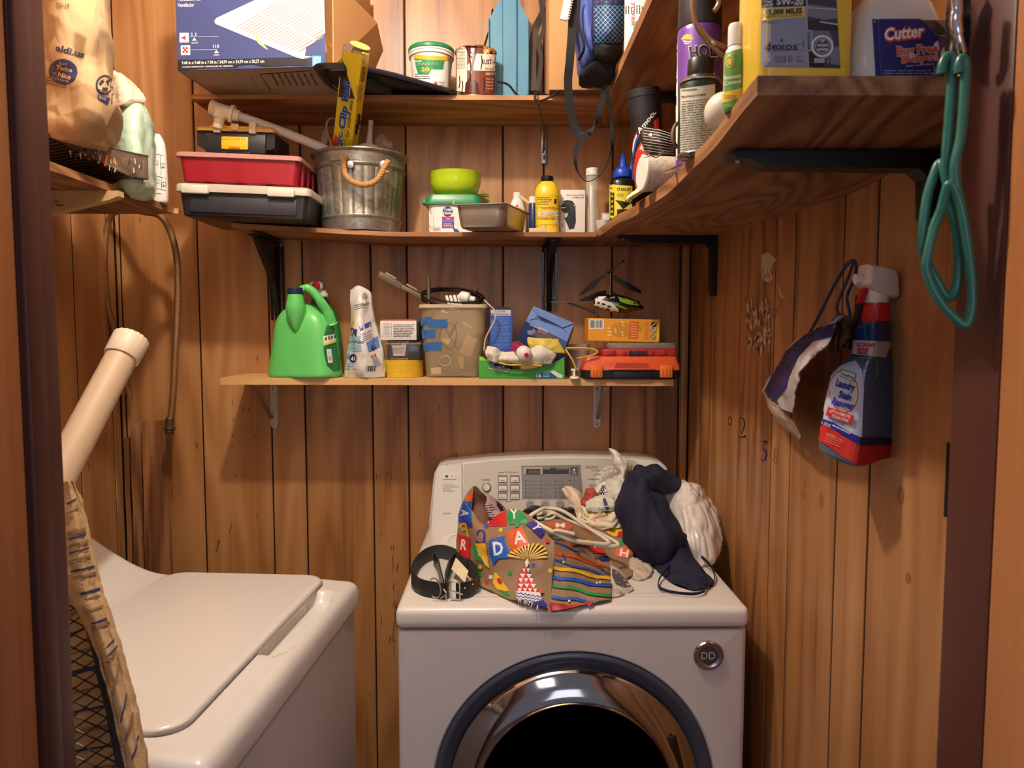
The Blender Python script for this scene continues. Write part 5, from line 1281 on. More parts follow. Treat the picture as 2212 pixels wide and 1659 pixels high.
# small spray can
yy = 1.07; x0 = at(1511, 250, yy).x; rr = (at(1557, 200, yy).x - at(1466, 200, yy).x) / 2
t = thing('spray_can', 'small spray can with black cap and white label of fine print', 'aerosol', (x0, yy, ts(yy)))
zl = at(1512, 350, yy - .03).z; z1 = at(1512, 191, yy).z; Zb = ts(yy)
bo = MB().lathe([(rr * .9, 0), (rr * .97, .002), (rr, .005), (rr, z1 - Zb), (rr * .95, z1 - Zb + .004)], 44, (x0, yy, Zb)).build('can', mat((34, 52, 44), .3, .4, coat=.3), t)
MB().lathe([(rr * .95, 0), (rr * 1.02, .001), (rr * 1.02, .003), (rr * .96, .0045), (rr * .8, .009), (rr * .62, .011)], 44, (x0, yy, z1 + .004)).build('top_rim', STEEL, t)
MB().lathe([(rr * .60, .010), (rr * .61, .011), (rr * .59, .034), (rr * .55, .036), (.001, .036)], 36, (x0, yy, z1 + .003)).build('cap', BLACKP, t)
MB().lathe([(rr * 1.0, -.001), (rr * 1.03, .001), (rr * 1.0, .003)], 44, (x0, yy, Zb + .0011)).build('bottom_rim', STEEL, t)
D = Decal([bo], 6); D.poly([(1470, 192), (1544, 182), (1546, 345), (1470, 345)], (206, 204, 186)); 
D.text('CAUTION AND DISPOSAL', 1473, 198, 4, (40, 50, 46), w=34, rot=-5, bold=.03); D.text('PRECAUTIONARY STATEMENTS', 1473, 212, 4, (40, 50, 46), w=52, rot=-6, bold=.03)
for k in range(24): D.lines(1473, 215 + k * 5.2, 1540, 219 + k * 5.2, 1, (70, 76, 72), thick=.45, rot=-6, rag=.3)
D.build('printed_label', t)
# pliers / wire tongs
TAN = mat((150, 120, 92), .35, .3)
t = thing('tongs', 'bent tan metal tongs hanging in front of the purple can', 'tongs', at(1530, 80, .99))
MB().tube([at(1500, -30, .98), at(1496, 0, .98), at(1498, 32, .98), at(1508, 62, .98), at(1530, 90, .985), at(1563, 122, 1.0)], .0032, 10, sm=6).build('arm', TAN, t)
MB().tube([at(1512, 57, .985), at(1522, 74, .985), at(1542, 92, .985), at(1566, 102, 1.0)], .0032, 10, sm=6).build('arm', TAN, t)
MB().tube([at(1538, -20, .98), at(1551, -5, .98), at(1552, 10, .98), at(1543, 24, .98)], .0032, 10, sm=6).build('hooked_end', TAN, t)
c = at(1540, 95, .982); MB().lathe([(.0035, 0), (.0035, .003), (.002, .004), (.0005, .004)], 14, T=axis(c, c - Vector((0, 1, 0)))).build('rivet', STEEL, t)
# green and white bottle
yy = .895; t = thing('pest_bottle', 'slim white bottle with green and yellow label beside the oil jug', 'bottle', base(1586, yy, ts(yy)))
zz_ = ts(yy); z1 = at(1586, 52, yy).z; x0 = at(1589, 100, yy).x; rr = (at(1612, 150, yy).x - at(1564, 150, yy).x) / 2
bo = MB().lathe([(rr * .9, 0), (rr, .003), (rr, z1 - .040 - zz_), (rr * .85, z1 - .031 - zz_), (rr * .6, z1 - .026 - zz_)], 36, (x0, yy, zz_)).build('bottle', PLW, t)
q = [[Vector((x0 + (r_ + (.0004 if i % 2 else 0)) * math.cos(2 * math.pi * i / 56), yy + (r_ + (.0004 if i % 2 else 0)) * math.sin(2 * math.pi * i / 56), z1 - .0255 + z)) for i in range(56)] for z, r_ in ((0, rr * .66), (.022, rr * .64), (.025, rr * .56))]
MB().loft(q).build('cap', PLW, t, 50)
D = Decal([bo], 6); D.poly([(1562, 116), (1612, 102), (1612, 250), (1562, 250)], (98, 150, 70)); D.poly([(1562, 200), (1612, 188), (1612, 210), (1562, 222)], (226, 192, 60)); D.disc(1577, 133, 9, 14, (226, 200, 70)); D.disc(1577, 133, 7, 11, (120, 160, 76)); D.disc(1577, 133, 5, 8, (226, 200, 70)); D.text('Insect', 1567, 172, 8, (226, 232, 206), w=34, rot=-8, bold=.03); D.text('Control', 1567, 184, 8, (226, 232, 206), w=34, rot=-8, bold=.03); D.lines(1566, 205, 1592, 216, 3, (110, 100, 40)); D.build('printed_label', t)
# yellow oil jug
yy0 = .825; ZJ = ts(.83); x0, x1 = at(1640, 120, yy0).x, at(1847, 120, yy0).x
YJ = mat((226, 190, 62), .3, var=.03, coat=.3)
t = thing('oil_jug', 'big yellow motor oil jug with grey picture label on the side shelf', 'jug', ((x0 + x1) / 2, .87, ZJ))
def jr(g, z, bl=0): return [Vector((x, y, ZJ + z)) for x, y in rrect(x0 + g, x1 - g, yy0 + g, yy0 + .085 - g, .014, 5)]
jug = MB().loft([jr(.006, 0), jr(.001, .003), jr(0, .008), jr(0, .19), jr(.004, .205), jr(.02, .225), jr(.03, .235)]).build('jug', YJ, t, 50)
MB().box(x0 + .006, x1 - .006, yy0 - .0022, yy0 + .01, ZJ + .018, ZJ + .19, .006).build('label_panel', YJ, t, 40)
MB().lathe([(.016, 0), (.016, .02), (.014, .022), (.001, .022)], 28, (x1 - .03, yy0 + .04, ZJ + .2355)).build('cap', mat((30, 30, 32), .4), t)
lp_ = [o for o in t.children if o.name.startswith('label_panel')][0] if t.children else None
lp_ = [o for o in COL.objects if o.parent == t and o.name.startswith('label_panel')][0]
D = Decal([lp_, jug], 14); GR = (142, 146, 166)
D.poly([(1645, -10), (1806, -10), (1815, 140), (1812, 148), (1650, 145), (1644, 138)], GR)
D.poly([(1742, -10), (1806, -10), (1815, 148), (1746, 146)], (62, 60, 72)); D.poly([(1743, 10), (1806, 18), (1808, 40), (1780, 44), (1744, 36)], (120, 122, 136)); D.poly([(1744, 46), (1770, 42), (1808, 58), (1810, 66), (1744, 62)], (42, 40, 48)); D.poly([(1744, 66), (1790, 68), (1800, 90), (1790, 130), (1748, 110)], (110, 112, 126)); D.poly([(1746, 112), (1772, 112), (1780, 146), (1746, 146)], (36, 34, 40)); D.poly([(1792, 104), (1812, 102), (1813, 140), (1794, 138)], (116, 118, 134))
D.line([(1742, -10), (1742, 66), (1752, 68), (1752, 108), (1744, 112), (1746, 146)], 1.2, (220, 220, 224)); D.line([(1744, 18), (1806, 22)], 1.4, (214, 214, 220)); D.line([(1770, 48), (1808, 54)], 2.4, (206, 206, 212))
D.disc(1775, 101, 24, 24, (214, 214, 220), 30); D.disc(1775, 101, 19, 19, (46, 44, 52), 30); D.disc(1775, 101, 16, 16, (206, 206, 212), 30); D.disc(1775, 101, 14.5, 14.5, (46, 44, 52), 30)
for s_, y, h in (('FOR', 93, 5), ('GASOLINE', 102, 5.5), ('ENGINES', 111, 5.5)): D.text(s_, 1775, y, h, (220, 220, 224), anchor='c', w=2.9 * len(s_), bold=.03)
D.rect(1758, 127, 1780, 135, (190, 190, 198)); D.text('DEXOS', 1769, 133.5, 4.5, (60, 60, 70), anchor='c', w=18)
D.poly([(1645, -10), (1740, -10), (1740, 14), (1646, 16)], (34, 34, 44)); D.text('SAE', 1669, 14, 11, (190, 192, 204), w=18, rot=-90, bold=.02); D.text('5W-20', 1677, 11, 14, (196, 198, 208), w=58, bold=.04)
D.poly([(1646, 18), (1738, 14), (1738, 37), (1646, 46)], (218, 190, 96)); D.text('15,000 MILES', 1655, 33, 11, (36, 34, 40), w=78, rot=-3, bold=.05); D.text('PROTECTION GUARANTEE', 1656, 39.5, 4, (90, 76, 40), w=76, rot=-3)
D.line([(1657, 50), (1678, 49)], 1, (70, 70, 84)); D.text('dexos', 1651, 108, 16, (52, 56, 66), w=72, bold=.03); D.text('-1', 1724, 101, 14, (60, 70, 74), w=12); D.line([(1651, 112), (1737, 108)], 1, (80, 84, 96)); D.poly([(1688, 83), (1691, 88), (1688, 92), (1685, 88)], (60, 70, 60))
D.bars(1674, 121, 1698, 135, 14, (84, 86, 100)); D.bars(1702, 121, 1712, 134, 6, (84, 86, 100)); D.text('1 QT', 1718, 126, 5, (60, 62, 76), w=14); D.text('946 mL', 1718, 134, 5, (60, 62, 76), w=17)
D.build('printed_label', t)
# white yard-spray jug
yy0 = .835; x0, x1 = at(1850, 120, yy0).x, at(2060, 120, yy0).x; ZJ = ts(.84)
t = thing('yard_spray_jug', 'off-white jug with dark blue bug spray label at the right shelf end', 'jug', ((x0 + x1) / 2, .88, ZJ))
def jr(g, z, h=0): return [Vector((x, y, ZJ + z)) for x, y in rrect(x0 + g, x1 - g, yy0 + g * .6, yy0 + .09 - g * .6, .02, 6)]
jug = MB().loft([jr(.005, 0), jr(.001, .003), jr(0, .008), jr(.001, .045), jr(.006, .08), jr(.013, .10), jr(.03, .118), jr(.038, .15)]).build('jug', mat((206, 200, 192), .35, var=.03, coat=.2), t, 60)
D = Decal([jug], 30)
D.poly([(1884, 41), (1988, 41), (2010, 62), (2022, 76), (2050, 80), (2050, 170), (1891, 170)], (28, 34, 104)); D.line([(1896, 44), (1903, 170)], .8, (90, 100, 170)); D.poly([(1990, 44), (2050, 44), (2050, 78), (2024, 76)], (88, 68, 58))
D.text('Cutter', 1908, 90, 27, (206, 66, 44), w=90, rot=-6, bold=.09, shear=.15); D.text('Cutter', 1909, 88, 25, (236, 226, 216), w=86, rot=-6, bold=.03, shear=.15)
for s_, x, y, h, w_ in (('Bug Free', 1937, 121, 19, 88), ('Backyard', 1946, 137, 15, 78)): D.text(s_, x, y, h, (214, 196, 180), w=w_ + 2, rot=-5, bold=.08); D.text(s_, x + .6, y - .4, h - 1, (206, 72, 46), w=w_, rot=-5, bold=.03)
D.text('SPRAY CONCENTRATE', 1956, 146, 3.5, (190, 190, 206), w=60, rot=-5); D.lines(1908, 150, 2020, 168, 3, (150, 154, 190), thick=.3)
D.build('printed_label', t)
# hook and hangers by the door frame
dh = .735
t = thing('hook', 'shiny metal hook with black rubber sleeve at the upper right door frame', 'hook', at(2070, 100, dh))
MB().tube([at(2062, -20, dh), at(2066, 20, dh), at(2064, 50, dh), at(2072, 90, dh), at(2080, 118, dh + .004)], [.0055, .006, .0045, .0035], 12, sm=6).build('hook', CHROME, t, 60)
weld(pillow([[at(2056, -20, dh + .02), at(2080, -20, dh + .015), at(2098, -20, dh + .02)], [at(2058, 60, dh + .02), at(2080, 60, dh + .015), at(2096, 60, dh + .02)], [at(2050, 130, dh + .02), at(2078, 130, dh + .018), at(2092, 130, dh + .02)]], 10, 14, .02, .004, 50, 3).build('sleeve', mat((34, 30, 34), .4, var=.3), t, 60))
GRN = mat((46, 114, 98), .35, var=.25, nscale=12, coat=.2); r_ = .0046
t = thing('clothes_hanger', 'green plastic hanger nearest the wall, hooked at the right door frame', 'hanger', at(2040, 400, dh))
MB().tube([at(2034, 160, dh), at(2036, 140, dh), at(2046, 122, dh), at(2058, 128, dh), at(2057, 160, dh), at(2050, 260, dh), at(2044, 350, dh + .002), at(2054, 420, dh + .003)], r_, 12, sm=6).build('hook', GRN, t, 60)
MB().tube([at(2030, 352, dh + .012), at(2020, 370, dh + .012), at(2002, 430, dh + .012), at(1991, 520, dh + .012), at(1998, 560, dh + .012), at(2020, 600, dh + .012), at(2044, 640, dh + .008), at(2060, 636, dh + .004), at(2069, 600, dh + .002), at(2070, 540, dh + .002), at(2058, 460, dh + .002), at(2046, 400, dh + .004), at(2036, 362, dh + .008)], r_, 12, closed=True, sm=6).build('loop', GRN, t, 60)
t = thing('clothes_hanger', 'green plastic hanger hanging lowest at the right door frame', 'hanger', at(2080, 400, dh))
MB().tube([at(2072, 158, dh - .012), at(2072, 140, dh - .012), at(2078, 126, dh - .012), at(2085, 140, dh - .012), at(2083, 200, dh - .012), at(2076, 290, dh - .012), at(2062, 368, dh - .012), at(2074, 440, dh - .012)], r_, 12, sm=6).build('hook', GRN, t, 60)
MB().tube([at(2048, 400, dh - .01), at(2034, 450, dh - .004), at(2018, 490, dh), at(2002, 560, dh), at(2002, 590, dh), at(2030, 650, dh - .004), at(2078, 700, dh - .012), at(2094, 690, dh - .014), at(2100, 640, dh - .014), at(2094, 560, dh - .014), at(2078, 460, dh - .014), at(2062, 410, dh - .012)], r_, 12, closed=True, sm=6).build('loop', GRN, t, 60)

# ================================================================ lowest shelf goods
def zl_(px, d=2.02): return zlow(at(px, 820, d).x) + .0005
GJ = mat((100, 200, 104), .32, var=.03, coat=.25)
t = thing('detergent_jug', 'large bright green detergent jug with dark blue cap, front left of shelf', 'jug', base(660, 2.03, zl_(660)))
R1 = rows_s([(640, 622, 655), (690, 619, 659), (718, 610, 690), (745, 598, 712), (780, 590, 724), (805, 582, 733), (820, 580, 736), (823, 584, 730)], 5)
R0 = [(660, 610, 668), (676, 603, 690), (700, 595, 706), (725, 591, 716), (760, 586, 727), (795, 581, 736), (812, 580, 738), (819, 580.5, 738), (823, 584, 734)]
body = silho(rows_s([(655, 640, 668), (664, 622, 686), (676, 608, 702), (695, 597, 716), (730, 591, 727), (770, 586, 733), (805, 581, 739), (818, 580, 740), (823, 584, 736)], 5), 2.055, zl_(660), p=3.0, asp=.62, rot=-16, n=44)
bo = body.build('body', GJ, t, 60)
# neck with a tapering throat, separate handle
nk = MB().lathe([(.0215, .0), (.0205, .055), (.020, .062), (.021, .066)], 30, (at(638, 640, 2.005).x, 2.005, at(638, 690, 2.005).z - .0))
nz = at(638, 636, 2.005).z
xn = at(638, 640, 2.005).x; zb2 = at(638, 705, 2.005).z
nk = MB().lathe([(.001, zb2 - .020), (.010, zb2 - .006), (.020, zb2 + .018), (.0265, zb2 + .045), (.0265, zb2 + .055), (.0215, nz - .010), (.0205, nz)], 30, (xn, 2.005, 0)).build('neck', GJ, t, 70)
MB().lathe([(.0205, nz), (.0215, nz + .001), (.0215, nz + .016), (.020, nz + .018), (.001, nz + .018)], 32, (xn, 2.005, 0)).build('cap', mat((28, 36, 70), .4), t)
MB().tube([at(650, 626, 2.01), at(662, 622, 2.012), at(676, 630, 2.015), at(692, 650, 2.02), at(708, 676, 2.035), at(716, 700, 2.045)], [.010, .0115, .012, .013, .015, .018], 14, sm=6).build('handle', GJ, t, 70)
D = Decal([bo], 8); DG = (28, 104, 56)
D.poly([(700, 724), (705, 706), (716, 695), (722, 694), (729, 706), (736, 740), (740, 800), (720, 803), (706, 790), (699, 760)], DG)
D.poly([(698, 726), (732, 720), (734, 734), (698, 742)], (232, 230, 214)); D.poly([(698, 742), (734, 734), (734.5, 737), (698, 747)], (226, 206, 60))
for k, c_ in enumerate(((40, 90, 50), (180, 80, 60), (50, 110, 60), (60, 90, 60), (150, 60, 70))): D.disc(703.5 + k * 6.5, 732 - k * 1.6, 2.2, 4, c_, 10)
D.lines(703, 702, 730, 720, 5, (70, 150, 90)); D.rect(707, 754, 717, 784, (232, 232, 224), rot=-6); D.bars(709, 758, 715.5, 780, 12, horiz=True); D.lines(719, 746, 737, 800, 14, (80, 160, 100)); D.build('printed_label', t)
t = thing('detergent_jug', 'darker green jug with white spout and red button behind the front jug', 'jug', base(690, 2.175, zl_(690)))
silho(rows_s([(640, 676, 702), (652, 672, 710), (672, 668, 722), (700, 664, 732), (740, 662, 738), (823, 660, 740)], 4), 2.175, zl_(690), p=2.8, asp=.32, rot=-4).build('body', mat((32, 118, 58), .35, coat=.2), t, 60)
z1 = at(690, 640, 2.14).z; cyl(688, 2.14, 0, z1 - .002, [(.021, 0), (.022, .001), (.022, .010), (.018, .012), (.018, .018), (.012, .02)]).build('collar', PLW, t)
MB().box(-.019, .019, -.010, .010, 0, .024, .008, T=xf((at(683, 600, 2.12).x, 2.12, z1 + .016))).build('spout_head', PLW, t, 60)
c = at(683, 617, 2.105); MB().lathe([(.011, 0), (.011, .006), (.009, .009), (.001, .010)], 24, T=axis(c, c - Vector((0, 1, .1)))).build('red_button', mat((186, 30, 36), .35), t)

# laundry bag
t = thing('pods_bag', 'crumpled white and blue plastic bag of laundry pods, folded over on top', 'bag', base(786, 2.05, zl_(786)))
def zf(px, d, h): return Vector((at(px, 800, d).x, d, zl_(px) + h))
bo = weld(pillow([[at(754, 625, 2.06), at(776, 616, 2.05), at(800, 630, 2.06)], [at(755, 650, 2.05), at(776, 645, 2.03), at(803, 655, 2.05)], [at(757, 690, 2.05), at(780, 690, 2.02), at(810, 690, 2.05)], [at(756, 730, 2.04), at(784, 735, 2.0), at(820, 730, 2.05)], [at(748, 765, 2.03), at(786, 770, 1.995), at(826, 768, 2.04)], [at(743, 795, 2.03), at(786, 796, 1.99), at(828, 796, 2.04)], [zf(744, 2.03, 0), zf(786, 1.995, 0), zf(830, 2.03, 0)]], 30, 50, .09, .012, 20, 11, ridged=2, stretch=(1, 1, .5)).build('bag', mat((216, 212, 204), .25, var=.05, coat=.4), t, 40))
D = Decal([bo], 8)
D.poly([(753, 680), (760, 672), (765, 690), (768, 716), (757, 712)], (226, 190, 50)); D.poly([(754, 706), (772, 712), (770, 728), (754, 724)], (44, 56, 110)); D.poly([(752, 726), (778, 726), (782, 760), (752, 758)], (150, 176, 186))
D.text('free+clear', 753, 742, 8, (50, 80, 130), w=34, bold=.02); D.disc(757, 692, 5, 6, (40, 36, 34), 14); D.disc(757, 692, 2.6, 3.4, (226, 190, 50), 12)
D.poly([(776, 706), (800, 694), (802, 704), (778, 716)], (70, 70, 160)); D.lines(780, 716, 806, 735, 5, (100, 96, 130), rot=-22); D.poly([(790, 740), (816, 726), (820, 750), (796, 760)], (96, 126, 186)); D.poly([(800, 752), (806, 744), (812, 752), (804, 758)], (40, 60, 130))
D.poly([(743, 763), (756, 760), (754, 776), (743, 776)], (70, 150, 210)); D.disc(763, 774, 8, 10, (32, 50, 90), 20); D.text('41', 763, 779, 8, (236, 236, 236), w=9, anchor='c', bold=.03)
D.poly([(800, 768), (812, 764), (813, 772), (802, 774)], (186, 80, 50)); D.lines(806, 772, 822, 792, 6, (90, 100, 150), rot=-25); D.bars(792, 790, 812, 802, 9); D.lines(765, 655, 790, 668, 3, (60, 60, 64), rot=-15); D.disc(788, 640, 6, 8, (140, 140, 132), 14); D.lines(745, 784, 770, 800, 3, (110, 130, 170)); D.text('EFFICIENT', 779, 662, 4, (40, 40, 44), w=22, rot=-15)
D.build('printed_artwork', t)
# yellow tape roll with boxes on it
yy = 2.085; x0 = at(872, 800, yy).x; zz_ = zl_(872); rr = (at(914, 800, yy).x - at(829, 800, yy).x) / 2
t = thing('tape_roll', 'wide roll of yellow mesh drywall tape below the small boxes', 'roll', (x0, yy, zz_))
MB().lathe([(.030, 0), (rr - .001, 0), (rr, .001), (rr, .046), (rr - .001, .047), (.030, .047)], 56, (x0, yy, zz_)).build('tape', mat((216, 176, 36), .7, var=.3, nscale=260, bump=.6, bscale=300), t)
MB().lathe([(.028, 0), (.030, 0), (.030, .047), (.028, .047), (.028, 0)], 40, (x0, yy, zz_)).build('core', CARD, t)
z1 = zz_ + .0475; xa, xb = at(836, 760, 2.05).x, at(908, 760, 2.05).x
t = thing('clear_case', 'clear plastic case with white label standing on the yellow tape', 'case', ((xa + xb) / 2, 2.09, z1))
zt_ = at(870, 735, 2.05).z
bo = MB().box(xa, xb, 2.05, 2.14, z1, zt_, .004).build('case', mat((70, 66, 70), .2, alpha=.82, coat=.4), t)
D = Decal([bo], 40); D.poly([(840, 737), (883, 737), (882, 776), (842, 776)], (190, 174, 166)); D.text('airfresh', 846, 746, 5, (110, 90, 84), w=22, bold=.03); D.lines(846, 749, 876, 764, 6, (120, 104, 98)); D.build('printed_label', t)
MB().box(xa - .004, xb + .002, 2.047, 2.142, zt_ - .012, zt_ - .006, .002).build('lip', CLEAR, t)
z1 = zt_ + .0005; xa, xb = at(822, 710, 2.045).x, at(900, 710, 2.045).x
t = thing('medicine_box', 'white carton printed with upside-down fine print, topmost on the tape roll', 'box', ((xa + xb) / 2, 2.09, z1))
bo = MB().box(xa, xb, 2.04, 2.14, z1, at(860, 693, 2.045).z, .0008, T=Matrix()).build('carton', mat((226, 218, 212), .5), t)
MB().box(xb + .0003, xb + .006, 2.045, 2.135, z1, at(860, 695, 2.045).z, .0005).build('black_end', mat((26, 24, 28), .5), t)
zz2 = at(860, 693, 2.045).z; MB().prism([(xa, zz2 + .0002), (xb, zz2 + .0002), (xb - .01, zz2 + .004), (xa + .01, zz2 + .004)], 2.042, 2.138).build('red_top_flap', mat((170, 90, 90), .5), t)
D = Decal([bo], 40); D.lines(850, 700, 896, 729, 8, (90, 84, 86), thick=.45); D.rect(827, 698, 846, 726, (120, 112, 112)); D.rect(827.6, 698.6, 845.4, 725.4, (226, 218, 212)); D.lines(830, 701, 844, 724, 9, (120, 112, 112)); D.build('printed_text', t)
# translucent container with odds and ends
yy = 2.085; zz_ = zl_(985)
t = thing('storage_container', 'tall cloudy plastic container of odds and ends with three blue tape strips', 'container', base(985, yy, zz_))
x0, x1 = at(918, 800, 2.03).x, at(1036, 800, 2.03).x; xt0, xt1 = at(907, 660, 2.03).x, at(1050, 660, 2.03).x; zt_ = at(980, 664, 2.03).z
def cr_(k, z, g=0):
    a, b = x0 + (xt0 - x0) * k - g, x1 + (xt1 - x1) * k + g
    return [Vector((x, y, z)) for x, y in rrect(a, b, 2.03 - .006 * k - g, 2.165 + .008 * k + g, .026, 6)]
H_ = zt_ - zz_
bo = MB().loft([cr_(0, zz_ + .0003, -.008), cr_(0, zz_ + .004), cr_(.5, zz_ + H_ * .5), cr_(1, zt_), cr_(1, zt_, -.0015), cr_(.5, zz_ + H_ * .5, -.0015), cr_(0, zz_ + .006, -.002), cr_(0, zz_ + .005, -.012)]).build('container', mat((206, 184, 142), .3, var=.05, alpha=.25), t, 50)
MB().loft([cr_(1, zt_ - .003, .002), cr_(1, zt_ - .001, .005), cr_(1, zt_ + .006, .005), cr_(1, zt_ + .008, .002), cr_(1, zt_ + .006, -.003), cr_(1, zt_ - .003, -.003)], caps=False).build('rim', mat((206, 190, 156), .4, alpha=.9), t, 40)
D = Decal([bo], 14, .0008); TB = mat((46, 96, 158), .7, bump=.3)
for q in ([(908, 687), (933, 684), (934, 690), (966, 690), (968, 707), (940, 709), (914, 707), (909, 701)], [(911, 713), (941, 711), (940, 731), (913, 731)], [(914, 740), (953, 739), (955, 757), (916, 759)]): D.poly(q, TB)
D.build('painters_tape', t)
def inbox(name, label, cat, mb, m): return single(mb, name, m, label, cat, 'odds and ends inside the cloudy container')
CR2 = mat((226, 210, 170), .5)
def thingbox(px, py, d, w_, h_, dp, a, m, name, label, cat): return inbox(name, label, cat, MB().box(-w_ / 2, w_ / 2, -dp / 2, dp / 2, -h_ / 2, h_ / 2, min(w_, h_, dp) * .2, T=xf(at(px, py, d), (0, R(a), 0))), m)
thingbox(1013, 748, 2.06, .036, .056, .02, 22, mat((190, 156, 112), .6), 'wooden_block', 'tan block seen through the right side of the cloudy container', 'block')
thingbox(963, 735, 2.06, .026, .018, .02, 30, CR2, 'plug', 'pale plastic plug in the middle of the cloudy container', 'plug')
thingbox(1009, 702, 2.055, .034, .006, .006, 32, CR2, 'cable_tie', 'pale strip lying slanted near the top right of the container', 'strip')
thingbox(960, 676, 2.06, .022, .010, .006, 30, CR2, 'wall_anchor', 'small pale piece high in the cloudy container', 'plug')
thingbox(942, 801, 2.05, .028, .018, .006, -5, CR2, 'outlet_cover', 'pale outlet piece with two round holes at container bottom', 'outlet')
inbox('light_bulb', 'small brass and glass bulb at the bottom of the container', 'bulb', MB().lathe([(.001, -.02), (.009, -.018), (.011, -.004), (.007, .004), (.006, .012), (.003, .016), (.001, .016)], 20, T=xf(at(997, 785, 2.055), (R(180), R(-8), 0))), mat((206, 176, 120), .3, .4))
inbox('cable_bundle', 'dark bundle of small cables inside the container', 'cable', MB().tube([at(965 + 22 * math.cos(k * 1.1) , 725 + 30 * math.sin(k * 1.37), 2.09 + .02 * math.sin(k * 2.1)) for k in range(22)], .0022, 6, sm=4), mat((50, 48, 46), .5))
inbox('washer_ring', 'pale ring lying low at the left of the container', 'ring', MB().tube([at(961 + 12 * math.cos(R(a)), 779 + 11 * math.sin(R(a)), 2.06) for a in range(0, 360, 30)], .0016, 6, closed=True, sm=2), CR2)
inbox('screw_bits', 'dark loose hardware at the bottom of the container', 'hardware', MB().box(-.045, .05, -.04, .04, 0, .03, .012, T=xf((at(980, 800, 2.095).x, 2.10, zz_ + .008))), mat((78, 70, 58), .6, var=.6, nscale=60, bump=.8, bscale=80))
# sticking out of it
t = thing('window_latch_bar', 'dull metal bar sticking out of the container to upper left', 'bar', at(870, 620, 2.08))
pA, pB = at(818, 592, 2.07), at(925, 650, 2.08)
Tz = axis(pA, pB, (0, 1, 0)); L_ = (pB - pA).length
MTL = mat((112, 100, 80), .5, .4, var=.1)
MB().box(-.009, .009, -.003, .003, 0, L_ * .45, .001, T=Tz).build('bar', MTL, t); MB().box(-.006, .006, -.002, .002, L_ * .45, L_ * 1.1, .001, T=Tz).build('bar_end', MTL, t)
for f in (.10, .52): MB().box(-.0145, -.0092, -.004, .002, L_ * f, L_ * (f + .22), .0008, T=Tz).build('lip', mat((160, 142, 110), .5, .3), t)
t = thing('metal_tube', 'short upright steel tube standing in the cloudy container', 'tube', at(926, 690, 2.05))
MB().lathe([(.0055, -.09), (.0055, .03), (.0048, .03), (.0048, .02), (.001, .02)], 18, T=xf(at(926, 622, 2.05), (0, R(-1), 0))).build('tube', mat((126, 116, 100), .35, .7), t)
t = thing('cable_coil', 'black cable coiled on top of the cloudy container', 'cable', at(980, 650, 2.07))
for k, (cx_, cy_, rx, ry, tl) in enumerate(((978, 641, 68, 19, 4), (974, 643, 64, 16, 8), (982, 638, 62, 15, 5), (976, 646, 66, 18, 3))):
    MB().tube([at(cx_ + rx * math.cos(R(a)), cy_ + ry * math.sin(R(a)) + tl * math.cos(R(a)), 2.075 - .05 * math.sin(R(a)) + .004 * k) for a in range(0, 360, 30)], .0026, 8, closed=True, sm=4).build('cable_loop', CORDB, t, 60)
MB().box(-.006, .006, -.004, .004, -.008, .008, .002, T=xf(at(1027, 626, 2.1), (0, R(40), 0))).build('plug', mat((80, 50, 30), .5), t)
t = thing('compact_fluorescent_bulb', 'white folded fluorescent bulb lying on the cloudy container', 'bulb', at(985, 648, 2.06))
for k in range(4):
    a_ = at(964 + k * 8.5, 638 - k * .5, 2.055); b_ = at(972 + k * 8, 664, 2.05)
    MB().lathe([(.001, 0), (.0035, .001), (.0042, .004), (.0042, .045)], 12, T=axis(a_, b_)).build('glass_tube', mat((240, 236, 220), .3), t)
MB().lathe([(.010, -.004), (.014, 0), (.0155, .008), (.0155, .022), (.010, .026), (.0085, .028), (.0085, .040), (.006, .042)], 24, T=axis(at(995, 640, 2.055), at(1042, 652, 2.05))).build('base', PLW, t)
# blue carton
xa, xb = at(1058, 700, 2.07).x, at(1107, 700, 2.07).x; zz_ = zl_(1080)
t = thing('blue_carton', 'tall blue carton with white warning panel right of the cloudy container', 'box', ((xa + xb) / 2, 2.11, zz_))
bo = MB().box(xa, xb, 2.06, 2.14, zz_, at(1080, 668, 2.06).z, .001).build('carton', mat((44, 84, 170), .45, var=.04), t)
za = at(1080, 668, 2.06).z; MB().prism([(xa + .001, za + .0002), (xb - .001, za + .0002), (xb - .008, za + .006), (xa - .004, za + .010)], 2.065, 2.135).build('dark_top_flap', mat((60, 44, 40), .6), t)
D = Decal([bo], 40); D.rect(1060, 670, 1103, 682, (206, 206, 214)); D.text('A  CAUTION', 1081, 674.5, 3.5, (50, 60, 110), w=22, anchor='c', bold=.02); D.lines(1062, 676, 1102, 681, 2, (60, 70, 120)); D.lines(1062, 685, 1104, 752, 22, (110, 150, 220), thick=.3, rag=.15); D.build('printed_text', t)
t = thing('thin_cable', 'thin white cable looping down beside the blue carton', 'cable', at(1058, 740, 2.03))
MB().tube([at(1046, 648, 2.04), at(1058, 660, 2.03), at(1069, 672, 2.03), at(1069, 690, 2.03), at(1058, 712, 2.03), at(1048, 735, 2.03), at(1046, 758, 2.03)], .0022, 8, sm=6).build('cable', mat((200, 184, 160), .4), t)
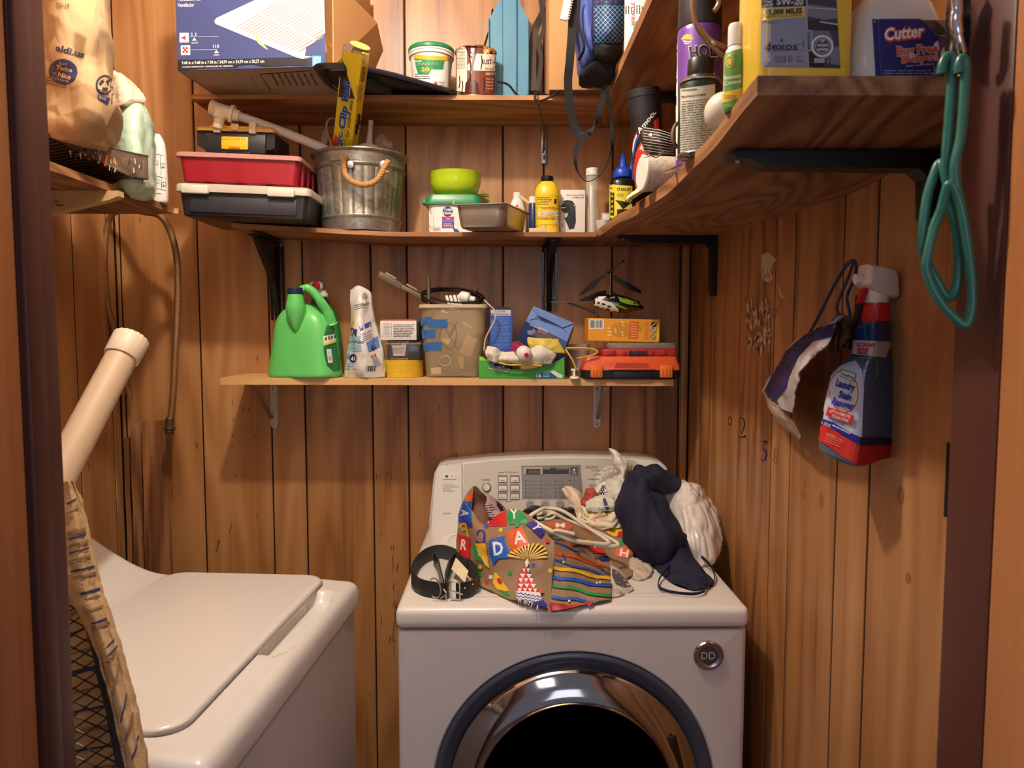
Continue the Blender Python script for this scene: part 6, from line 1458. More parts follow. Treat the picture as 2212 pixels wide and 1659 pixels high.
# tissue box, tilted
t = thing('tissue_box', 'blue cube carton lying tilted with its folded end facing out', 'box', at(1180, 730, 2.09))
F4 = [at(1153, 661, 2.06), at(1240, 698, 2.04), at(1225, 738, 2.03), at(1136, 693, 2.05)]   # folded end
nrm = (F4[1] - F4[0]).cross(F4[3] - F4[0]).normalized()
if nrm.y < 0: nrm = -nrm
FL = [at(1136, 693, 2.05), at(1225, 738, 2.03), at(1215, 775, 2.06), at(1118, 735, 2.08)]
mbx = MB(); bk = [p + Vector((.01, .07, -.012)) for p in F4]; bk2 = [FL[2] + Vector((0, .05, 0)), FL[3] + Vector((0, .05, 0))]
mbx.add(F4 + [FL[2], FL[3], F4[0] + Vector((.005, .075, -.02)), F4[1] + Vector((.005, .075, -.02)), FL[2] + Vector((.01, .07, 0)), FL[3] + Vector((.01, .07, 0))], [(0, 1, 2, 3), (3, 2, 4, 5), (0, 6, 7, 1), (1, 7, 8, 4, 2), (0, 3, 5, 9, 6), (5, 4, 8, 9), (6, 9, 8, 7)])
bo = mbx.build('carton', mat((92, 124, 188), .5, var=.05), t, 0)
D = Decal([bo], 30)
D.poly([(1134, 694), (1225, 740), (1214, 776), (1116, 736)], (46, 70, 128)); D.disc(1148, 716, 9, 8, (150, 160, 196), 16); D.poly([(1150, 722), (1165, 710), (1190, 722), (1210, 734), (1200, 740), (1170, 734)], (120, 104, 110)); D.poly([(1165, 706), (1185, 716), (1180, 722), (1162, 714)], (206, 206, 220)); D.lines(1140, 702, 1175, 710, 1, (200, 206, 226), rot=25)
D.line([(1150, 668), (1162, 680), (1160, 692)], 1.2, (60, 86, 140)); D.line([(1162, 680), (1208, 702), (1222, 716)], 1.2, (60, 86, 140)); D.line([(1238, 699), (1214, 708)], 1.2, (60, 86, 140)); D.poly([(1137, 693), (1160, 688), (1162, 681), (1152, 688)], (66, 94, 156)); D.build('printed_side', t)
for q in ([(1154, 663), (1238, 699), (1214, 708), (1206, 702), (1162, 681)],): card([at(x, y, 2.036) for x, y in q], mat((110, 142, 204), .5), 'folded_flap', t, .001)
# yellow envelope
t = thing('padded_envelope', 'crumpled yellow envelope lying across the tissue box corner', 'envelope', at(1180, 750, 2.0))
weld(pillow([[at(1138, 728, 2.02), at(1172, 731, 2.0), at(1206, 733, 2.01)], [at(1140, 742, 2.01), at(1178, 746, 1.99), at(1214, 748, 2.0)], [at(1146, 758, 2.01), at(1186, 762, 1.99), at(1224, 764, 2.0)]], 16, 12, .02, .004, 40, 1).build('envelope', mat((206, 184, 84), .5, var=.06), t, 40))
# mop refill box with sock / glove and red tube
x0, x1 = at(1034, 800, 2.0).x, at(1220, 800, 2.0).x; zz_ = zl_(1125) ; xm = (x0 + x1) / 2
t = thing('mop_refill_box', 'torn-open green carton of mop refills with blue corner badge', 'box', (xm, 2.06, zz_))
zt_ = at(1040, 772, 2.0).z; zmid = at(1120, 797, 2.0).z
GB = mat((72, 160, 56), .45, var=.04)
pl = [(x0, zz_), (x1, zz_), (x1 - .002, at(1215, 771, 2.0).z), (x1 - .016, at(1205, 778, 2.0).z), (xm + .05, zmid + .006), (xm + .01, zmid - .001), (xm - .04, zmid - .001), (x0 + .03, zmid + .012), (x0 + .014, zt_ + .002), (x0, zt_)]
bo = MB().prism(pl, 2.0, 2.0025).build('front_panel', GB, t, 0)
MB().box(x1 - .0025, x1, 2.0026, 2.12, zz_, zt_ - .002).build('end_panel', mat((46, 96, 50), .5), t, 0); MB().box(x0, x0 + .0025, 2.0026, 2.12, zz_, zt_ - .002).build('end_panel', GB, t, 0)
MB().box(x0, x1, 2.1201, 2.1225, zz_, zt_ - .01).build('back_panel', CARD, t, 0); MB().box(x0 + .0026, x1 - .0026, 2.0026, 2.12, zz_, zz_ + .002).build('base_panel', CARD, t, 0)
D = Decal([bo], 40)
D.poly([(1036, 768), (1048, 776), (1056, 779), (1050, 784), (1036, 779)], (150, 206, 70)); D.text('Swiffer', 1055, 795, 12, (236, 236, 240), w=44, rot=12, bold=.05, shear=.2); D.text('Swiffer', 1056, 794, 11, (50, 50, 120), w=42, rot=12, bold=.02, shear=.2)
D.poly(rrect(1157, 1204, 805, 817, 5.5), (36, 84, 160)); D.text('16', 1159, 815, 8, WH, w=10, bold=.03); D.lines(1173, 806, 1190, 815, 3, (190, 206, 230)); D.poly([(1188, 803), (1196, 800), (1216, 811), (1214, 817), (1206, 816)], (226, 226, 222)); D.build('printed_front', t)
t = thing('work_glove', 'off-white knit glove draped over the torn green mop refill box', 'glove', at(1125, 780, 2.02))
KN = mat((222, 216, 200), .9, var=.08, nscale=120, bump=.7, bscale=300)
weld(pillow([[at(1050, 752, 2.01), at(1085, 760, 2.0), at(1140, 756, 2.0), at(1170, 741, 2.0), at(1200, 752, 2.01)], [at(1048, 764, 1.99), at(1085, 772, 1.98), at(1135, 772, 1.98), at(1172, 762, 1.975), at(1202, 768, 1.99)], [at(1054, 780, 1.99), at(1090, 784, 1.985), at(1140, 786, 1.985), at(1168, 788, 1.985), at(1190, 786, 1.99)]], 36, 16, .07, .004, 26, 5).build('glove', KN, t, 60))
weld(pillow([[at(1052, 748, 2.0), at(1066, 749, 1.985), at(1080, 756, 1.99)], [at(1048, 762, 1.985), at(1064, 764, 1.97), at(1082, 768, 1.985)], [at(1056, 778, 1.985), at(1070, 784, 1.975), at(1080, 782, 1.985)]], 16, 14, .04, .003, 60, 8).build('knuckle_bunch', KN, t, 60))
MB().tube([at(1075, 783, 1.982), at(1100, 788, 1.980), at(1135, 788, 1.98), at(1170, 790, 1.982)], .0024, 8, sm=5).build('yellow_hem', mat((206, 180, 40), .8), t)
t = thing('glue_tube', 'white tube end with red cap and crimson body lying on the glove', 'tube', at(1128, 755, 1.98))
Ta = axis(at(1137, 767, 1.955), at(1112, 748, 2.06), (0, 0, 1))
MB().lathe([(.001, -.004), (.0055, -.004), (.006, .002)], 20, T=Ta).build('tip', mat((200, 30, 36), .4), t)
MB().lathe([(.006, .0018), (.012, .004), (.0185, .010), (.0195, .016), (.0195, .03)], 30, T=Ta).build('shoulder', PLW, t)
MB().lathe([(.0196, .0295), (.020, .03), (.020, .09), (.001, .09)], 30, T=Ta).build('tube_body', mat((150, 28, 54), .35, coat=.3), t)
# candle jar
t = thing('glass_jar', 'glass candle jar with striped label behind the yellow cord', 'jar', base(1250, 2.12, zl_(1250)))
zz_ = zl_(1250); hj = at(1250, 744, 2.09).z - zz_
MB().lathe([(.031, 0), (.034, .003), (.034, hj - .006), (.035, hj - .003), (.034, hj), (.031, hj), (.031, .005), (.001, .005)], 32, (at(1249, 780, 2.12).x, 2.12, zz_)).build('glass', mat((206, 196, 180), .1, alpha=.35, coat=.5), t)
bo = MB().lathe([(.001, .006), (.0300, .006), (.0300, hj * .8), (.001, hj * .8)], 32, (at(1249, 780, 2.12).x, 2.12, zz_)).build('wax', mat((150, 120, 96), .5), t)
D = Decal([bo], 12); D.lines(1228, 765, 1270, 790, 7, (90, 50, 44), rag=.05); D.build('printed_label', t)
# yellow cord with socket
t = thing('lamp_cord', 'yellow lamp cord looping down to a brass and white socket', 'cord', at(1243, 800, 1.995))
MB().tube([at(1222, 752, 1.995), at(1262, 752, 1.99), at(1284, 755, 1.99), at(1290, 762, 1.985), at(1270, 770, 1.985), at(1246, 774, 1.985)], .0023, 8, sm=6).build('cord', mat((206, 164, 66), .4), t)
MB().tube([at(1222, 755, 1.995), at(1232, 770, 1.985), at(1240, 785, 1.98), at(1244, 797, 1.98)], .0023, 8, sm=6).build('cord', mat((206, 164, 66), .4), t)
zz_ = zl_(1244, 1.995) - .002; hh_ = at(1244, 797, 1.985).z - zz_
cyl(1244, 1.995, 0, zz_, [(.001, .003), (.013, .003), (.0135, .004), (.012, .010)]).build('socket_base', PLW, t)
cyl(1244, 1.995, 0, zz_, [(.0105, .010), (.0115, .012), (.0105, .014), (.0115, .016), (.0105, .018), (.0115, .020), (.0105, .022), (.0095, hh_ - .004)]).build('brass_thread', mat((186, 150, 80), .3, .9), t)
cyl(1244, 1.995, 0, zz_, [(.0105, hh_ - .005), (.011, hh_ - .002), (.0105, hh_), (.001, hh_)]).build('socket_top', PLW, t)
# orange tool case
x0, x1 = at(1259, 790, 1.99).x, at(1471, 790, 1.99).x; zz_ = zl_(1365); H_ = at(1365, 770, 1.99).z - zz_; hb_ = at(1365, 800, 1.99).z - zz_
t = thing('tool_case', 'orange and black hard tool case, bottom of stack at shelf right end', 'case', ((x0 + x1) / 2, 2.06, zz_))
OR = mat((224, 92, 50), .4, var=.03, coat=.2); OR2 = mat((232, 120, 40), .4)
def cs(g, z, d=0): return [Vector((x, y, zz_ + z)) for x, y in rrect(x0 + g, x1 - g, 1.99 + d + g * .5, 2.17 - g * .5, .010, 4)]
MB().loft([cs(.006, .0003), cs(.001, .004), cs(0, hb_)]).build('lower_shell', PLB, t, 30)
MB().loft([cs(0, hb_ + .0003), cs(.001, hb_ + .012), cs(.010, H_ - .003), cs(.014, H_)]).build('upper_shell', OR, t, 30)
xa, xb = at(1325, 780, 1.99).x, at(1405, 780, 1.99).x
MB().prism([(xa, zz_ + hb_ + .001), (xa + .008, zz_ + hb_ + .020), (xb - .008, zz_ + hb_ + .020), (xb, zz_ + hb_ + .001)], 1.9895, 1.994).build('handle_recess', mat((180, 70, 40), .5), t, 30)
MB().box(xa - .012, xb + .012, 1.984, 1.990, zz_ + hb_ + .001, zz_ + hb_ + .006, .002).build('handle_bar', OR, t, 30)
MB().box(xa - .0, xb + .0, 1.9885, 1.9899, zz_ + .002, zz_ + hb_ - .004, .001).build('black_handle', mat((30, 30, 34), .4), t, 30)
for a_, b_ in ((1276, 1302), (1426, 1453)):
    xx0, xx1 = at(a_, 790, 1.985).x, at(b_, 790, 1.985).x
    MB().box(xx0, xx1, 1.981, 1.9905, zz_ + .005, zz_ + hb_ + .014, .003).build('latch', OR2, t, 40)
    for k in range(3): MB().box(xx0 + .005 + k * .009, xx0 + .0085 + k * .009, 1.9798, 1.981, zz_ + .009, zz_ + hb_ + .004, .0005).build('latch_rib', mat((214, 104, 34), .4), t)
z1 = zz_ + H_ + .0005; x0, x1 = at(1303, 760, 2.0).x, at(1460, 760, 2.0).x; H2 = at(1380, 754, 2.0).z - z1
t = thing('bit_case', 'flat red case with black latch and clear lid stacked on the orange case', 'case', ((x0 + x1) / 2, 2.06, z1))
MB().box(x0, x1, 2.0, 2.13, z1, z1 + H2, .003).build('tray', mat((192, 52, 44), .4, coat=.2), t)
for a_, b_ in ((1311, 1330), (1345, 1352), (1402, 1412), (1428, 1440)):
    MB().box(at(a_, 760, 2).x, at(b_, 760, 2).x, 1.997, 2.0005, z1 + .003, z1 + H2 - .002, .001).build('boss', mat((176, 44, 40), .4), t)
MB().box(at(1357, 760, 2).x, at(1397, 760, 2).x, 1.993, 2.0, z1 + .005, z1 + H2 - .005, .0015).build('latch', mat((48, 46, 48), .4), t)
for px in (1360, 1377, 1394): MB().box(at(px - 2, 760, 2).x, at(px + 2, 760, 2).x, 1.991, 1.9935, z1 + .004, z1 + H2 - .002, .001).build('latch_tooth', mat((62, 60, 62), .4), t)
MB().box(at(1313, 760, 2.01).x, at(1458, 760, 2.01).x, 2.005, 2.125, z1 + H2 + .0003, z1 + H2 + .017, .003).build('clear_lid', mat((206, 190, 170), .1, alpha=.4, coat=.5), t)
MB().box(at(1325, 760, 2.01).x, at(1420, 760, 2.01).x, 2.02, 2.12, z1 + H2 + .0006, z1 + H2 + .008, .001).build('red_inlay', mat((150, 24, 34), .5), t)
z2 = z1 + H2 + .0178
# orange carton
t = thing('gloves_carton', 'orange and yellow carton with barcode lying under the toy helicopter', 'box', at(1345, 745, 2.07))
xa, xb = at(1270, 715, 2.02).x, at(1424, 715, 2.02).x; zq0, zq1 = at(1340, 737, 2.02).z, at(1340, 688, 2.02).z
Tc = xf(((xa + xb) / 2, 2.02, max(z2, zq0 - .001)), (0, R(1.4), 0)); wq = (xb - xa) / 2; hq = zq1 - zq0
bo = MB().box(-wq, wq, 0, .10, 0, hq, .001, T=Tc).build('carton', mat((232, 156, 40), .45, var=.04), t, 0)
D = Decal([bo], 40)
D.rect(1272, 690, 1305, 711, (226, 224, 216)); D.bars(1275, 692, 1302, 708, 16); D.disc(1342, 712, 24, 16, (206, 140, 34), 24); D.poly([(1366, 700), (1380, 703), (1388, 712), (1370, 722), (1358, 718)], (206, 140, 34)); D.poly([(1360, 694), (1380, 695), (1377, 732), (1358, 731)], (214, 98, 36)); D.lines(1362, 697, 1377, 730, 6, (240, 190, 130), thick=.3)
for x, y in ((1344, 698), (1344, 720), (1329, 714)): D.line([(x - 3, y - 4), (x + 2, y - 2), (x - 1, y + 3), (x + 3, y + 6)], 1.6, (236, 226, 206))
D.disc(1412, 701, 6.5, 6, (40, 50, 90), 18); D.disc(1412, 714, 6.5, 6, (170, 140, 90), 18); D.disc(1411, 728, 6.5, 6, (150, 130, 70), 18); D.line([(1408, 704), (1416, 698)], 2, (226, 190, 70)); D.line([(1408, 717), (1416, 711)], 2, (226, 216, 190)); D.line([(1407, 731), (1415, 725)], 2, (216, 206, 120)); D.lines(1392, 695, 1402, 735, 9, (206, 120, 40), rot=0); D.poly([(1420, 690), (1425, 691), (1423, 737), (1418, 737)], (236, 206, 60)); D.lines(1312, 705, 1322, 728, 3, (236, 220, 190)); D.build('printed_panel', t)
# toy helicopter
hz = Tc.translation.z + hq - .002
t = thing('toy_helicopter', 'black and lime toy helicopter with drooping rotor blades on orange carton', 'toy', at(1330, 680, 2.07))
yh = 2.07
def hp(px, py, dy=0): return at(px, py, yh + dy)
LIMH = mat((120, 150, 40), .25, coat=.6); GLB = mat((16, 18, 16), .2, coat=.6)
# hull: loft of ellipses along x
st_ = [(1282, 655, 3, 5), (1290, 651, 8, 14), (1305, 652, 12, 20), (1325, 655, 15, 23), (1345, 657, 16, 22), (1362, 659, 14, 18), (1376, 661, 10, 12), (1386, 664, 5, 6), (1391, 666, 1, 1)]
rg = []
for px, py, ry, rz in st_:
    c = hp(px, py); k = yh / F
    rg.append([Vector((c.x, c.y + ry * k * math.cos(2 * math.pi * i / 20), c.z + rz * k * .85 * math.sin(2 * math.pi * i / 20))) for i in range(20)])
hull = MB().loft(rg).build('hull', GLB, t, 60)
D = Decal([hull], 8)
D.poly([(1334, 641), (1352, 645), (1372, 652), (1382, 660), (1360, 658), (1340, 652)], LIMH); D.poly([(1305, 650), (1330, 656), (1356, 666), (1352, 668), (1326, 659), (1304, 654)], LIMH); D.poly([(1280, 646), (1292, 641), (1310, 640), (1300, 648), (1322, 654), (1336, 668), (1338, 676), (1288, 676), (1284, 664)], (222, 218, 206))
for q in ((1290, 652, 1296, 656), (1300, 655, 1308, 659), (1312, 660, 1320, 664), (1300, 664, 1306, 670), (1309, 666, 1318, 669), (1322, 668, 1328, 672), (1291, 668, 1297, 671)): D.rect(*q, (30, 30, 30), rot=15)
D.text('x10', 1318, 645, 4, (190, 190, 180), w=10); D.build('hull_stripes', t)
BKM = mat((12, 11, 12), .75)
MB().tube([hp(1288, 655), hp(1240, 653), hp(1190, 653)], .0016, 8).build('tail_boom', mat((130, 120, 112), .3, .8), t)
MB().tube([hp(1226, 654), hp(1262, 668), hp(1286, 677)], .0014, 8).build('tail_strut', BKM, t); MB().tube([hp(1226, 652), hp(1262, 664), hp(1286, 672)], .0011, 8).build('tail_strut', BKM, t)
MB().prism([(hp(1170, 638).x, hp(1170, 638).z), (hp(1176, 642).x, hp(1176, 640).z), (hp(1179, 668).x, hp(1179, 668).z), (hp(1175, 668).x, hp(1175, 668).z)], yh - .001, yh + .001).build('tail_fin', BKM, t, 0)
c = hp(1176, 654); MB().lathe([(.001, -.002), (.003, -.002), (.003, .002), (.001, .002)], 12, T=axis(c, c - Vector((0, 1, 0)))).build('tail_rotor_hub', BKM, t)
MB().tube([hp(1318, 644), hp(1319, 590)], .0014, 8).build('rotor_mast', STEEL, t)
MB().tube([hp(1311, 588), hp(1325, 585)], .004, 8).build('rotor_head', BKM, t)
MB().tube([hp(1317, 588), hp(1330, 575), hp(1344, 566)], .0011, 6).build('balance_bar', mat((70, 30, 26), .4), t)
MB().sphere(hp(1346, 564), .0045, .002, .003, 12, 8).build('balance_weight', BKM, t)
def blade(a, b, c_, d_, dy): card([hp(*a, dy), hp(*b, dy), hp(*c_, dy - .008), hp(*d_, dy - .008)], BKM, 'rotor_blade', t, .0015)
def bl6(pts, dy):
    P = [hp(x, y, dy) for x, y in pts]; n = Vector((0, .003, .001)); k = len(P)
    MB().add(P + [p + n for p in P], [tuple(range(k))[::-1], tuple(range(k, 2 * k))] + [(i, (i + 1) % k, k + (i + 1) % k, k + i) for i in range(k)]).build('rotor_blade', BKM, t, 0)
bl6([(1311, 593), (1306, 594), (1283, 605), (1251, 637), (1258, 637), (1283, 622), (1300, 604)], -.02)
bl6([(1324, 594), (1334, 598), (1360, 612), (1386, 628), (1384, 635), (1350, 622), (1328, 608)], -.02)
bl6([(1310, 627), (1290, 632), (1252, 648), (1253, 651), (1285, 648), (1310, 634)], .01)
bl6([(1322, 630), (1350, 642), (1384, 652), (1382, 654), (1345, 646), (1322, 636)], .01)
for a_ in (1292, 1336):
    MB().tube([hp(a_, 674), Vector((hp(a_ + 2, 684).x, yh - .02, hz + .004))], .0016, 6).build('skid_leg', mat((60, 58, 56), .4), t)
    MB().tube([hp(a_, 674), Vector((hp(a_ + 2, 684).x, yh + .02, hz + .004))], .0016, 6).build('skid_leg', mat((60, 58, 56), .4), t)
for dy in (-.02, .02): MB().tube([Vector((hp(1282, 684).x, yh + dy, hz + .0035)), Vector((hp(1345, 686).x, yh + dy, hz + .0035)), hp(1360, 680, dy)], .0017, 6).build('skid', BKM, t)
# ================================================================ on the dryer
ZT = ZD + .0022
# leather belt, coiled standing on its edge
t = thing('leather_belt', 'black leather belt coiled on its edge at the dryer front left corner', 'belt', atz(960, 1270, ZT))
LEA = mat((24, 22, 24), .35, var=.15, bump=.3, bscale=120); LEI = mat((58, 56, 54), .7, var=.2, nscale=60)
def gz(px, py, h=.0): v = atz(px, py, ZT); return v + Vector((0, 0, h))
bw = .033; zo = Vector((0, 0, bw / 2))
pA = [gz(*q) + zo for q in ((985, 1293), (1012, 1290), (1030, 1278), (1028, 1256), (1006, 1232), (985, 1216), (955, 1206), (925, 1212), (903, 1230), (891, 1255), (893, 1272), (912, 1285), (940, 1291), (962, 1294))]
MB().band(pA, bw, .0035, (0, 0, 1), sm=6).build('belt_strap', LEA, t, 60)
MB().band([v + (Vector((pA[6].x, pA[4].y, v.z)) - v) * .035 for v in pA[3:10]], bw - .002, .0015, (0, 0, 1), sm=6).build('strap_lining', LEI, t, 60)
pB = [gz(*q) + zo for q in ((1008, 1240), (990, 1222), (975, 1232), (966, 1255), (962, 1275), (968, 1292))]
MB().band(pB, bw * .95, .003, (0, .1, 1), sm=6).build('belt_tongue', LEI, t, 60)
pC = [gz(*q) + zo for q in ((938, 1222), (946, 1236), (952, 1262), (958, 1286))]
MB().band(pC, bw * .95, .003, (0, .1, 1), sm=6).build('belt_tongue', LEA, t, 60)
cb_ = gz(984, 1300) + zo * 1.0
SIL = mat((206, 198, 186), .2, 1.0)
def frame(px0, px1, py0, py1, dd, name):
    P = [at(px0, py0, dd), at(px1, py0 + 2, dd - .002), at(px1, py1, dd - .004), at(px0, py1 - 2, dd)]
    MB().tube(P, .0022, 8, closed=True).build(name, SIL, t, 60)
db = gz(985, 1293).y - .006
frame(973, 993, 1257, 1294, db, 'buckle_frame'); MB().tube([at(975, 1276, db - .003), at(1000, 1284, db - .006)], .0018, 8).build('buckle_prong', SIL, t)
MB().tube([at(930, 1252, db + .004), at(940, 1250, db), at(950, 1262, db - .004), at(952, 1280, db - .004), at(944, 1291, db - .004), at(934, 1288, db)], .0016, 8, sm=5).build('keeper_ring', SIL, t)
MB().tube([at(958, 1272, db - .004), at(964, 1282, db - .006), at(952, 1292, db - .006)], .0016, 8, sm=4).build('keeper_hook', SIL, t)
belts = [o for o in COL.objects if o.parent == t and o.name.startswith('belt_strap')]
D = Decal(belts, 12)
for x, y in ((937, 1182), (958, 1181), (975, 1186), (991, 1200), (1004, 1270), (1021, 1262)): D.disc(x, y, 2.2, 2.0, (236, 226, 206), 10)
D.build('eyelets', t)
# --- the patterned gift bag
KB = mat((146, 116, 86), .7, var=.08, nscale=8, bump=.35, bscale=60)
def bp(px, py, d=None):
    v = atz(px, py, ZT) if d is None else at(px, py, d)
    return atz(px, py, ZT + .001) if (v.z < ZT and v.y > YD) else v
rowsF = [[bp(990, 1112, 1.78), bp(1006, 1088, 1.73), bp(1043, 1130, 1.67), bp(1095, 1101, 1.64), bp(1138, 1112, 1.61), bp(1196, 1168, 1.56)],
         [bp(988, 1150, 1.74), bp(1010, 1150, 1.69), bp(1050, 1165, 1.60), bp(1100, 1150, 1.585), bp(1146, 1160, 1.56), bp(1196, 1205, 1.53)],
         [bp(990, 1195, 1.71), bp(1015, 1198, 1.65), bp(1060, 1205, 1.575), bp(1105, 1203, 1.54), bp(1150, 1207, 1.52), bp(1193, 1242, 1.50)],
         [bp(1002, 1232, 1.67), bp(1030, 1242, 1.61), bp(1068, 1250, 1.55), bp(1110, 1255, 1.51), bp(1150, 1262, 1.49), bp(1190, 1282, 1.475)],
         [bp(1035, 1268), bp(1060, 1279), bp(1090, 1291), bp(1120, 1300, 1.455), bp(1155, 1311, 1.44), bp(1184, 1322, 1.432)]]
gb = thing('gift_bag', 'crumpled kraft paper bag printed with letter bunting and a party hat', 'bag', atz(1120, 1280, ZT))
front = shell(rowsF, 60, 40, -.0009, .008, 13, 3.1, ridged=2).build('front_panel', KB, gb, 25)
rowsR = [[rowsF[0][-1], bp(1240, 1186, 1.60), bp(1285, 1208, 1.63), bp(1320, 1236, 1.66)],
         [rowsF[1][-1], bp(1240, 1225, 1.54), bp(1285, 1238, 1.575), bp(1321, 1256, 1.62)],
         [rowsF[3][-1], bp(1235, 1276, 1.485), bp(1283, 1276, 1.51), bp(1320, 1280, 1.545)],
         [rowsF[4][-1], bp(1230, 1319, 1.437), bp(1283, 1304, 1.45), bp(1318, 1300)]]
side = shell(rowsR, 50, 40, -.0009, .007, 16, 8.4, ridged=2).build('side_panel', KB, gb, 25)
rowsT = [[bp(996, 1104, 1.80), bp(1008, 1072, 1.80), bp(1024, 1050, 1.80), bp(1042, 1064, 1.80), bp(1052, 1072, 1.82)],
         [bp(996, 1112, 1.77), bp(1012, 1100, 1.79), bp(1028, 1092, 1.80), bp(1046, 1094, 1.80), bp(1060, 1092, 1.82)],
         [bp(998, 1150, 1.76), bp(1014, 1140, 1.76), bp(1030, 1136, 1.76), bp(1048, 1136, 1.76), bp(1070, 1130, 1.78)]]
back = shell(rowsT, 24, 20, .0009, .004, 20, 2.0).build('back_flap', mat((112, 74, 54), .7, var=.1, bump=.3, bscale=50), gb, 25)
rowsL = [[bp(990, 1112, 1.78), bp(998, 1088, 1.79), bp(1012, 1062, 1.795), bp(1023, 1051, 1.798)],
         [bp(989, 1135, 1.765), bp(1000, 1118, 1.77), bp(1012, 1110, 1.775), bp(1018, 1105, 1.78)],
         [bp(988, 1152, 1.742), bp(1000, 1145, 1.74), bp(1010, 1142, 1.735), bp(1014, 1140, 1.73)]]
left = shell(rowsL, 20, 20, -.0009, .003, 20, 5.0).build('left_corner', KB, gb, 25)
MB().loft([[rowsF[0][2] + Vector((0, .01, -.01)), bp(1100, 1110, 1.74), bp(1190, 1175, 1.68), bp(1300, 1236, 1.65)], [bp(1050, 1180, 1.70), bp(1110, 1180, 1.70), bp(1190, 1196, 1.66), bp(1290, 1242, 1.62)]], caps=False, closed=False).build('bag_interior', mat((96, 64, 46), .8), gb, 0)
RDc, BLc, YLc, GRc, ORc, NVc = (204, 40, 44), (26, 88, 186), (232, 184, 44), (40, 140, 74), (226, 88, 40), (54, 48, 142)
D = Decal([front, left], 3.5, .0006, .0004)
D.poly([(1040, 1130), (1094, 1103), (1095, 1137), (1047, 1138)], RDc); D.text('T', 1049, 1130, 17, WH, w=12, bold=.03)
D.poly([(1093, 1109), (1120, 1099), (1138, 1118), (1140, 1131), (1100, 1134)], GRc); D.text('Y', 1103, 1121, 20, WH, rot=-3, w=17, bold=.02)
D.poly([(990, 1128), (995, 1085), (1017, 1080), (1020, 1135)], BLc); D.text('A', 998, 1100, 16, WH, rot=98, w=15, bold=.03)
D.poly([(998, 1114), (1021, 1132), (1022, 1141), (1000, 1130)], NVc); D.poly([(1008, 1075), (1022, 1060), (1021, 1082), (1006, 1085)], ORc)
D.line([(998, 1135), (1004, 1131), (1009, 1135), (1008, 1143), (1002, 1145), (997, 1140), (998, 1135)], 3, YLc); D.line([(1008, 1140), (1011, 1150), (1013, 1160)], 3, YLc)
D.poly([(991, 1155), (1018, 1161), (1017, 1208), (996, 1200)], RDc); D.text('R', 997, 1187, 22, WH, w=13, rot=6, bold=.03)
D.line([(1031, 1155), (1034, 1147), (1042, 1146), (1047, 1153), (1047, 1172), (1036, 1174), (1030, 1169)], 4, NVc); D.line([(1047, 1152), (1046, 1176)], 4, NVc)
D.poly([(1022, 1176), (1040, 1190), (1045, 1215), (1028, 1208)], GRc); D.text('Y', 1031, 1200, 14, WH, w=10, bold=.03)
D.poly([(1029, 1174), (1051, 1174), (1059, 1228), (1050, 1222), (1036, 1195)], YLc); D.line([(1046, 1203), (1052, 1220)], 2.4, WH)
D.poly([(1058, 1168), (1088, 1159), (1105, 1206), (1078, 1208), (1067, 1221), (1058, 1190)], BLc); D.text('D', 1069, 1200, 27, WH, rot=-8, w=21, bold=.03)
D.poly([(1096, 1151), (1128, 1139), (1146, 1181), (1130, 1182), (1114, 1200), (1106, 1185)], ORc); D.text('A', 1113, 1177, 26, WH, rot=-10, w=25, bold=.02)
D.poly([(1135, 1133), (1150, 1127), (1180, 1147), (1176, 1152), (1166, 1163), (1150, 1148)], NVc); D.text('Y', 1146, 1138, 20, WH, rot=60, w=18, bold=.02)
D.line([(1051, 1176), (1058, 1174)], 1, (50, 40, 40)); D.line([(1088, 1163), (1096, 1158)], 1, (50, 40, 40)); D.line([(1128, 1140), (1135, 1136)], 1, (50, 40, 40))
D.lay += 1
for k in range(13):
    a = R(-8 - k * 13.4); r1 = 34 + 5 * math.sin(k * .6); x0_, y0_ = 1141, 1209; c, s_ = math.cos(a), math.sin(a)
    D.poly([(x0_ + 3 * c, y0_ + 2 * s_), (x0_ + r1 * 1.15 * math.cos(a - .05), y0_ + r1 * math.sin(a - .05)), (x0_ + r1 * 1.15 * math.cos(a + .075), y0_ + r1 * math.sin(a + .075))], (232, 196, 84), lay=False)
D.poly([(1136, 1215), (1141, 1208), (1145, 1217), (1139, 1229)], WH)
D.poly([(1139, 1226), (1153, 1258), (1163, 1285), (1118, 1283), (1120, 1250), (1130, 1232)], RDc)
D.lay += 1
for r_, (y0_, xa, xb, n_) in enumerate(((1229, 1130, 1148, 2), (1241, 1124, 1152, 2), (1251, 1121, 1155, 3), (1264, 1120, 1159, 3), (1275, 1119, 1161, 4))):
    for k in range(n_):
        xx = xa + (xb - xa) * k / n_; wq_ = (xb - xa) / n_
        D.poly([(xx + 1, y0_), (xx + wq_ - 1, y0_), (xx + wq_ / 2, y0_ + 10)], WH, lay=False)
D.poly([(1117, 1281), (1165, 1284), (1172, 1310), (1160, 1314), (1118, 1296)], WH)
for k in range(4): D.line([(1118 + q * 4.2, 1286 + k * 6 + (2 if q % 2 else -1.2) + q * .6) for q in range(13)], 1.7, (36, 66, 160), lay=(k == 0))
D.poly([(1148, 1306), (1172, 1300), (1180, 1312), (1178, 1318)], NVc)
D.poly([(1068, 1236), (1072, 1237), (1082, 1250), (1092, 1265), (1100, 1276), (1090, 1279), (1072, 1272), (1065, 1258)], YLc); D.disc(1080, 1256, 4.5, 8, RDc, 14, rot=-30); D.poly([(1078, 1274), (1096, 1279), (1103, 1288), (1088, 1285)], GRc)
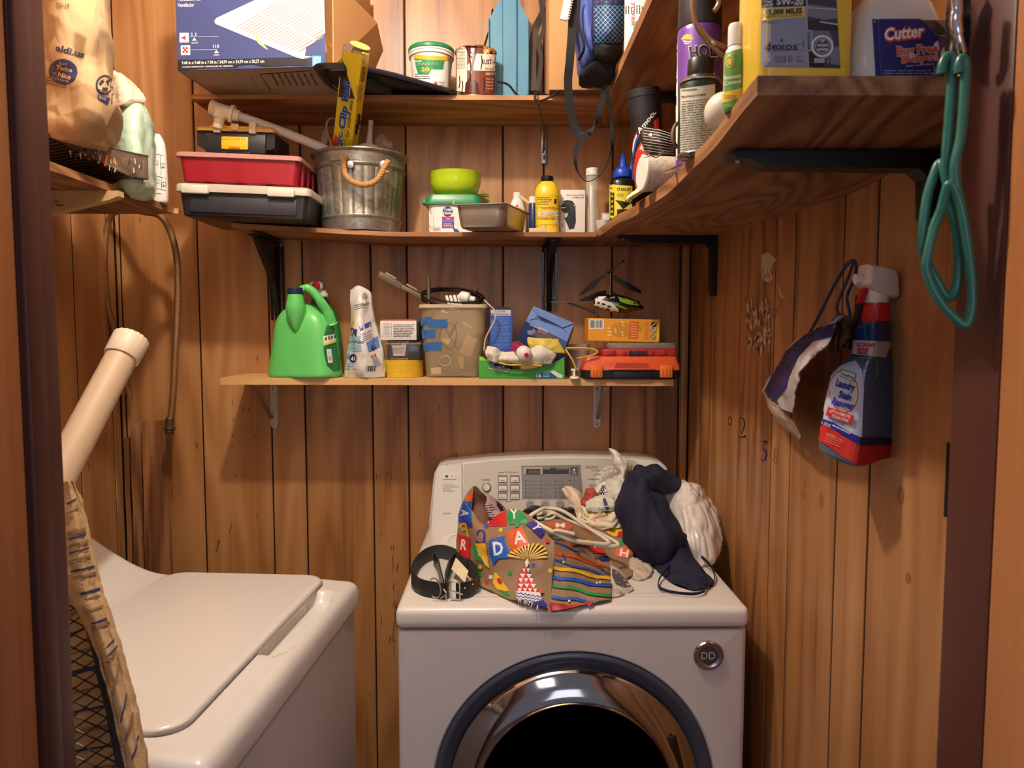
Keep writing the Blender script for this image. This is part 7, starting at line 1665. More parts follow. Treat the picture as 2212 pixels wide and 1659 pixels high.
for x, y, c_ in ((1051, 1137, BLc), (1082, 1145, (214, 190, 70)), (1118, 1137, GRc), (1182, 1171, RDc), (1152, 1221, BLc), (1102, 1239, GRc), (1040, 1225, YLc), (1061, 1247, WH), (1052, 1258, RDc), (1168, 1281, ORc), (1188, 1233, YLc)): D.rect(x - 4, y - 4, x + 4, y + 4, c_, rot=x % 30)
D.disc(1035, 1240, 5, 9, GRc, 12, rot=-20); D.build('printed_artwork', gb)
D = Decal([side], 4, .0006, .0004)
for a, b, w_, c_ in (((1199, 1173), (1285, 1204), 3.5, BLc), ((1198, 1192), (1316, 1226), 7, ORc), ((1197, 1211), (1305, 1242), 4, BLc), ((1194, 1225), (1320, 1253), 7, YLc), ((1191, 1246), (1318, 1269), 7, BLc), ((1190, 1263), (1318, 1292), 7, GRc), ((1188, 1290), (1300, 1306), 6, BLc)):
    D.line([(a[0] + (b[0] - a[0]) * k / 8, a[1] + (b[1] - a[1]) * k / 8 + 2.2 * math.sin(k * 1.3 + w_)) for k in range(9)], w_, c_)
D.poly([(1186, 1303), (1230, 1310), (1285, 1303), (1225, 1318), (1188, 1322)], (160, 24, 36)); D.poly([(1222, 1318), (1260, 1306), (1290, 1303), (1250, 1312)], (204, 60, 60))
for x, y, c_ in ((1216, 1200, BLc), (1219, 1206, BLc), (1216, 1215, WH), (1302, 1233, BLc), (1288, 1262, WH), (1295, 1261, WH), (1279, 1202, WH), (1229, 1301, WH)): D.disc(x, y, 2.4, 2.6, c_, 10)
D.build('printed_stripes', gb)
# striped lavender cloth inside, dark items
t = thing('striped_cloth', 'lavender cloth with black stripes stuffed in the back of the gift bag', 'cloth', bp(1060, 1110, 1.80))
o_ = weld(pillow([[bp(1042, 1064, 1.83), bp(1056, 1072, 1.82), bp(1074, 1082, 1.83), bp(1092, 1100, 1.84)], [bp(1044, 1090, 1.81), bp(1060, 1095, 1.80), bp(1078, 1100, 1.81), bp(1094, 1110, 1.82)], [bp(1046, 1120, 1.79), bp(1062, 1120, 1.77), bp(1080, 1116, 1.77), bp(1092, 1118, 1.79)]], 24, 20, .04, .004, 30, 3).build('cloth', mat((176, 146, 150), .9, bump=.2), t, 60))
D = Decal([o_], 8)
for k in range(7): D.line([(1047 + k * .4, 1093 + k * 5), (1064 + (k % 3) * 4, 1091 + k * 5.2)], 2.2, (24, 20, 30))
D.poly([(1072, 1082), (1088, 1096), (1094, 1112), (1084, 1108), (1073, 1092)], (26, 30, 74)); D.build('printed_stripes', t)
t = thing('black_garment', 'black shiny cloth lying behind the white hangers', 'cloth', bp(1190, 1130, 1.85))
weld(pillow([[bp(1128, 1106, 1.84), bp(1160, 1100, 1.84), bp(1200, 1112, 1.86), bp(1240, 1100, 1.88)], [bp(1132, 1120, 1.80), bp(1165, 1118, 1.80), bp(1200, 1122, 1.82), bp(1244, 1112, 1.84)], [bp(1150, 1140, 1.76), bp(1175, 1146, 1.74), bp(1210, 1142, 1.76), bp(1246, 1140, 1.78)]], 30, 16, .08, .006, 24, 6).build('cloth', mat((16, 15, 18), .35, bump=.3), t, 50))
# second kraft bag behind
t = thing('gift_bag', 'second kraft paper bag with bird and letter H, behind the white hangers', 'bag', atz(1280, 1230, ZT))
g2 = shell([[bp(1160, 1128, 1.74), bp(1210, 1126, 1.76), bp(1262, 1134, 1.78), bp(1310, 1128, 1.80), bp(1346, 1122, 1.80)],
            [bp(1168, 1150, 1.69), bp(1215, 1158, 1.70), bp(1268, 1160, 1.73), bp(1315, 1160, 1.75), bp(1358, 1158, 1.76)],
            [bp(1180, 1176, 1.65), bp(1220, 1188, 1.66), bp(1272, 1196, 1.69), bp(1320, 1200, 1.71), bp(1366, 1190, 1.72)],
            [bp(1200, 1200, 1.66), bp(1240, 1215, 1.66), bp(1290, 1232, 1.66), bp(1330, 1236, 1.67), bp(1368, 1222, 1.70)],
            [bp(1210, 1225, 1.66), bp(1250, 1240, 1.65), bp(1300, 1258, 1.63), bp(1335, 1258, 1.64), bp(1366, 1246, 1.67)]], 50, 36, -.0009, .011, 15, 9.9, ridged=2).build('front_panel', KB, t, 25)
MB().loft([[bp(1165, 1135, 1.80), bp(1340, 1130, 1.86), bp(1350, 1140, 1.86), bp(1180, 1150, 1.80)], [atz(1190, 1200, ZT), atz(1360, 1200, ZT), atz(1372, 1230, ZT), atz(1230, 1240, ZT)]]).build('bag_body', KB, t, 0)
D = Decal([g2], 4, .0006, .0004)
D.poly([(1178, 1130), (1225, 1127), (1242, 1136), (1220, 1152), (1190, 1150)], (206, 100, 66)); D.text('M', 1200, 1140, 9, WH, w=20, bold=.03); D.poly([(1255, 1140), (1262, 1134), (1282, 1150), (1276, 1155)], (190, 30, 40))
D.poly([(1310, 1136), (1314, 1130), (1326, 1138), (1346, 1138), (1344, 1152), (1328, 1160), (1312, 1152)], (232, 186, 50)); D.poly([(1312, 1139), (1324, 1140), (1318, 1147)], RDc); D.poly([(1335, 1150), (1346, 1146), (1342, 1162), (1333, 1160)], RDc)
D.poly([(1332, 1185), (1350, 1176), (1366, 1195), (1352, 1206), (1326, 1200)], ORc); D.text('H', 1338, 1200, 15, WH, w=18, rot=12, bold=.03); D.poly([(1336, 1172), (1344, 1162), (1352, 1178), (1340, 1182)], GRc)
D.poly([(1180, 1150), (1206, 1156), (1220, 1168), (1198, 1166)], (110, 150, 116)); D.line([(1232, 1178), (1250, 1172), (1270, 1176), (1274, 1184)], 5, (190, 60, 40)); D.line([(1238, 1182), (1252, 1178), (1266, 1182)], 4, (70, 40, 34))
for k in range(5): D.poly([(1276 + k * 6, 1172), (1282 + k * 6, 1172), (1279 + k * 6, 1184)], WH if k % 2 else RDc)
D.poly([(1276, 1184), (1304, 1184), (1306, 1198), (1282, 1198)], RDc)
for k in range(3): D.line([(1284 + q * 4, 1196 + k * 5 + (2 if q % 2 else 0)) for q in range(7)], 1.6, (40, 40, 60))
D.poly([(1290, 1205), (1312, 1200), (1318, 1212), (1300, 1214)], (40, 40, 90)); D.poly([(1262, 1168), (1276, 1166), (1270, 1176)], YLc); D.poly([(1196, 1148), (1214, 1150), (1206, 1156)], GRc); D.build('printed_artwork', t)
# white hangers
HW = mat((226, 216, 190), .35, var=.04, coat=.2)
t = thing('clothes_hanger', 'white plastic hanger lying on the bags, nearer the front', 'hanger', bp(1240, 1150, 1.62))
MB().tube([bp(1143, 1118, 1.62), bp(1166, 1102, 1.64), bp(1180, 1098, 1.66), bp(1215, 1104, 1.66), bp(1270, 1140, 1.64), bp(1312, 1168, 1.62), bp(1310, 1176, 1.61), bp(1285, 1174, 1.60), bp(1240, 1168, 1.58), bp(1196, 1150, 1.58), bp(1160, 1130, 1.60)], .0052, 12, closed=True, sm=6, flat=.8).build('hanger_body', HW, t, 60)
MB().tube([bp(1196, 1150, 1.58), bp(1204, 1146, 1.575), bp(1240, 1154, 1.575)], .0044, 10, sm=4).build('hanger_notch', HW, t, 60)
t = thing('clothes_hanger', 'white plastic hanger with small hook loops lying beneath the front one', 'hanger', bp(1290, 1160, 1.68))
MB().tube([bp(1160, 1112, 1.68), bp(1190, 1106, 1.69), bp(1222, 1122, 1.69), bp(1290, 1150, 1.68), bp(1332, 1172, 1.66), bp(1330, 1180, 1.65), bp(1300, 1180, 1.64), bp(1287, 1174, 1.64)], .0052, 12, sm=6, flat=.8).build('hanger_body', HW, t, 60)
MB().tube([bp(1160, 1120, 1.66), bp(1175, 1118, 1.66), bp(1184, 1110, 1.66), bp(1176, 1108, 1.66), bp(1162, 1112, 1.66)], .0036, 10, sm=5).build('hook', HW, t, 60)
MB().tube([bp(1176, 1122, 1.65), bp(1190, 1121, 1.65), bp(1200, 1113, 1.65), bp(1192, 1109, 1.65), bp(1184, 1114, 1.65)], .0036, 10, sm=5).build('hook', HW, t, 60)
# plastic shopping bags and laundry
PB = mat((238, 230, 218), .25, var=.06, nscale=10, bump=.5, bscale=40, alpha=.93, coat=.3)
t = thing('plastic_bag', 'large puffy white plastic bag at the right of the navy garment', 'bag', atz(1510, 1210, ZT))
weld(pillow([[bp(1440, 1060, 1.86), bp(1480, 1044, 1.82), bp(1510, 1052, 1.84), bp(1532, 1076, 1.90)],
             [bp(1436, 1092, 1.82), bp(1480, 1088, 1.76), bp(1524, 1092, 1.78), bp(1550, 1110, 1.84)],
             [bp(1440, 1130, 1.80), bp(1486, 1132, 1.73), bp(1532, 1134, 1.74), bp(1560, 1146, 1.80)],
             [bp(1450, 1170, 1.78), bp(1492, 1176, 1.70), bp(1536, 1176, 1.71), bp(1562, 1180, 1.76)],
             [bp(1456, 1205, 1.77), bp(1500, 1216, 1.70), bp(1532, 1210, 1.69), bp(1554, 1204, 1.73)],
             [bp(1470, 1216, 1.79), bp(1504, 1226), bp(1528, 1222), bp(1545, 1214, 1.75)]], 70, 80, .14, .011, 15, 12.3, stretch=(1.5, 1, .45)).build('bag', PB, t, 60))
t = thing('plastic_bag', 'thin white plastic bag twisted up to a point against the dryer dial', 'bag', bp(1350, 1040, 1.95))
weld(pillow([[bp(1313, 969, 1.93), bp(1318, 970, 1.925), bp(1320, 976, 1.93)], [bp(1319, 992, 1.93), bp(1330, 983, 1.91), bp(1344, 990, 1.92)], [bp(1326, 1006, 1.93), bp(1342, 1004, 1.895), bp(1364, 1006, 1.92)], [bp(1333, 1024, 1.93), bp(1346, 1026, 1.89), bp(1362, 1032, 1.92)], [bp(1318, 1046, 1.92), bp(1344, 1048, 1.88), bp(1370, 1050, 1.92)], [bp(1300, 1075, 1.9), bp(1340, 1078, 1.86), bp(1372, 1078, 1.9)]], 30, 44, .04, .011, 30, 7.7, ridged=2).build('bag', PB, t, 60))
t = thing('plastic_bag', 'creamy crinkled bag corner leaning on the dryer display buttons', 'bag', bp(1230, 1090, 1.93))
weld(pillow([[bp(1212, 1056, 1.95), bp(1226, 1050, 1.94), bp(1246, 1058, 1.94), bp(1262, 1068, 1.95)], [bp(1228, 1085, 1.93), bp(1242, 1085, 1.91), bp(1256, 1085, 1.90), bp(1270, 1092, 1.92)], [bp(1230, 1112, 1.92), bp(1246, 1112, 1.89), bp(1264, 1110, 1.88), bp(1284, 1112, 1.90)], [bp(1228, 1134, 1.89), bp(1250, 1134, 1.85), bp(1276, 1132, 1.84), bp(1296, 1130, 1.86)]], 30, 30, .05, .006, 26, 1.7).build('bag', mat((222, 200, 176), .35, bump=.4, bscale=40, coat=.2), t, 60))
t = thing('floral_cloth', 'cream cloth with green and pink print, crumpled below the towels', 'cloth', bp(1290, 1130, 1.80))
o_ = weld(pillow([[bp(1250, 1106, 1.86), bp(1285, 1100, 1.82), bp(1320, 1096, 1.82), bp(1346, 1100, 1.85)], [bp(1246, 1124, 1.82), bp(1285, 1122, 1.78), bp(1322, 1118, 1.78), bp(1350, 1118, 1.80)], [bp(1262, 1142, 1.80), bp(1290, 1144, 1.765), bp(1324, 1142, 1.765), bp(1350, 1138, 1.79)]], 40, 24, .07, .014, 26, 4.4).build('cloth', mat((226, 212, 184), .85, bump=.3), t, 60))
D = Decal([o_], 6)
for a, b, c_ in (((1256, 1116), (1266, 1124), (110, 150, 50)), ((1262, 1110), (1272, 1118), (150, 170, 60)), ((1290, 1112), (1318, 1104), (130, 160, 60)), ((1276, 1122), (1304, 1108), (214, 140, 120)), ((1286, 1118), (1312, 1110), (206, 120, 110)), ((1296, 1108), (1322, 1102), (90, 140, 60)), ((1274, 1108), (1282, 1104), (190, 70, 60))): D.line([a, ((a[0] + b[0]) / 2 + 1, (a[1] + b[1]) / 2 + 2), b], 2.6, c_)
D.disc(1284, 1122, 5, 4, (222, 160, 140), 12); D.build('print', t)
t = thing('red_cloth', 'rust red cloth peeking out left of the towels', 'cloth', bp(1265, 1080, 1.87))
weld(pillow([[bp(1254, 1092, 1.88), bp(1262, 1072, 1.87), bp(1278, 1058, 1.87), bp(1296, 1066, 1.87)], [bp(1256, 1100, 1.87), bp(1268, 1086, 1.85), bp(1284, 1074, 1.85), bp(1296, 1078, 1.86)], [bp(1260, 1108, 1.87), bp(1272, 1100, 1.85), bp(1286, 1090, 1.85), bp(1298, 1088, 1.86)]], 24, 20, .04, .010, 34, 2.4).build('cloth', mat((176, 78, 62), .85, bump=.3), t, 60))
TW = mat((222, 220, 206), .95, var=.12, nscale=60, bump=1.0, bscale=220)
t = thing('towel', 'pale towel with blue-green specks and a dark stripe, bunched at the dial', 'towel', bp(1310, 1090, 1.84))
o1 = weld(pillow([[bp(1268, 1084, 1.84), bp(1290, 1078, 1.82), bp(1312, 1076, 1.82), bp(1334, 1078, 1.83)], [bp(1265, 1096, 1.82), bp(1290, 1094, 1.795), bp(1314, 1092, 1.79), bp(1336, 1092, 1.80)], [bp(1268, 1104, 1.82), bp(1292, 1106, 1.795), bp(1316, 1104, 1.79), bp(1336, 1104, 1.80)]], 26, 16, .07, .005, 30, 6.4).build('lower_fold', TW, t, 60))
o2 = weld(pillow([[bp(1312, 1044, 1.86), bp(1335, 1038, 1.84), bp(1364, 1042, 1.86)], [bp(1310, 1062, 1.84), bp(1336, 1060, 1.81), bp(1366, 1060, 1.83)], [bp(1314, 1085, 1.83), bp(1338, 1086, 1.80), bp(1362, 1084, 1.82)], [bp(1318, 1104, 1.82), bp(1336, 1106, 1.80), bp(1350, 1104, 1.81)]], 26, 26, .07, .006, 26, 5.4).build('upper_fold', TW, t, 60))
D = Decal([o1, o2], 6)
D.poly([(1302, 1078), (1308, 1076), (1317, 1100), (1310, 1103), (1304, 1090)], (70, 62, 92)); D.disc(1350, 1055, 8, 5, (120, 150, 170), 14); D.disc(1346, 1059, 5, 4, (90, 120, 150), 12)
for _ in range(26): D.disc(random.uniform(1270, 1352), random.uniform(1064, 1102), random.uniform(1, 2.6), random.uniform(1, 2), random.choice(((150, 190, 196), (190, 206, 150), (206, 214, 206))), 8, lay=False)
D.build('speckles', t)
t = thing('printed_bag', 'white bag with bold black slanted lettering behind the towel', 'bag', bp(1300, 1060, 1.88))
o_ = weld(pillow([[bp(1284, 1056, 1.90), bp(1300, 1044, 1.89), bp(1318, 1038, 1.89)], [bp(1288, 1066, 1.88), bp(1304, 1056, 1.87), bp(1322, 1052, 1.87)], [bp(1294, 1080, 1.88), bp(1308, 1074, 1.86), bp(1322, 1066, 1.87)]], 20, 16, .03, .003, 26, 2.7).build('bag', PLW, t, 60))
D = Decal([o_], 6); D.text('QUAST', 1310, 1072, 9, (18, 16, 18), w=32, rot=-68, bold=.06); D.text('GOOD', 1298, 1072, 8, (18, 16, 18), w=24, rot=-62, bold=.06); D.build('lettering', t)
# navy garment
NVM = mat((25, 26, 50), .85, var=.12, nscale=14, bump=.25, bscale=260)
t = thing('navy_garment', 'dark navy garment with thin straps heaped over the white bags', 'garment', atz(1450, 1250, ZT))
weld(pillow([[bp(1366, 1010, 1.84), bp(1392, 1006, 1.82), bp(1420, 1008, 1.83), bp(1442, 1016, 1.85), bp(1462, 1038, 1.85)], [bp(1366, 1030, 1.80), bp(1394, 1024, 1.78), bp(1420, 1026, 1.79), bp(1444, 1036, 1.81), bp(1471, 1046, 1.82)], [bp(1372, 1052, 1.80), bp(1396, 1050, 1.77), bp(1420, 1052, 1.77), bp(1440, 1060, 1.79), bp(1466, 1062, 1.81)], [bp(1390, 1062, 1.80), bp(1410, 1064, 1.78), bp(1424, 1068, 1.78), bp(1440, 1072, 1.79), bp(1454, 1070, 1.81)]], 40, 32, .10, .016, 16, 4.4, ridged=False).build('collar_fold', NVM, t, 60))
weld(pillow([[bp(1364, 1018, 1.80), bp(1374, 1020, 1.77), bp(1392, 1036, 1.755), bp(1410, 1056, 1.77)],
             [bp(1352, 1068, 1.79), bp(1378, 1060, 1.74), bp(1408, 1066, 1.73), bp(1440, 1090, 1.76)],
             [bp(1332, 1102, 1.77), bp(1372, 1100, 1.71), bp(1418, 1100, 1.69), bp(1462, 1122, 1.73)],
             [bp(1346, 1140, 1.75), bp(1384, 1142, 1.68), bp(1430, 1140, 1.66), bp(1474, 1150, 1.71)],
             [bp(1352, 1180, 1.74), bp(1392, 1184, 1.66), bp(1436, 1182, 1.65), bp(1468, 1186, 1.70)],
             [bp(1368, 1206, 1.74), bp(1400, 1214, 1.67), bp(1432, 1212, 1.66), bp(1456, 1204, 1.70)],
             [bp(1396, 1220, 1.72), bp(1412, 1224, 1.69), bp(1430, 1222, 1.68), bp(1444, 1214, 1.71)]], 70, 90, .11, .022, 13, 7.1, ridged=False, stretch=(1.4, 1, .5)).build('body_fold', NVM, t, 60))
weld(pillow([[bp(1404, 1200, 1.70), bp(1440, 1190, 1.68), bp(1474, 1150, 1.70), bp(1492, 1172, 1.74)],
             [bp(1420, 1232, 1.67), bp(1450, 1220, 1.64), bp(1484, 1196, 1.66), bp(1498, 1200, 1.70)],
             [bp(1436, 1248), bp(1462, 1240, 1.61), bp(1494, 1222, 1.62), bp(1516, 1226, 1.66)],
             [bp(1456, 1262), bp(1480, 1258, 1.585), bp(1510, 1246, 1.59), bp(1540, 1250, 1.62)],
             [bp(1490, 1274), bp(1504, 1276), bp(1522, 1274), bp(1540, 1266)]], 44, 44, .06, .011, 12, 3.3, stretch=(1.4, 1, .6)).build('tail_fold', NVM, t, 60))
for k, P in enumerate(([(1502, 1208, .02), (1520, 1220, .022), (1540, 1240, .015), (1543, 1258, .006), (1532, 1268, .006), (1522, 1278, .006)], [(1500, 1206, .03), (1480, 1216, .035), (1450, 1232, .02), (1428, 1250, .010), (1422, 1268, .006), (1436, 1279, .006), (1465, 1285, .006), (1500, 1287, .006), (1522, 1280, .006), (1512, 1272, .008)])):
    MB().band([atz(x, y + h * 300, ZT) + Vector((0, 0, h)) for x, y, h in P], .0065, .0018, (0, -.4, 1), sm=6).build('strap', NVM, t, 60)
t = thing('plastic_wisp', 'crinkled clear plastic scrap lying under the navy garment', 'packaging', atz(1370, 1250, ZT))
weld(pillow([[bp(1352, 1200, 1.72), bp(1374, 1205, 1.70), bp(1398, 1215, 1.70)], [bp(1354, 1226, 1.68), bp(1380, 1226, 1.66), bp(1410, 1226, 1.66)], [bp(1360, 1248), bp(1384, 1254), bp(1404, 1246)]], 24, 20, .02, .008, 34, 1.2).build('wrap', mat((216, 200, 176), .3, alpha=.8, bump=.5, coat=.3), t, 50))
t = thing('clear_pouch', 'clear-fronted plastic pouch with dark lining right of the striped bag side', 'pouch', atz(1345, 1285, ZT))
o_ = weld(pillow([[bp(1318, 1208, 1.64), bp(1330, 1222, 1.63), bp(1346, 1240, 1.62)], [bp(1319, 1236, 1.60), bp(1342, 1244, 1.59), bp(1362, 1262, 1.58)], [bp(1320, 1268, 1.56), bp(1344, 1270, 1.55), bp(1369, 1272, 1.555)], [bp(1320, 1292), bp(1346, 1286), bp(1366, 1276)]], 20, 20, .03, .003, 34, 1.9).build('pouch', mat((196, 182, 168), .3, coat=.3), t, 50))
D = Decal([o_], 8); D.poly([(1322, 1228), (1334, 1234), (1352, 1252), (1362, 1268), (1346, 1270), (1330, 1262), (1322, 1244)], mat((84, 82, 84), .2, coat=.5)); D.build('clear_window', t)
t = thing('paper_slip', 'little white paper slip half hidden behind the belt', 'paper', atz(985, 1240, ZT))
card([atz(975, 1248, ZT) + Vector((0, 0, .02)), atz(985, 1232, ZT) + Vector((0, 0, .03)), atz(1012, 1252, ZT) + Vector((0, 0, .02)), atz(1004, 1266, ZT) + Vector((0, 0, .008))], mat((226, 212, 176), .6), 'slip', t)

# ================================================================ left side
# braided hose
t = thing('braided_hose', 'braided metal water hose looping from the left shelf down the wall', 'hose', at(380, 930, 2.1))
HB = mat((150, 112, 76), .35, .6, var=.35, nscale=400, bump=.5, bscale=500)
def wx(px, py, dx=.02): v = atx(px, py, XL + dx); return v if v.y < YB - .02 else at(px, py, YB - .022)
MB().tube([at(366, 908, 2.06), at(372, 880, 2.06), at(379, 760, 2.06), at(384, 640, 2.06), at(382, 560, 2.05), at(368, 500, 2.04), at(345, 466, 2.02), at(310, 458, 2.05), at(270, 452, 2.12), at(238, 470, 2.16), at(226, 540, 2.17), at(230, 640, 2.17), at(245, 710, 2.17), at(262, 780, 2.17), at(280, 860, 2.17)], .0088, 16, sm=8).build('hose', HB, t, 80)
MB().lathe([(.0095, 0), (.011, .002), (.011, .024), (.0155, .026), (.0155, .032), (.012, .036), (.013, .040), (.011, .046), (.009, .046), (.001, .044)], 24, T=axis(at(367, 902, 2.06), at(366, 940, 2.06))).build('brass_fitting', mat((110, 90, 66), .35, .8), t)
# salvaged boards
DW = wood('weathered_board', (66, 40, 24), (142, 92, 54), (186, 140, 96), 'Z', .6, 1.0, 9.0, .2, 1.3)
for k, (a, b, c, d_, top, yy, lab) in enumerate(((267, 278, 277, 287, 945, 2.195, 'narrowest dark board, leftmost of three leaning behind the washer'), (281, 303, 290, 312, 912, 2.165, 'middle weathered board with ridged edge, leaning behind the washer'), (306, 357, 315, 368, 908, 2.14, 'widest weathered board of the three leaning behind the washer'))):
    T0, T1 = at(a, top, yy), at(b, top, yy); zt_ = T0.z; B0, B1 = at(c, 1245, yy), at(d_, 1245, yy)
    f = (zt_ - 0.0) / (zt_ - B0.z); q0 = T0 + (B0 - T0) * f; q1 = T1 + (B1 - T1) * f
    mb = MB(); n_ = 14
    rg = []
    for i in range(n_ + 1):
        g = i / n_; L0, R0_ = T0.lerp(q0, g), T1.lerp(q1, g); j = .0015 * math.sin(i * 2.3 + k)
        if i == 0: L0.z -= .004; R0_.z += .001
        rg.append([Vector((L0.x + j, yy, L0.z)), Vector((R0_.x + j * .5, yy, R0_.z)), Vector((R0_.x, yy + .018, R0_.z)), Vector((L0.x, yy + .018, L0.z))])
    mb.loft(rg)
    w_ = T1.x - T0.x
    if k == 1:
        for s in (.25, .55): mb.tube([T0.lerp(q0, 0) + Vector((w_ * s, -.001, -.01)), q0 + Vector((w_ * s, -.001, .01))], .003, 6)
    single(mb, 'weathered_board', DW, lab, 'board', 'boards leaning behind the washer', smooth=30)
# PVC pipe
t = thing('plastic_pipe', 'thick off-white plastic pipe with end cap, leaning in front of the left wall', 'pipe', at(150, 1030, 1.36))
p0, p1 = at(283, 733, 1.56), at(118, 1045, 1.36)
PV = mat((206, 180, 150), .45, var=.05, nscale=6)
Tp = axis(p0, p1); L_ = (p1 - p0).length
MB().lathe([(.0305, .04), (.0305, L_ + .24), (.001, L_ + .24)], 36, T=Tp).build('pipe', PV, t)
q = []
for z, r_ in ((-.012, .001), (-.0122, .018), (-.006, .032), (-.003, .0355), (.0, .0362), (.046, .0350), (.048, .034), (.048, .030)):
    q.append([Tp @ Vector(((r_ - (.0018 if (i % 4 < 2 and z < -.001 and r_ > .01) else 0)) * math.cos(2 * math.pi * i / 72), (r_ - (.0018 if (i % 4 < 2 and z < -.001 and r_ > .01) else 0)) * math.sin(2 * math.pi * i / 72), z)) for i in range(72)])
MB().loft(q, caps=True).build('end_cap', mat((226, 206, 180), .4, var=.04), t, 40)
# ironing board
def ib(px, py, k=0.0):
    f = (py - 1030) / 630.0; return at(px, py, .96 - .10 * f + k)
t = thing('ironing_board', 'folded ironing board with striped tan cover and black wire mesh underside', 'ironing board', ib(230, 1650))
FAB = mat((196, 160, 116), .9, var=.1, nscale=40, bump=.4, bscale=300)
cov = weld(pillow([[ib(138, 1036, .01), ib(148, 1036), ib(157, 1044, .01)], [ib(120, 1120, .01), ib(158, 1110, -.004), ib(178, 1130, .01)], [ib(110, 1220, .01), ib(170, 1200, -.006), ib(195, 1210, .012)], [ib(150, 1290, .0), ib(188, 1285, -.008), ib(213, 1280, .012)], [ib(186, 1360, -.002), ib(212, 1350, -.010), ib(234, 1345, .012)], [ib(222, 1450, -.002), ib(242, 1440, -.010), ib(262, 1435, .012)], [ib(248, 1560, -.002), ib(270, 1550, -.010), ib(292, 1545, .012)], [ib(278, 1700, -.002), ib(304, 1700, -.010), ib(328, 1700, .012)]], 20, 80, .02, .002, 40, 1).build('cover_edge', FAB, t, 60))
inn = shell([[ib(120, 1240, .024), ib(160, 1240, .024), ib(200, 1300, .024)], [ib(120, 1450, .026), ib(180, 1450, .028), ib(246, 1450, .024)], [ib(120, 1700, .026), ib(200, 1700, .028), ib(300, 1700, .024)]], 20, 30, .002, .004, 20, 5).build('cover_inside', FAB, t, 60)
fm = mat((22, 24, 30), .4)
MB().band([ib(170, 1300, .006), ib(192, 1360, .006), ib(216, 1450, .006), ib(244, 1560, .006), ib(274, 1700, .006)], [.004, .006, .009, .012, .015], .004, (1, 0, -.35), sm=5).build('metal_frame', fm, t, 60)
nw = 0; MES = mat((26, 24, 26), .35, .3)
def mesh_right(y): return 165 + (y - 1290) * .30 if y < 1370 else 189 + (y - 1370) * .278
strands = MB()
per = 14.5
for s in (1,):
    for k in range(-13, 16):
        run = []
        for i in range(0, 60):
            x = 140 + i * 3; ph = (x - 160) / 24.0
            # diamond strands: triangle wave mesh rows 37 px apart
            tri = abs(((ph + k) % 2) - 1) * 2 - 1
            y = 1480 + k * per + s * 0 + tri * per * .5 - (x - 160) * .12
            ok = 1300 < y < 1690 and 140 < x < mesh_right(y) + 2
            if ok: run.append(ib(x, y, .008))
            elif len(run) > 1: strands.tube(run, .0010, 5); run = []
            else: run = []
        if len(run) > 1: strands.tube(run, .0011, 5)
wm_ = strands.build('wire_mesh', MES, t, 60); wm_['kind'] = 'stuff'
D = Decal([cov], 8, .0008); NB = (34, 48, 110)
for y0_, xa, xb, w_, c_ in ((1084, 146, 163, 3, NB), (1104, 146, 169, 2.4, (120, 100, 60)), (1160, 150, 185, 4, NB), (1150, 150, 181, 8, (140, 106, 80)), (1176, 150, 187, 6, (150, 118, 86)), (1190, 152, 191, 3.4, NB), (1206, 152, 194, 5, (150, 118, 86)), (1214, 152, 196, 1.8, (110, 100, 60)), (1230, 155, 202, 4.4, NB), (1244, 160, 205, 7, (150, 112, 80)), (1278, 176, 214, 5, NB), (1292, 180, 216, 3, (110, 96, 70)), (1316, 186, 222, 5, (150, 118, 86)), (1342, 200, 230, 4, NB), (1352, 202, 234, 8, (140, 106, 80))):
    D.line([(xa, y0_ + 5), ((xa + xb) / 2, y0_), (xb, y0_ - 6)], w_, c_)
for a, b, c_, w_ in (((228, 1400), (246, 1382), NB, 3), ((232, 1418), (252, 1396), NB, 3), ((234, 1432), (244, 1412), (140, 106, 80), 6), ((246, 1500), (256, 1420), (150, 118, 86), 4), ((262, 1560), (272, 1500), NB, 2.6), ((272, 1600), (286, 1540), (140, 106, 80), 5), ((286, 1640), (298, 1590), NB, 2.6)): D.line([a, b], w_, c_)
D.build('printed_stripes', t)
D = Decal([inn], 11, .0008)
for k in range(9): D.line([(150, 1330 + k * 42), (mesh_right(1320 + k * 42), 1314 + k * 42)], 5 if k % 3 else 9, NB if k % 2 else (140, 106, 80))
D.build('inner_stripes', t)
MB().tube([ib(x, y, -.006) for x, y in ((197, 1350), (204, 1370), (215, 1410), (222, 1450), (240, 1500), (252, 1560), (266, 1620), (282, 1700))], .0022, 8, sm=6, twist=.9, flat=.5).build('hem_cord', mat((170, 136, 100), .95, bump=.8, bscale=300), t, 60)
# small nail in the wall
p = at(474, 1166, YB); single(MB().lathe([(.0018, 0), (.0018, .022), (.0042, .0222), (.0042, .0235), (.001, .024)], 12, T=axis(p, p + Vector((.002, -.03, .006)))), 'nail', mat((176, 150, 110), .4, .7), 'small bent nail in the back wall between washer and dryer', 'nail')

# ---- on the left shelf
t = thing('paint_tray', 'paint-splattered metal roller tray under the brown paper bag', 'tray', at(260, 350, 1.6))
rt = EYE.z + .382; 
A_ = atz(319, 338, rt); B_ = atz(105, 290, rt)
dv = (B_ - A_); dl = Vector((-.88, .42, 0)).normalized() * .24
bA = A_ + Vector((0, 0, -.050)); bB = B_ + Vector((0, 0, -.006)); mid = A_ + dv * .22 + Vector((0, 0, -.051))
SPL = mat((106, 88, 72), .6, .3, var=.75, nscale=60, bump=.3, bscale=60)
def wallq(pts, off, m, name):
    P = [Vector(p) for p in pts]; n = len(P); return MB().add(P + [p + Vector(off) for p in P], [tuple(range(n))[::-1], tuple(range(n, 2 * n))] + [(i, (i + 1) % n, n + (i + 1) % n, n + i) for i in range(n)]).build(name, m, t, 0)
o1 = wallq([A_, B_, bB, mid, bA], dl * .008, SPL, 'side_wall')
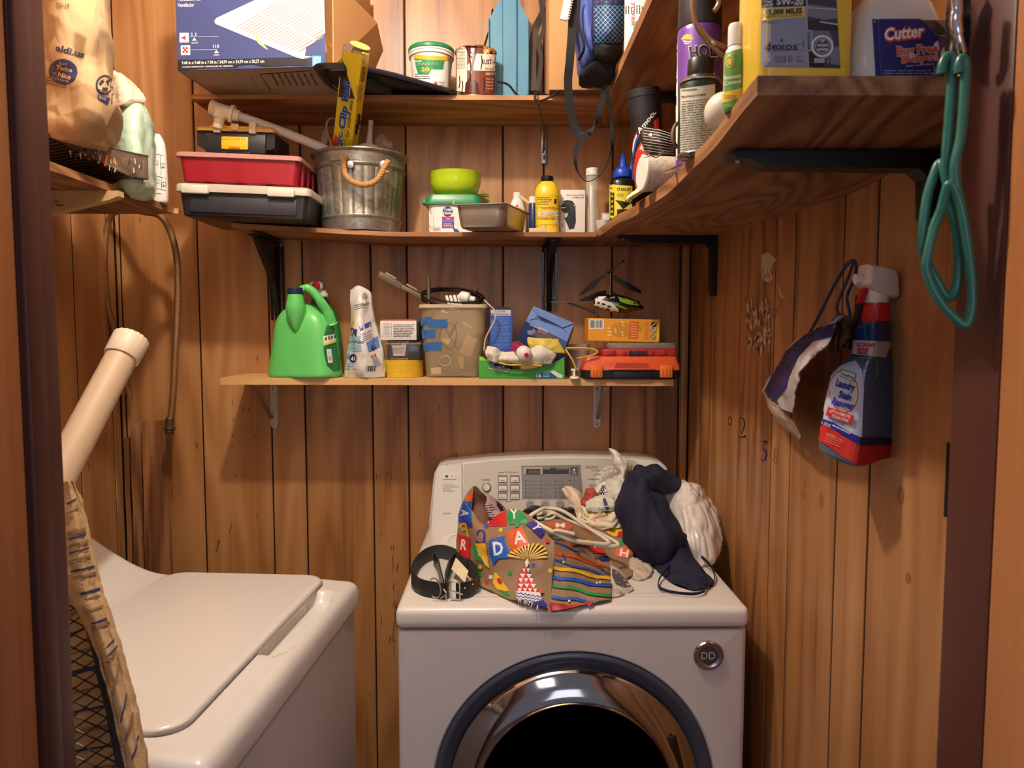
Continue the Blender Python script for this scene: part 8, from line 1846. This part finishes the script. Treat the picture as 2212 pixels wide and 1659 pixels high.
wallq([A_ + dl, B_ + dl, bB + dl, mid + dl, bA + dl], dl * .008, SPL, 'side_wall'); wallq([A_, A_ + dl, bA + dl, bA], dv * .01, SPL, 'end_wall')
RB_ = mat((40, 36, 38), .5, .3, var=.2)
wallq([mid, bB, bB + dl, mid + dl], (0, 0, .0015), RB_, 'sloped_floor'); wallq([bA, mid, mid + dl, bA + dl], (0, 0, .0015), mat((66, 58, 70), .5, .4, var=.3), 'well_floor')
for k in range(16):
    a = mid.lerp(bB, .04 + k * .06); MB().tube([a + Vector((0, 0, -.001)), a + dl + Vector((0, 0, -.001))], .0014, 5).build('ridge', mat((70, 62, 60), .5, .4), t)
MB().tube([A_ + dl, A_, B_, B_ + dl], .0022, 6).build('rolled_rim', mat((70, 60, 54), .5, .5, var=.4, nscale=80), t)
D = Decal([o1], 20)
for _ in range(70):
    x = random.uniform(150, 318); yt = 300 + (x - 105) * .22; y = random.uniform(yt, yt + 10 + (x - 105) * .18); D.line([(x, y), (x + random.uniform(-3, 3), y + random.uniform(3, 13))], random.uniform(1, 3.4), random.choice(((40, 34, 32), (176, 160, 140), (60, 50, 46), (206, 196, 180), (130, 110, 90))), lay=False)
for x, y in ((197, 316), (229, 340), (245, 346), (226, 352)): D.poly([(x, y - 6), (x + 5, y - 3), (x + 3, y + 8), (x - 2, y + 6)], (206, 110, 44))
D.build('paint_splatters', t)
t = thing('paper_bag', 'tall brown paper grocery bag with blue round logo standing in the paint tray', 'bag', at(170, 300, 1.55))
dB = 1.50
fb = weld(pillow([[at(70, -40, dB + .02), at(120, -40, dB - .03), at(180, -40, dB), at(232, -40, dB + .04)],
                  [at(76, 40, dB + .02), at(124, 40, dB - .035), at(184, 40, dB - .02), at(231, 40, dB + .03)],
                  [at(82, 110, dB + .0), at(128, 110, dB - .05), at(190, 110, dB - .03), at(232, 110, dB + .03)],
                  [at(88, 170, dB), at(132, 170, dB - .04), at(196, 170, dB - .045), at(240, 160, dB + .02)],
                  [at(92, 225, dB), at(136, 225, dB - .03), at(198, 222, dB - .045), at(245, 222, dB + .02)],
                  [at(94, 270, dB), at(138, 270, dB - .03), at(196, 272, dB - .03), at(234, 270, dB + .03)],
                  [at(98, 292, dB), at(140, 298, dB - .01), at(186, 306, dB), at(218, 314, dB + .03)]], 76, 110, .16, .016, 11, 6.2, back=(-.35, 1, 0), power=.3, ridged=2).build('bag', mat((176, 146, 108), .8, var=.08, nscale=8, bump=.3, bscale=40), t, 28))
D = Decal([fb], 7, .0008); IN = (40, 40, 62)
D.text('PULL UP', 122, 12, 6, (90, 66, 50), w=28, rot=6); D.text('NOT OUT', 122, 19, 6, (90, 66, 50), w=28, rot=4)
D.text('aldi.us', 120, 109, 13, IN, w=63, rot=15, bold=.04)
D.disc(137, 155, 31, 27, (36, 48, 92), 36, rot=10); KC = (196, 156, 110)
D.text('ALDI', 136, 140, 4.5, KC, anchor='c', rot=8, w=16); D.text('Twice', 139, 153, 10, KC, anchor='c', rot=12, w=36, bold=.04); D.text('as', 120, 160, 5, KC, anchor='c', rot=12, w=7); D.text('Nice', 140, 169, 10, KC, anchor='c', rot=14, w=28, bold=.04); D.text('GUARANTEE', 131, 175, 4.5, KC, anchor='c', rot=15, w=38)
D.lines(100, 170, 150, 188, 3, (60, 50, 50), rot=15, rag=.1)
D.disc(225, 183, 19, 21, IN, 26, rot=15); D.disc(225, 184, 15, 17, KC, 26, rot=15)
for a in (90, 210, 330):
    c, s_ = math.cos(R(a)), math.sin(R(a)); D.poly([(225 + 12 * c - 6 * s_, 184 + 13 * s_ + 6 * c), (225 + 12 * c + 6 * s_, 184 + 13 * s_ - 6 * c), (225 + 6 * c + 7 * s_, 184 + 6 * s_ - 6 * c), (225 + 4 * c - 5 * s_, 184 + 5 * s_ + 5 * c)], IN)
D.text('PAPER', 210, 200, 7, IN, w=24, rot=16, bold=.03); D.poly([(208, 203), (236, 212), (232, 224), (214, 214)], (44, 70, 140)); D.text('BAG', 212, 212, 6, KC, w=14, rot=20, bold=.02); D.text('label.info', 240, 202, 4.5, IN, w=22, rot=95)
D.build('printed_lettering', t)
wallq2 = MB().add([at(181, -5, dB - .075), at(210, -5, dB - .07), at(202, 37, dB - .08), at(181, 34, dB - .085)] + [at(181, -5, dB - .073), at(210, -5, dB - .068), at(202, 37, dB - .078), at(181, 34, dB - .083)], [(3, 2, 1, 0), (4, 5, 6, 7), (0, 1, 5, 4), (1, 2, 6, 5), (2, 3, 7, 6), (3, 0, 4, 7)]); wallq2.build('glued_flap', mat((206, 160, 108), .75), t, 0)
t = thing('diaper_pack', 'pale green plastic-wrapped pack with white top flap behind the paper bag', 'pack', at(280, 420, 1.75))
dP = 1.72
pk = weld(pillow([[at(232, 205, dP + .02), at(262, 205, dP), at(292, 208, dP), at(314, 226, dP + .03)],
                  [at(226, 250, dP), at(258, 245, dP - .05), at(296, 245, dP - .05), at(325, 262, dP)],
                  [at(224, 300, dP), at(258, 300, dP - .06), at(296, 300, dP - .06), at(327, 310, dP)],
                  [at(226, 350, dP), at(258, 352, dP - .06), at(298, 352, dP - .06), at(329, 360, dP)],
                  [at(240, 398, dP), at(266, 404, dP - .05), at(300, 400, dP - .05), at(331, 398, dP)],
                  [at(256, 418, dP + .01), at(276, 426, dP - .01), at(300, 426, dP - .01), at(326, 422, dP + .01)]], 50, 70, .14, .005, 16, 8.8, back=(-.3, 1, 0), stretch=(.6, 1, 1)).build('pack', mat((188, 214, 192), .3, var=.04, bump=.3, bscale=40, coat=.3), t, 60))
weld(pillow([[at(236, 152, dP + .03), at(246, 153, dP + .01), at(262, 160, dP), at(274, 178, dP + .01)], [at(238, 180, dP), at(258, 180, dP - .03), at(280, 186, dP - .03), at(296, 206, dP)], [at(244, 226, dP - .04), at(262, 228, dP - .065), at(278, 216, dP - .06), at(300, 212, dP - .02)]], 24, 24, .06, .006, 24, 2.8).build('top_flap', mat((222, 206, 180), .6, bump=.4, bscale=40), t, 50))
D = Decal([pk], 12); D.line([(262, 230), (261, 300), (263, 352)], .9, (206, 190, 180)); D.line([(296, 218), (306, 262), (310, 266)], .9, (222, 226, 214)); D.line([(318, 235), (312, 262)], .9, (222, 226, 214)); D.build('seams', t)
dP = 1.86
t = thing('care_bottle', 'white bottle with teal-ruled label standing behind the green pack', 'bottle', (at(340, 430, dP).x, dP, SLF))
bo = silho(rows_s([(290, 326, 345), (298, 322, 350), (312, 316, 356), (340, 310, 359), (400, 308, 362), (430, 308, 362), (436, 310, 360)], 3), dP, SLF + .0003, p=2.4, asp=.6).build('bottle', PLW, t, 50)
D = Decal([bo], 8); TE = (40, 120, 130)
D.line([(330, 330), (353, 337)], 1.4, TE); D.line([(330, 378), (358, 386)], 1.6, TE); D.line([(346, 334), (349, 410)], .8, (60, 60, 60)); D.line([(331, 405), (358, 412)], .8, (60, 60, 60))
for x, y in ((338, 352), (352, 358), (340, 392), (354, 398)): D.rect(x - 5, y - 5, x + 4, y + 5, (90, 90, 90)); D.rect(x - 4, y - 4, x + 3, y + 4, (226, 226, 220)); D.line([(x - 2, y), (x + 1, y + 2)], 1, (90, 90, 90))
D.lines(333, 416, 350, 421, 1, (90, 90, 90)); D.build('printed_label', t)

# ================================================================ right wall
wr = [o for o in COL.objects if o.name == 'wall_right'][0]
planks = [o for o in COL.objects if o.parent == wr]
D = Decal(planks, 12, .0004)
D.text('2', 1595, 945, 44, (34, 24, 18), w=16, rot=2, bold=.0); D.text('2', 1597, 943, 40, (176, 120, 66), w=11, rot=2, bold=-.015)
D.text('5', 1644, 996, 46, (40, 26, 40), w=13, rot=4, bold=0); D.text('5', 1645, 994, 40, (120, 84, 80), w=9, rot=4, bold=-.015); D.disc(1650, 990, 3.5, 4.5, (150, 50, 190), 12); D.disc(1645, 953, 2.4, 3, (150, 50, 190), 10)
D.disc(1577, 909, 4, 10, (60, 40, 28)); D.disc(1577, 909, 2, 6.5, (186, 130, 72))
D.text('A', 1625, 955, 26, (150, 98, 54), w=9, bold=-.015); D.text('8', 1670, 1004, 38, (150, 98, 50), w=10, rot=3, bold=-.01)
D.build('pen_marks', wr)
D = Decal(planks, 14, .0004)
SC1, SC2, SC3 = (218, 194, 172), (142, 94, 58), (124, 80, 52)
random.seed(5)
D.poly([(1610, 640), (1622, 652), (1640, 660), (1656, 640), (1664, 660), (1666, 740), (1660, 800), (1652, 770), (1642, 760), (1630, 735), (1616, 715), (1612, 690)], SC2)
D.lay += 1
for _ in range(110):
    x = random.uniform(1614, 1664); y = random.uniform(640, 752); l = random.uniform(8, 34)
    if x < 1630 and y > 735: continue
    q_ = random.uniform(1, 4); D.poly([(x, y), (x + q_, y + l * .3), (x + random.uniform(-1, 1), y + l), (x - q_, y + l * .6)], random.choice((SC1, SC3, SC1, (190, 150, 120))), lay=False)
D.poly([(1646, 550), (1660, 545), (1668, 552), (1678, 560), (1670, 570), (1666, 590), (1672, 600), (1660, 610), (1648, 605), (1644, 580)], SC1)
D.lay += 1
for _ in range(12):
    x = random.uniform(1646, 1668); y = random.uniform(552, 596); D.line([(x, y), (x + random.uniform(-5, 5), y + random.uniform(6, 16))], 1.4, random.choice((SC3, (226, 200, 176))), lay=False)
D.poly([(1682, 615), (1686, 622), (1690, 638), (1695, 640), (1688, 646), (1684, 634)], SC1); D.poly([(1660, 770), (1666, 760), (1664, 815), (1659, 800)], SC3); D.poly([(1674, 660), (1680, 666), (1674, 690), (1668, 684)], SC3)
for x, y, rx, ry in ((1738, 1040, 5, 13), (1734, 1068, 4, 9), (1774, 1080, 5, 18), (1946, 1070, 9, 20), (1962, 1248, 7, 12), (1670, 770, 2, 3)): D.disc(x, y, rx * .8, ry, (158, 108, 60), 14)
D.build('scraped_patch', wr)
D = Decal([o for o in COL.objects if o.parent and o.parent.name == 'wall_back'], 30, .0004); D.lay += 1
for _ in range(26):
    x = random.gauss(852, 8); y = random.uniform(1170, 1390); l = random.uniform(10, 42)
    D.poly([(x, y), (x + random.uniform(.5, 1.6), y + l * .4), (x - random.uniform(-2, 4), y + l), (x - random.uniform(.5, 1.6), y + l * .5)], random.choice(((74, 44, 28), (96, 58, 34), (110, 68, 40))), lay=False)
for _ in range(26):
    x = random.choice((random.uniform(812, 850), random.uniform(480, 560), random.uniform(900, 1000))); y = random.uniform(860, 1150); l = random.uniform(8, 26)
    D.poly([(x, y), (x + 1.2, y + l * .5), (x, y + l), (x - 1, y + l * .5)], (112, 70, 42), lay=False)
D.build('dark_stains', [o for o in COL.objects if o.name == 'wall_back'][0])
single(MB().box(XR - .004, XR - .0005, atx(2047, 1045, XR).y - .006, atx(2047, 1045, XR).y, atx(2050, 1118, XR).z, atx(2050, 955, XR).z, .001), 'latch_slot', BLACKP, 'tall black slot at the panel edge by the right door frame', 'latch plate')
# spray bottle with label
dS = 1.05
def tilt(rings, ang, c):
    M = Matrix.Translation(c) @ Matrix.Rotation(R(ang), 4, 'Y') @ Matrix.Translation(-Vector(c)); return M
c0 = at(1862, 990, dS); t = thing('spray_bottle', 'blue and red laundry spray bottle with white trigger head hanging on the right wall', 'bottle', c0)
def oct_ring(y, xl, xe, xr, yl=None, d=dS):
    # horizontal section: label face from xl to edge xe, side face from xe to xr
    z = at(1862, y, d).z; k = d / F
    L = Vector((at(xl, y, d).x, d + .010, 0)); E = Vector((at(xe, y, d - .03).x, d - .035, 0)); Rr = Vector((at(xr, y, d).x, d + .006, 0)); Bk = Rr + Vector((-.012, .045, 0)); Bl = L + Vector((.035, .050, 0))
    P = [L, E, Rr, Bk, Bl]; out = []
    n = len(P)
    for i in range(n):
        a, b, c = P[i - 1], P[i], P[(i + 1) % n]; r = .22
        for q in (0, .25, .5, .75, 1):
            u = b + (a - b) * r; v = b + (c - b) * r; out.append((u.lerp(b, q)).lerp(b.lerp(v, q), q))
    return out, z
rg = []
zs = [(694, 1862, 1888, 1922), (712, 1850, 1886, 1930), (740, 1846, 1884, 1932), (765, 1844, 1880, 1936), (780, 1832, 1876, 1939), (800, 1806, 1868, 1942), (830, 1795, 1864, 1946), (870, 1788, 1861, 1948), (910, 1781, 1859, 1950), (950, 1775, 1855, 1948), (975, 1771, 1850, 1944), (992, 1772, 1846, 1942), (1000, 1782, 1848, 1936)]
zs = [tuple(v) for v in spline([Vector((*q, )) if len(q) == 3 else Vector(q) for q in [(a, b, c) for a, b, c, d in zs]], 4)], [tuple(v) for v in spline([Vector((a, d, 0)) for a, b, c, d in zs], 4)]
rings_ = []
for (y, xl, xe), (_, xr, _z) in zip(*zs):
    out, z = oct_ring(y, xl, xe, xr)
    # lower left of the bottle is higher: shear with x
    rings_.append([Vector((p.x, p.y, z + (-(p.x - out[7].x) * .0 + max(0, (p.y - out[7].y)) * .28 * ss(760, 1000, y)))) for p in out])
SPB = mat((90, 102, 122), .2, var=.05, coat=.6)
bo = MB().loft(rings_).build('bottle', SPB, t, 60)
D = Decal([bo], 4.5, .0004, .0003)
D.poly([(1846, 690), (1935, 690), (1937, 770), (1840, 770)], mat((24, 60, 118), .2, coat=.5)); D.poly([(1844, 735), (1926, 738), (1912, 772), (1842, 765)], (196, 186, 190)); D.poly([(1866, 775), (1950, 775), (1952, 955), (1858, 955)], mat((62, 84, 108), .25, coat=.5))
LBL = (196, 206, 226)
D.poly([(1838, 782), (1850, 780), (1862, 800), (1866, 840), (1860, 960), (1770, 912), (1782, 850), (1796, 812), (1815, 792)], LBL)
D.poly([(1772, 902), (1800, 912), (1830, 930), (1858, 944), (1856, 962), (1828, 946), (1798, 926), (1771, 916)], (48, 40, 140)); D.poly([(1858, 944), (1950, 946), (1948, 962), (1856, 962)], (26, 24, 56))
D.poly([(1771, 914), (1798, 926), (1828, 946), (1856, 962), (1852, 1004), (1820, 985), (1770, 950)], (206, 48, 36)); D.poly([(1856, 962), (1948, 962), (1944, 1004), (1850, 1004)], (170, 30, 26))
D.disc(1824, 846, 31, 46, (206, 60, 40), 40, rot=-4); D.disc(1824, 846, 29, 43.5, (222, 216, 160), 40, rot=-4); D.disc(1822, 845, 27, 41, LBL, 40, rot=-4)
D.text('ECONOMY', 1852, 749, 9, (190, 30, 36), w=37, rot=2, bold=.04, shear=.15); D.text('SIZE', 1852, 764, 12, (190, 30, 36), w=24, rot=3, bold=.05, shear=.15)
D.poly([(1819, 798), (1851, 808), (1848, 826), (1817, 814)], (90, 80, 70)); D.poly([(1820, 800), (1849.5, 809), (1847, 824), (1818, 812.5)], (222, 220, 216)); D.text('trueliving', 1820, 811, 7.5, (70, 66, 60), w=28, rot=19, bold=.02)
for s_, x, y, h, w_ in (('Laundry', 1807, 833, 15, 42), ('Stain', 1813, 857, 14, 28), ('Remover', 1799, 872, 15, 47)): D.text(s_, x, y, h, (40, 40, 150), w=w_, rot=17, bold=.045)
D.text('Fresh Scent', 1808, 882, 5.5, (206, 60, 50), w=26, rot=14)
D.poly([(1793, 879), (1847, 897), (1842, 917), (1787, 897)], (206, 50, 40)); D.text('LIFTS & REMOVES', 1795, 890, 6.5, WH, w=47, rot=17); D.text('TOUGH STAINS', 1799, 901, 6.5, WH, w=38, rot=17)
D.text('MORE CONCENTRATED', 1796, 904, 4, (60, 60, 130), w=36, rot=20, bold=.02); D.text('CLEANING POWER', 1800, 911, 4, (60, 60, 130), w=28, rot=20, bold=.02)
D.text('32 FL. OZ.', 1784, 917, 6, WH, w=14, rot=24, bold=.03); D.lines(1800, 922, 1842, 932, 1, (206, 206, 226), rot=26, thick=.3); D.text('CAUTION', 1788, 939, 5.5, (236, 170, 150), w=20, rot=22); D.lines(1786, 942, 1826, 962, 4, (230, 140, 120), rot=24, thick=.3)
D.line([(1854, 708), (1868, 704), (1873, 736)], 1, (120, 150, 190)); D.line([(1894, 776), (1894, 812), (1888, 814)], 1.2, (130, 170, 210)); D.build('printed_label', t)
zc1 = at(1892, 694, dS).z; xn_ = at(1891, 680, dS).x
q = [[Vector((xn_ + r_ * (1 + (.035 if i % 2 else 0)) * math.cos(2 * math.pi * i / 44), dS + r_ * (1 + (.035 if i % 2 else 0)) * math.sin(2 * math.pi * i / 44), zc1 + z)) for i in range(44)] for z, r_ in ((0, .0178), (.002, .0185), (.020, .0178), (.026, .0165))]
MB().loft(q).build('red_collar', mat((196, 36, 36), .35, coat=.2), t, 40)
zh = zc1 + .026
MB().lathe([(.0165, 0), (.0160, .010), (.0150, .02)], 28, (xn_, dS, zh)).build('neck', PLW, t)
def PX(px, py): v = at(px, py, dS); return (v.x, v.z)
hd = [PX(*p) for p in ((1866, 572), (1905, 578), (1924, 584), (1930, 600), (1932, 640), (1926, 646), (1904, 642), (1885, 634), (1866, 622), (1858, 616), (1862, 600), (1864, 584))]
hc = Vector((sum(p[0] for p in hd) / len(hd), dS, sum(p[1] for p in hd) / len(hd)))
def hr(k, y): return [Vector((hc.x + (p[0] - hc.x) * k, y, hc.z + (p[1] - hc.z) * k)) for p in hd]
MB().loft([hr(.80, dS - .020), hr(.95, dS - .0165), hr(1.0, dS - .010), hr(1.0, dS + .010), hr(.95, dS + .0165), hr(.8, dS + .02)]).build('trigger_head', mat((226, 216, 206), .35, coat=.2), t, 50)
MB().lathe([(.006, 0), (.0075, .002), (.0075, .010), (.004, .011)], 20, T=axis(at(1862, 602, dS), at(1852, 603, dS))).build('nozzle', PLW, t)
MB().band([at(1868, 624, dS), at(1862, 640, dS - .004), at(1856, 656, dS - .008)], [.012, .010, .008], .006, (0, 1, 0), sm=4).build('red_trigger', mat((196, 36, 36), .35), t)
# mailer bag and lanyards
def wq(px, py, k=.0): return atx(px, py, XR - k)
t = thing('torn_package', 'torn navy and white paper package drooping from a hook on the right wall', 'package', wq(1740, 760, .05))
pk = shell([[wq(1836, 690, .05), wq(1824, 680, .07), wq(1806, 686, .09)], [wq(1800, 706, .03), wq(1790, 700, .09), wq(1788, 742, .12)], [wq(1748, 718, .03), wq(1756, 735, .10), wq(1762, 765, .12)], [wq(1700, 758, .03), wq(1716, 780, .09), wq(1732, 800, .12)], [wq(1668, 812, .02), wq(1690, 832, .08), wq(1722, 840, .10)], [wq(1648, 846, .02), wq(1672, 866, .06), wq(1708, 892, .08)]], 24, 60, .0015, .006, 14, 2.2).build('wrapper', mat((196, 186, 190), .55, var=.05, bump=.3, bscale=40), t, 50)
D = Decal([pk], 3.5, .001, .0004)
D.poly([(1652, 846), (1668, 812), (1700, 758), (1748, 716), (1800, 700), (1815, 692), (1818, 722), (1790, 730), (1756, 738), (1726, 770), (1706, 810), (1700, 836), (1676, 868), (1660, 856)], (38, 38, 104)); D.line([(1800, 690), (1820, 694), (1828, 730)], 1.6, (206, 176, 120))
for k in range(4): D.line([(1752, 770 + k * 6), (1766, 756 + k * 5), (1800, 744 + k * 4)], 1.4, (130, 110, 110))
D.build('printed_band', t)
shell([[wq(1648, 848, .02), wq(1660, 862, .05), wq(1672, 872, .06)], [wq(1660, 880, .03), wq(1674, 896, .05), wq(1700, 900, .06)], [wq(1688, 918, .03), wq(1700, 918, .05), wq(1714, 912, .06)], [wq(1724, 946, .03), wq(1728, 950, .04), wq(1729, 940, .05)]], 10, 20, .001, .003, 30, 3).build('torn_end', mat((206, 190, 176), .6, bump=.4), t, 40)
MB().tube([wq(1650, 850, .021), wq(1656, 868, .035), wq(1680, 892, .05)], .0012, 6).build('red_edge', mat((196, 50, 46), .5), t)
weld(pillow([[wq(1806, 684, .06), wq(1822, 678, .07), wq(1842, 690, .06)], [wq(1800, 720, .05), wq(1822, 716, .08), wq(1840, 724, .05)], [wq(1794, 770, .05), wq(1812, 760, .07), wq(1826, 750, .05)]], 14, 16, .02, .006, 40, 4).build('brown_tab', mat((96, 66, 56), .6, bump=.3), t, 40))
t = thing('lanyard', 'dark blue flat cord looped over a hook beside the white trigger head', 'cord', wq(1838, 570, .02))
NVL = mat((20, 54, 96), .6, bump=.3, bscale=200)
MB().band([wq(1745, 726, .03), wq(1770, 680, .03), wq(1800, 620, .03), wq(1828, 574, .03), wq(1842, 564, .035), wq(1849, 572, .035), wq(1846, 600, .035), wq(1830, 640, .04), wq(1834, 668, .04), wq(1838, 690, .04)], .006, .002, [(0, 1, 0), (0, 1, .3), (0, 1, 0)], sm=6).build('cord', NVL, t, 60)
MB().band([wq(1844, 566, .04), wq(1832, 600, .045), wq(1820, 628, .045), wq(1808, 660, .045), wq(1812, 680, .045), wq(1824, 688, .045)], .006, .002, (0, 1, 0), sm=6).build('cord', NVL, t, 60)
t = thing('black_pouch', 'black pouch hanging behind the laundry spray bottle', 'pouch', wq(1850, 700, .03))
weld(pillow([[wq(1850, 640, .04), wq(1858, 636, .05), wq(1868, 640, .04)], [wq(1842, 690, .03), wq(1852, 690, .05), wq(1866, 690, .04)], [wq(1836, 755, .03), wq(1848, 760, .05), wq(1862, 765, .03)]], 12, 20, .01, .003, 30, 4, back=(1, .3, 0)).build('pouch', mat((20, 18, 22), .6), t, 50))

# soft goods rest on the dryer top, not in it
def kids(o):
    for c in o.children if False else [q for q in COL.objects if q.parent == o]:
        yield c
        yield from kids(c)
for r in [q for q in COL.objects if q.parent is None and q.get('category') in ('bag', 'cloth', 'garment', 'towel', 'pouch', 'packaging')]:
    ox = r.location
    if not (XD0 < ox.x < XD1 and YD - .05 < ox.y < YDB and ZD - .02 < ox.z < ZD + .3): continue
    for c in kids(r):
        if c.type != 'MESH': continue
        for v in c.data.vertices:
            if v.co.y + ox.y > YD and v.co.z + ox.z < ZD + .0014: v.co.z = ZD + .0014 - ox.z + (.0006 if 'printed' in c.name else 0)
for o in bpy.data.objects:
    if '_o' in o: del o['_o']
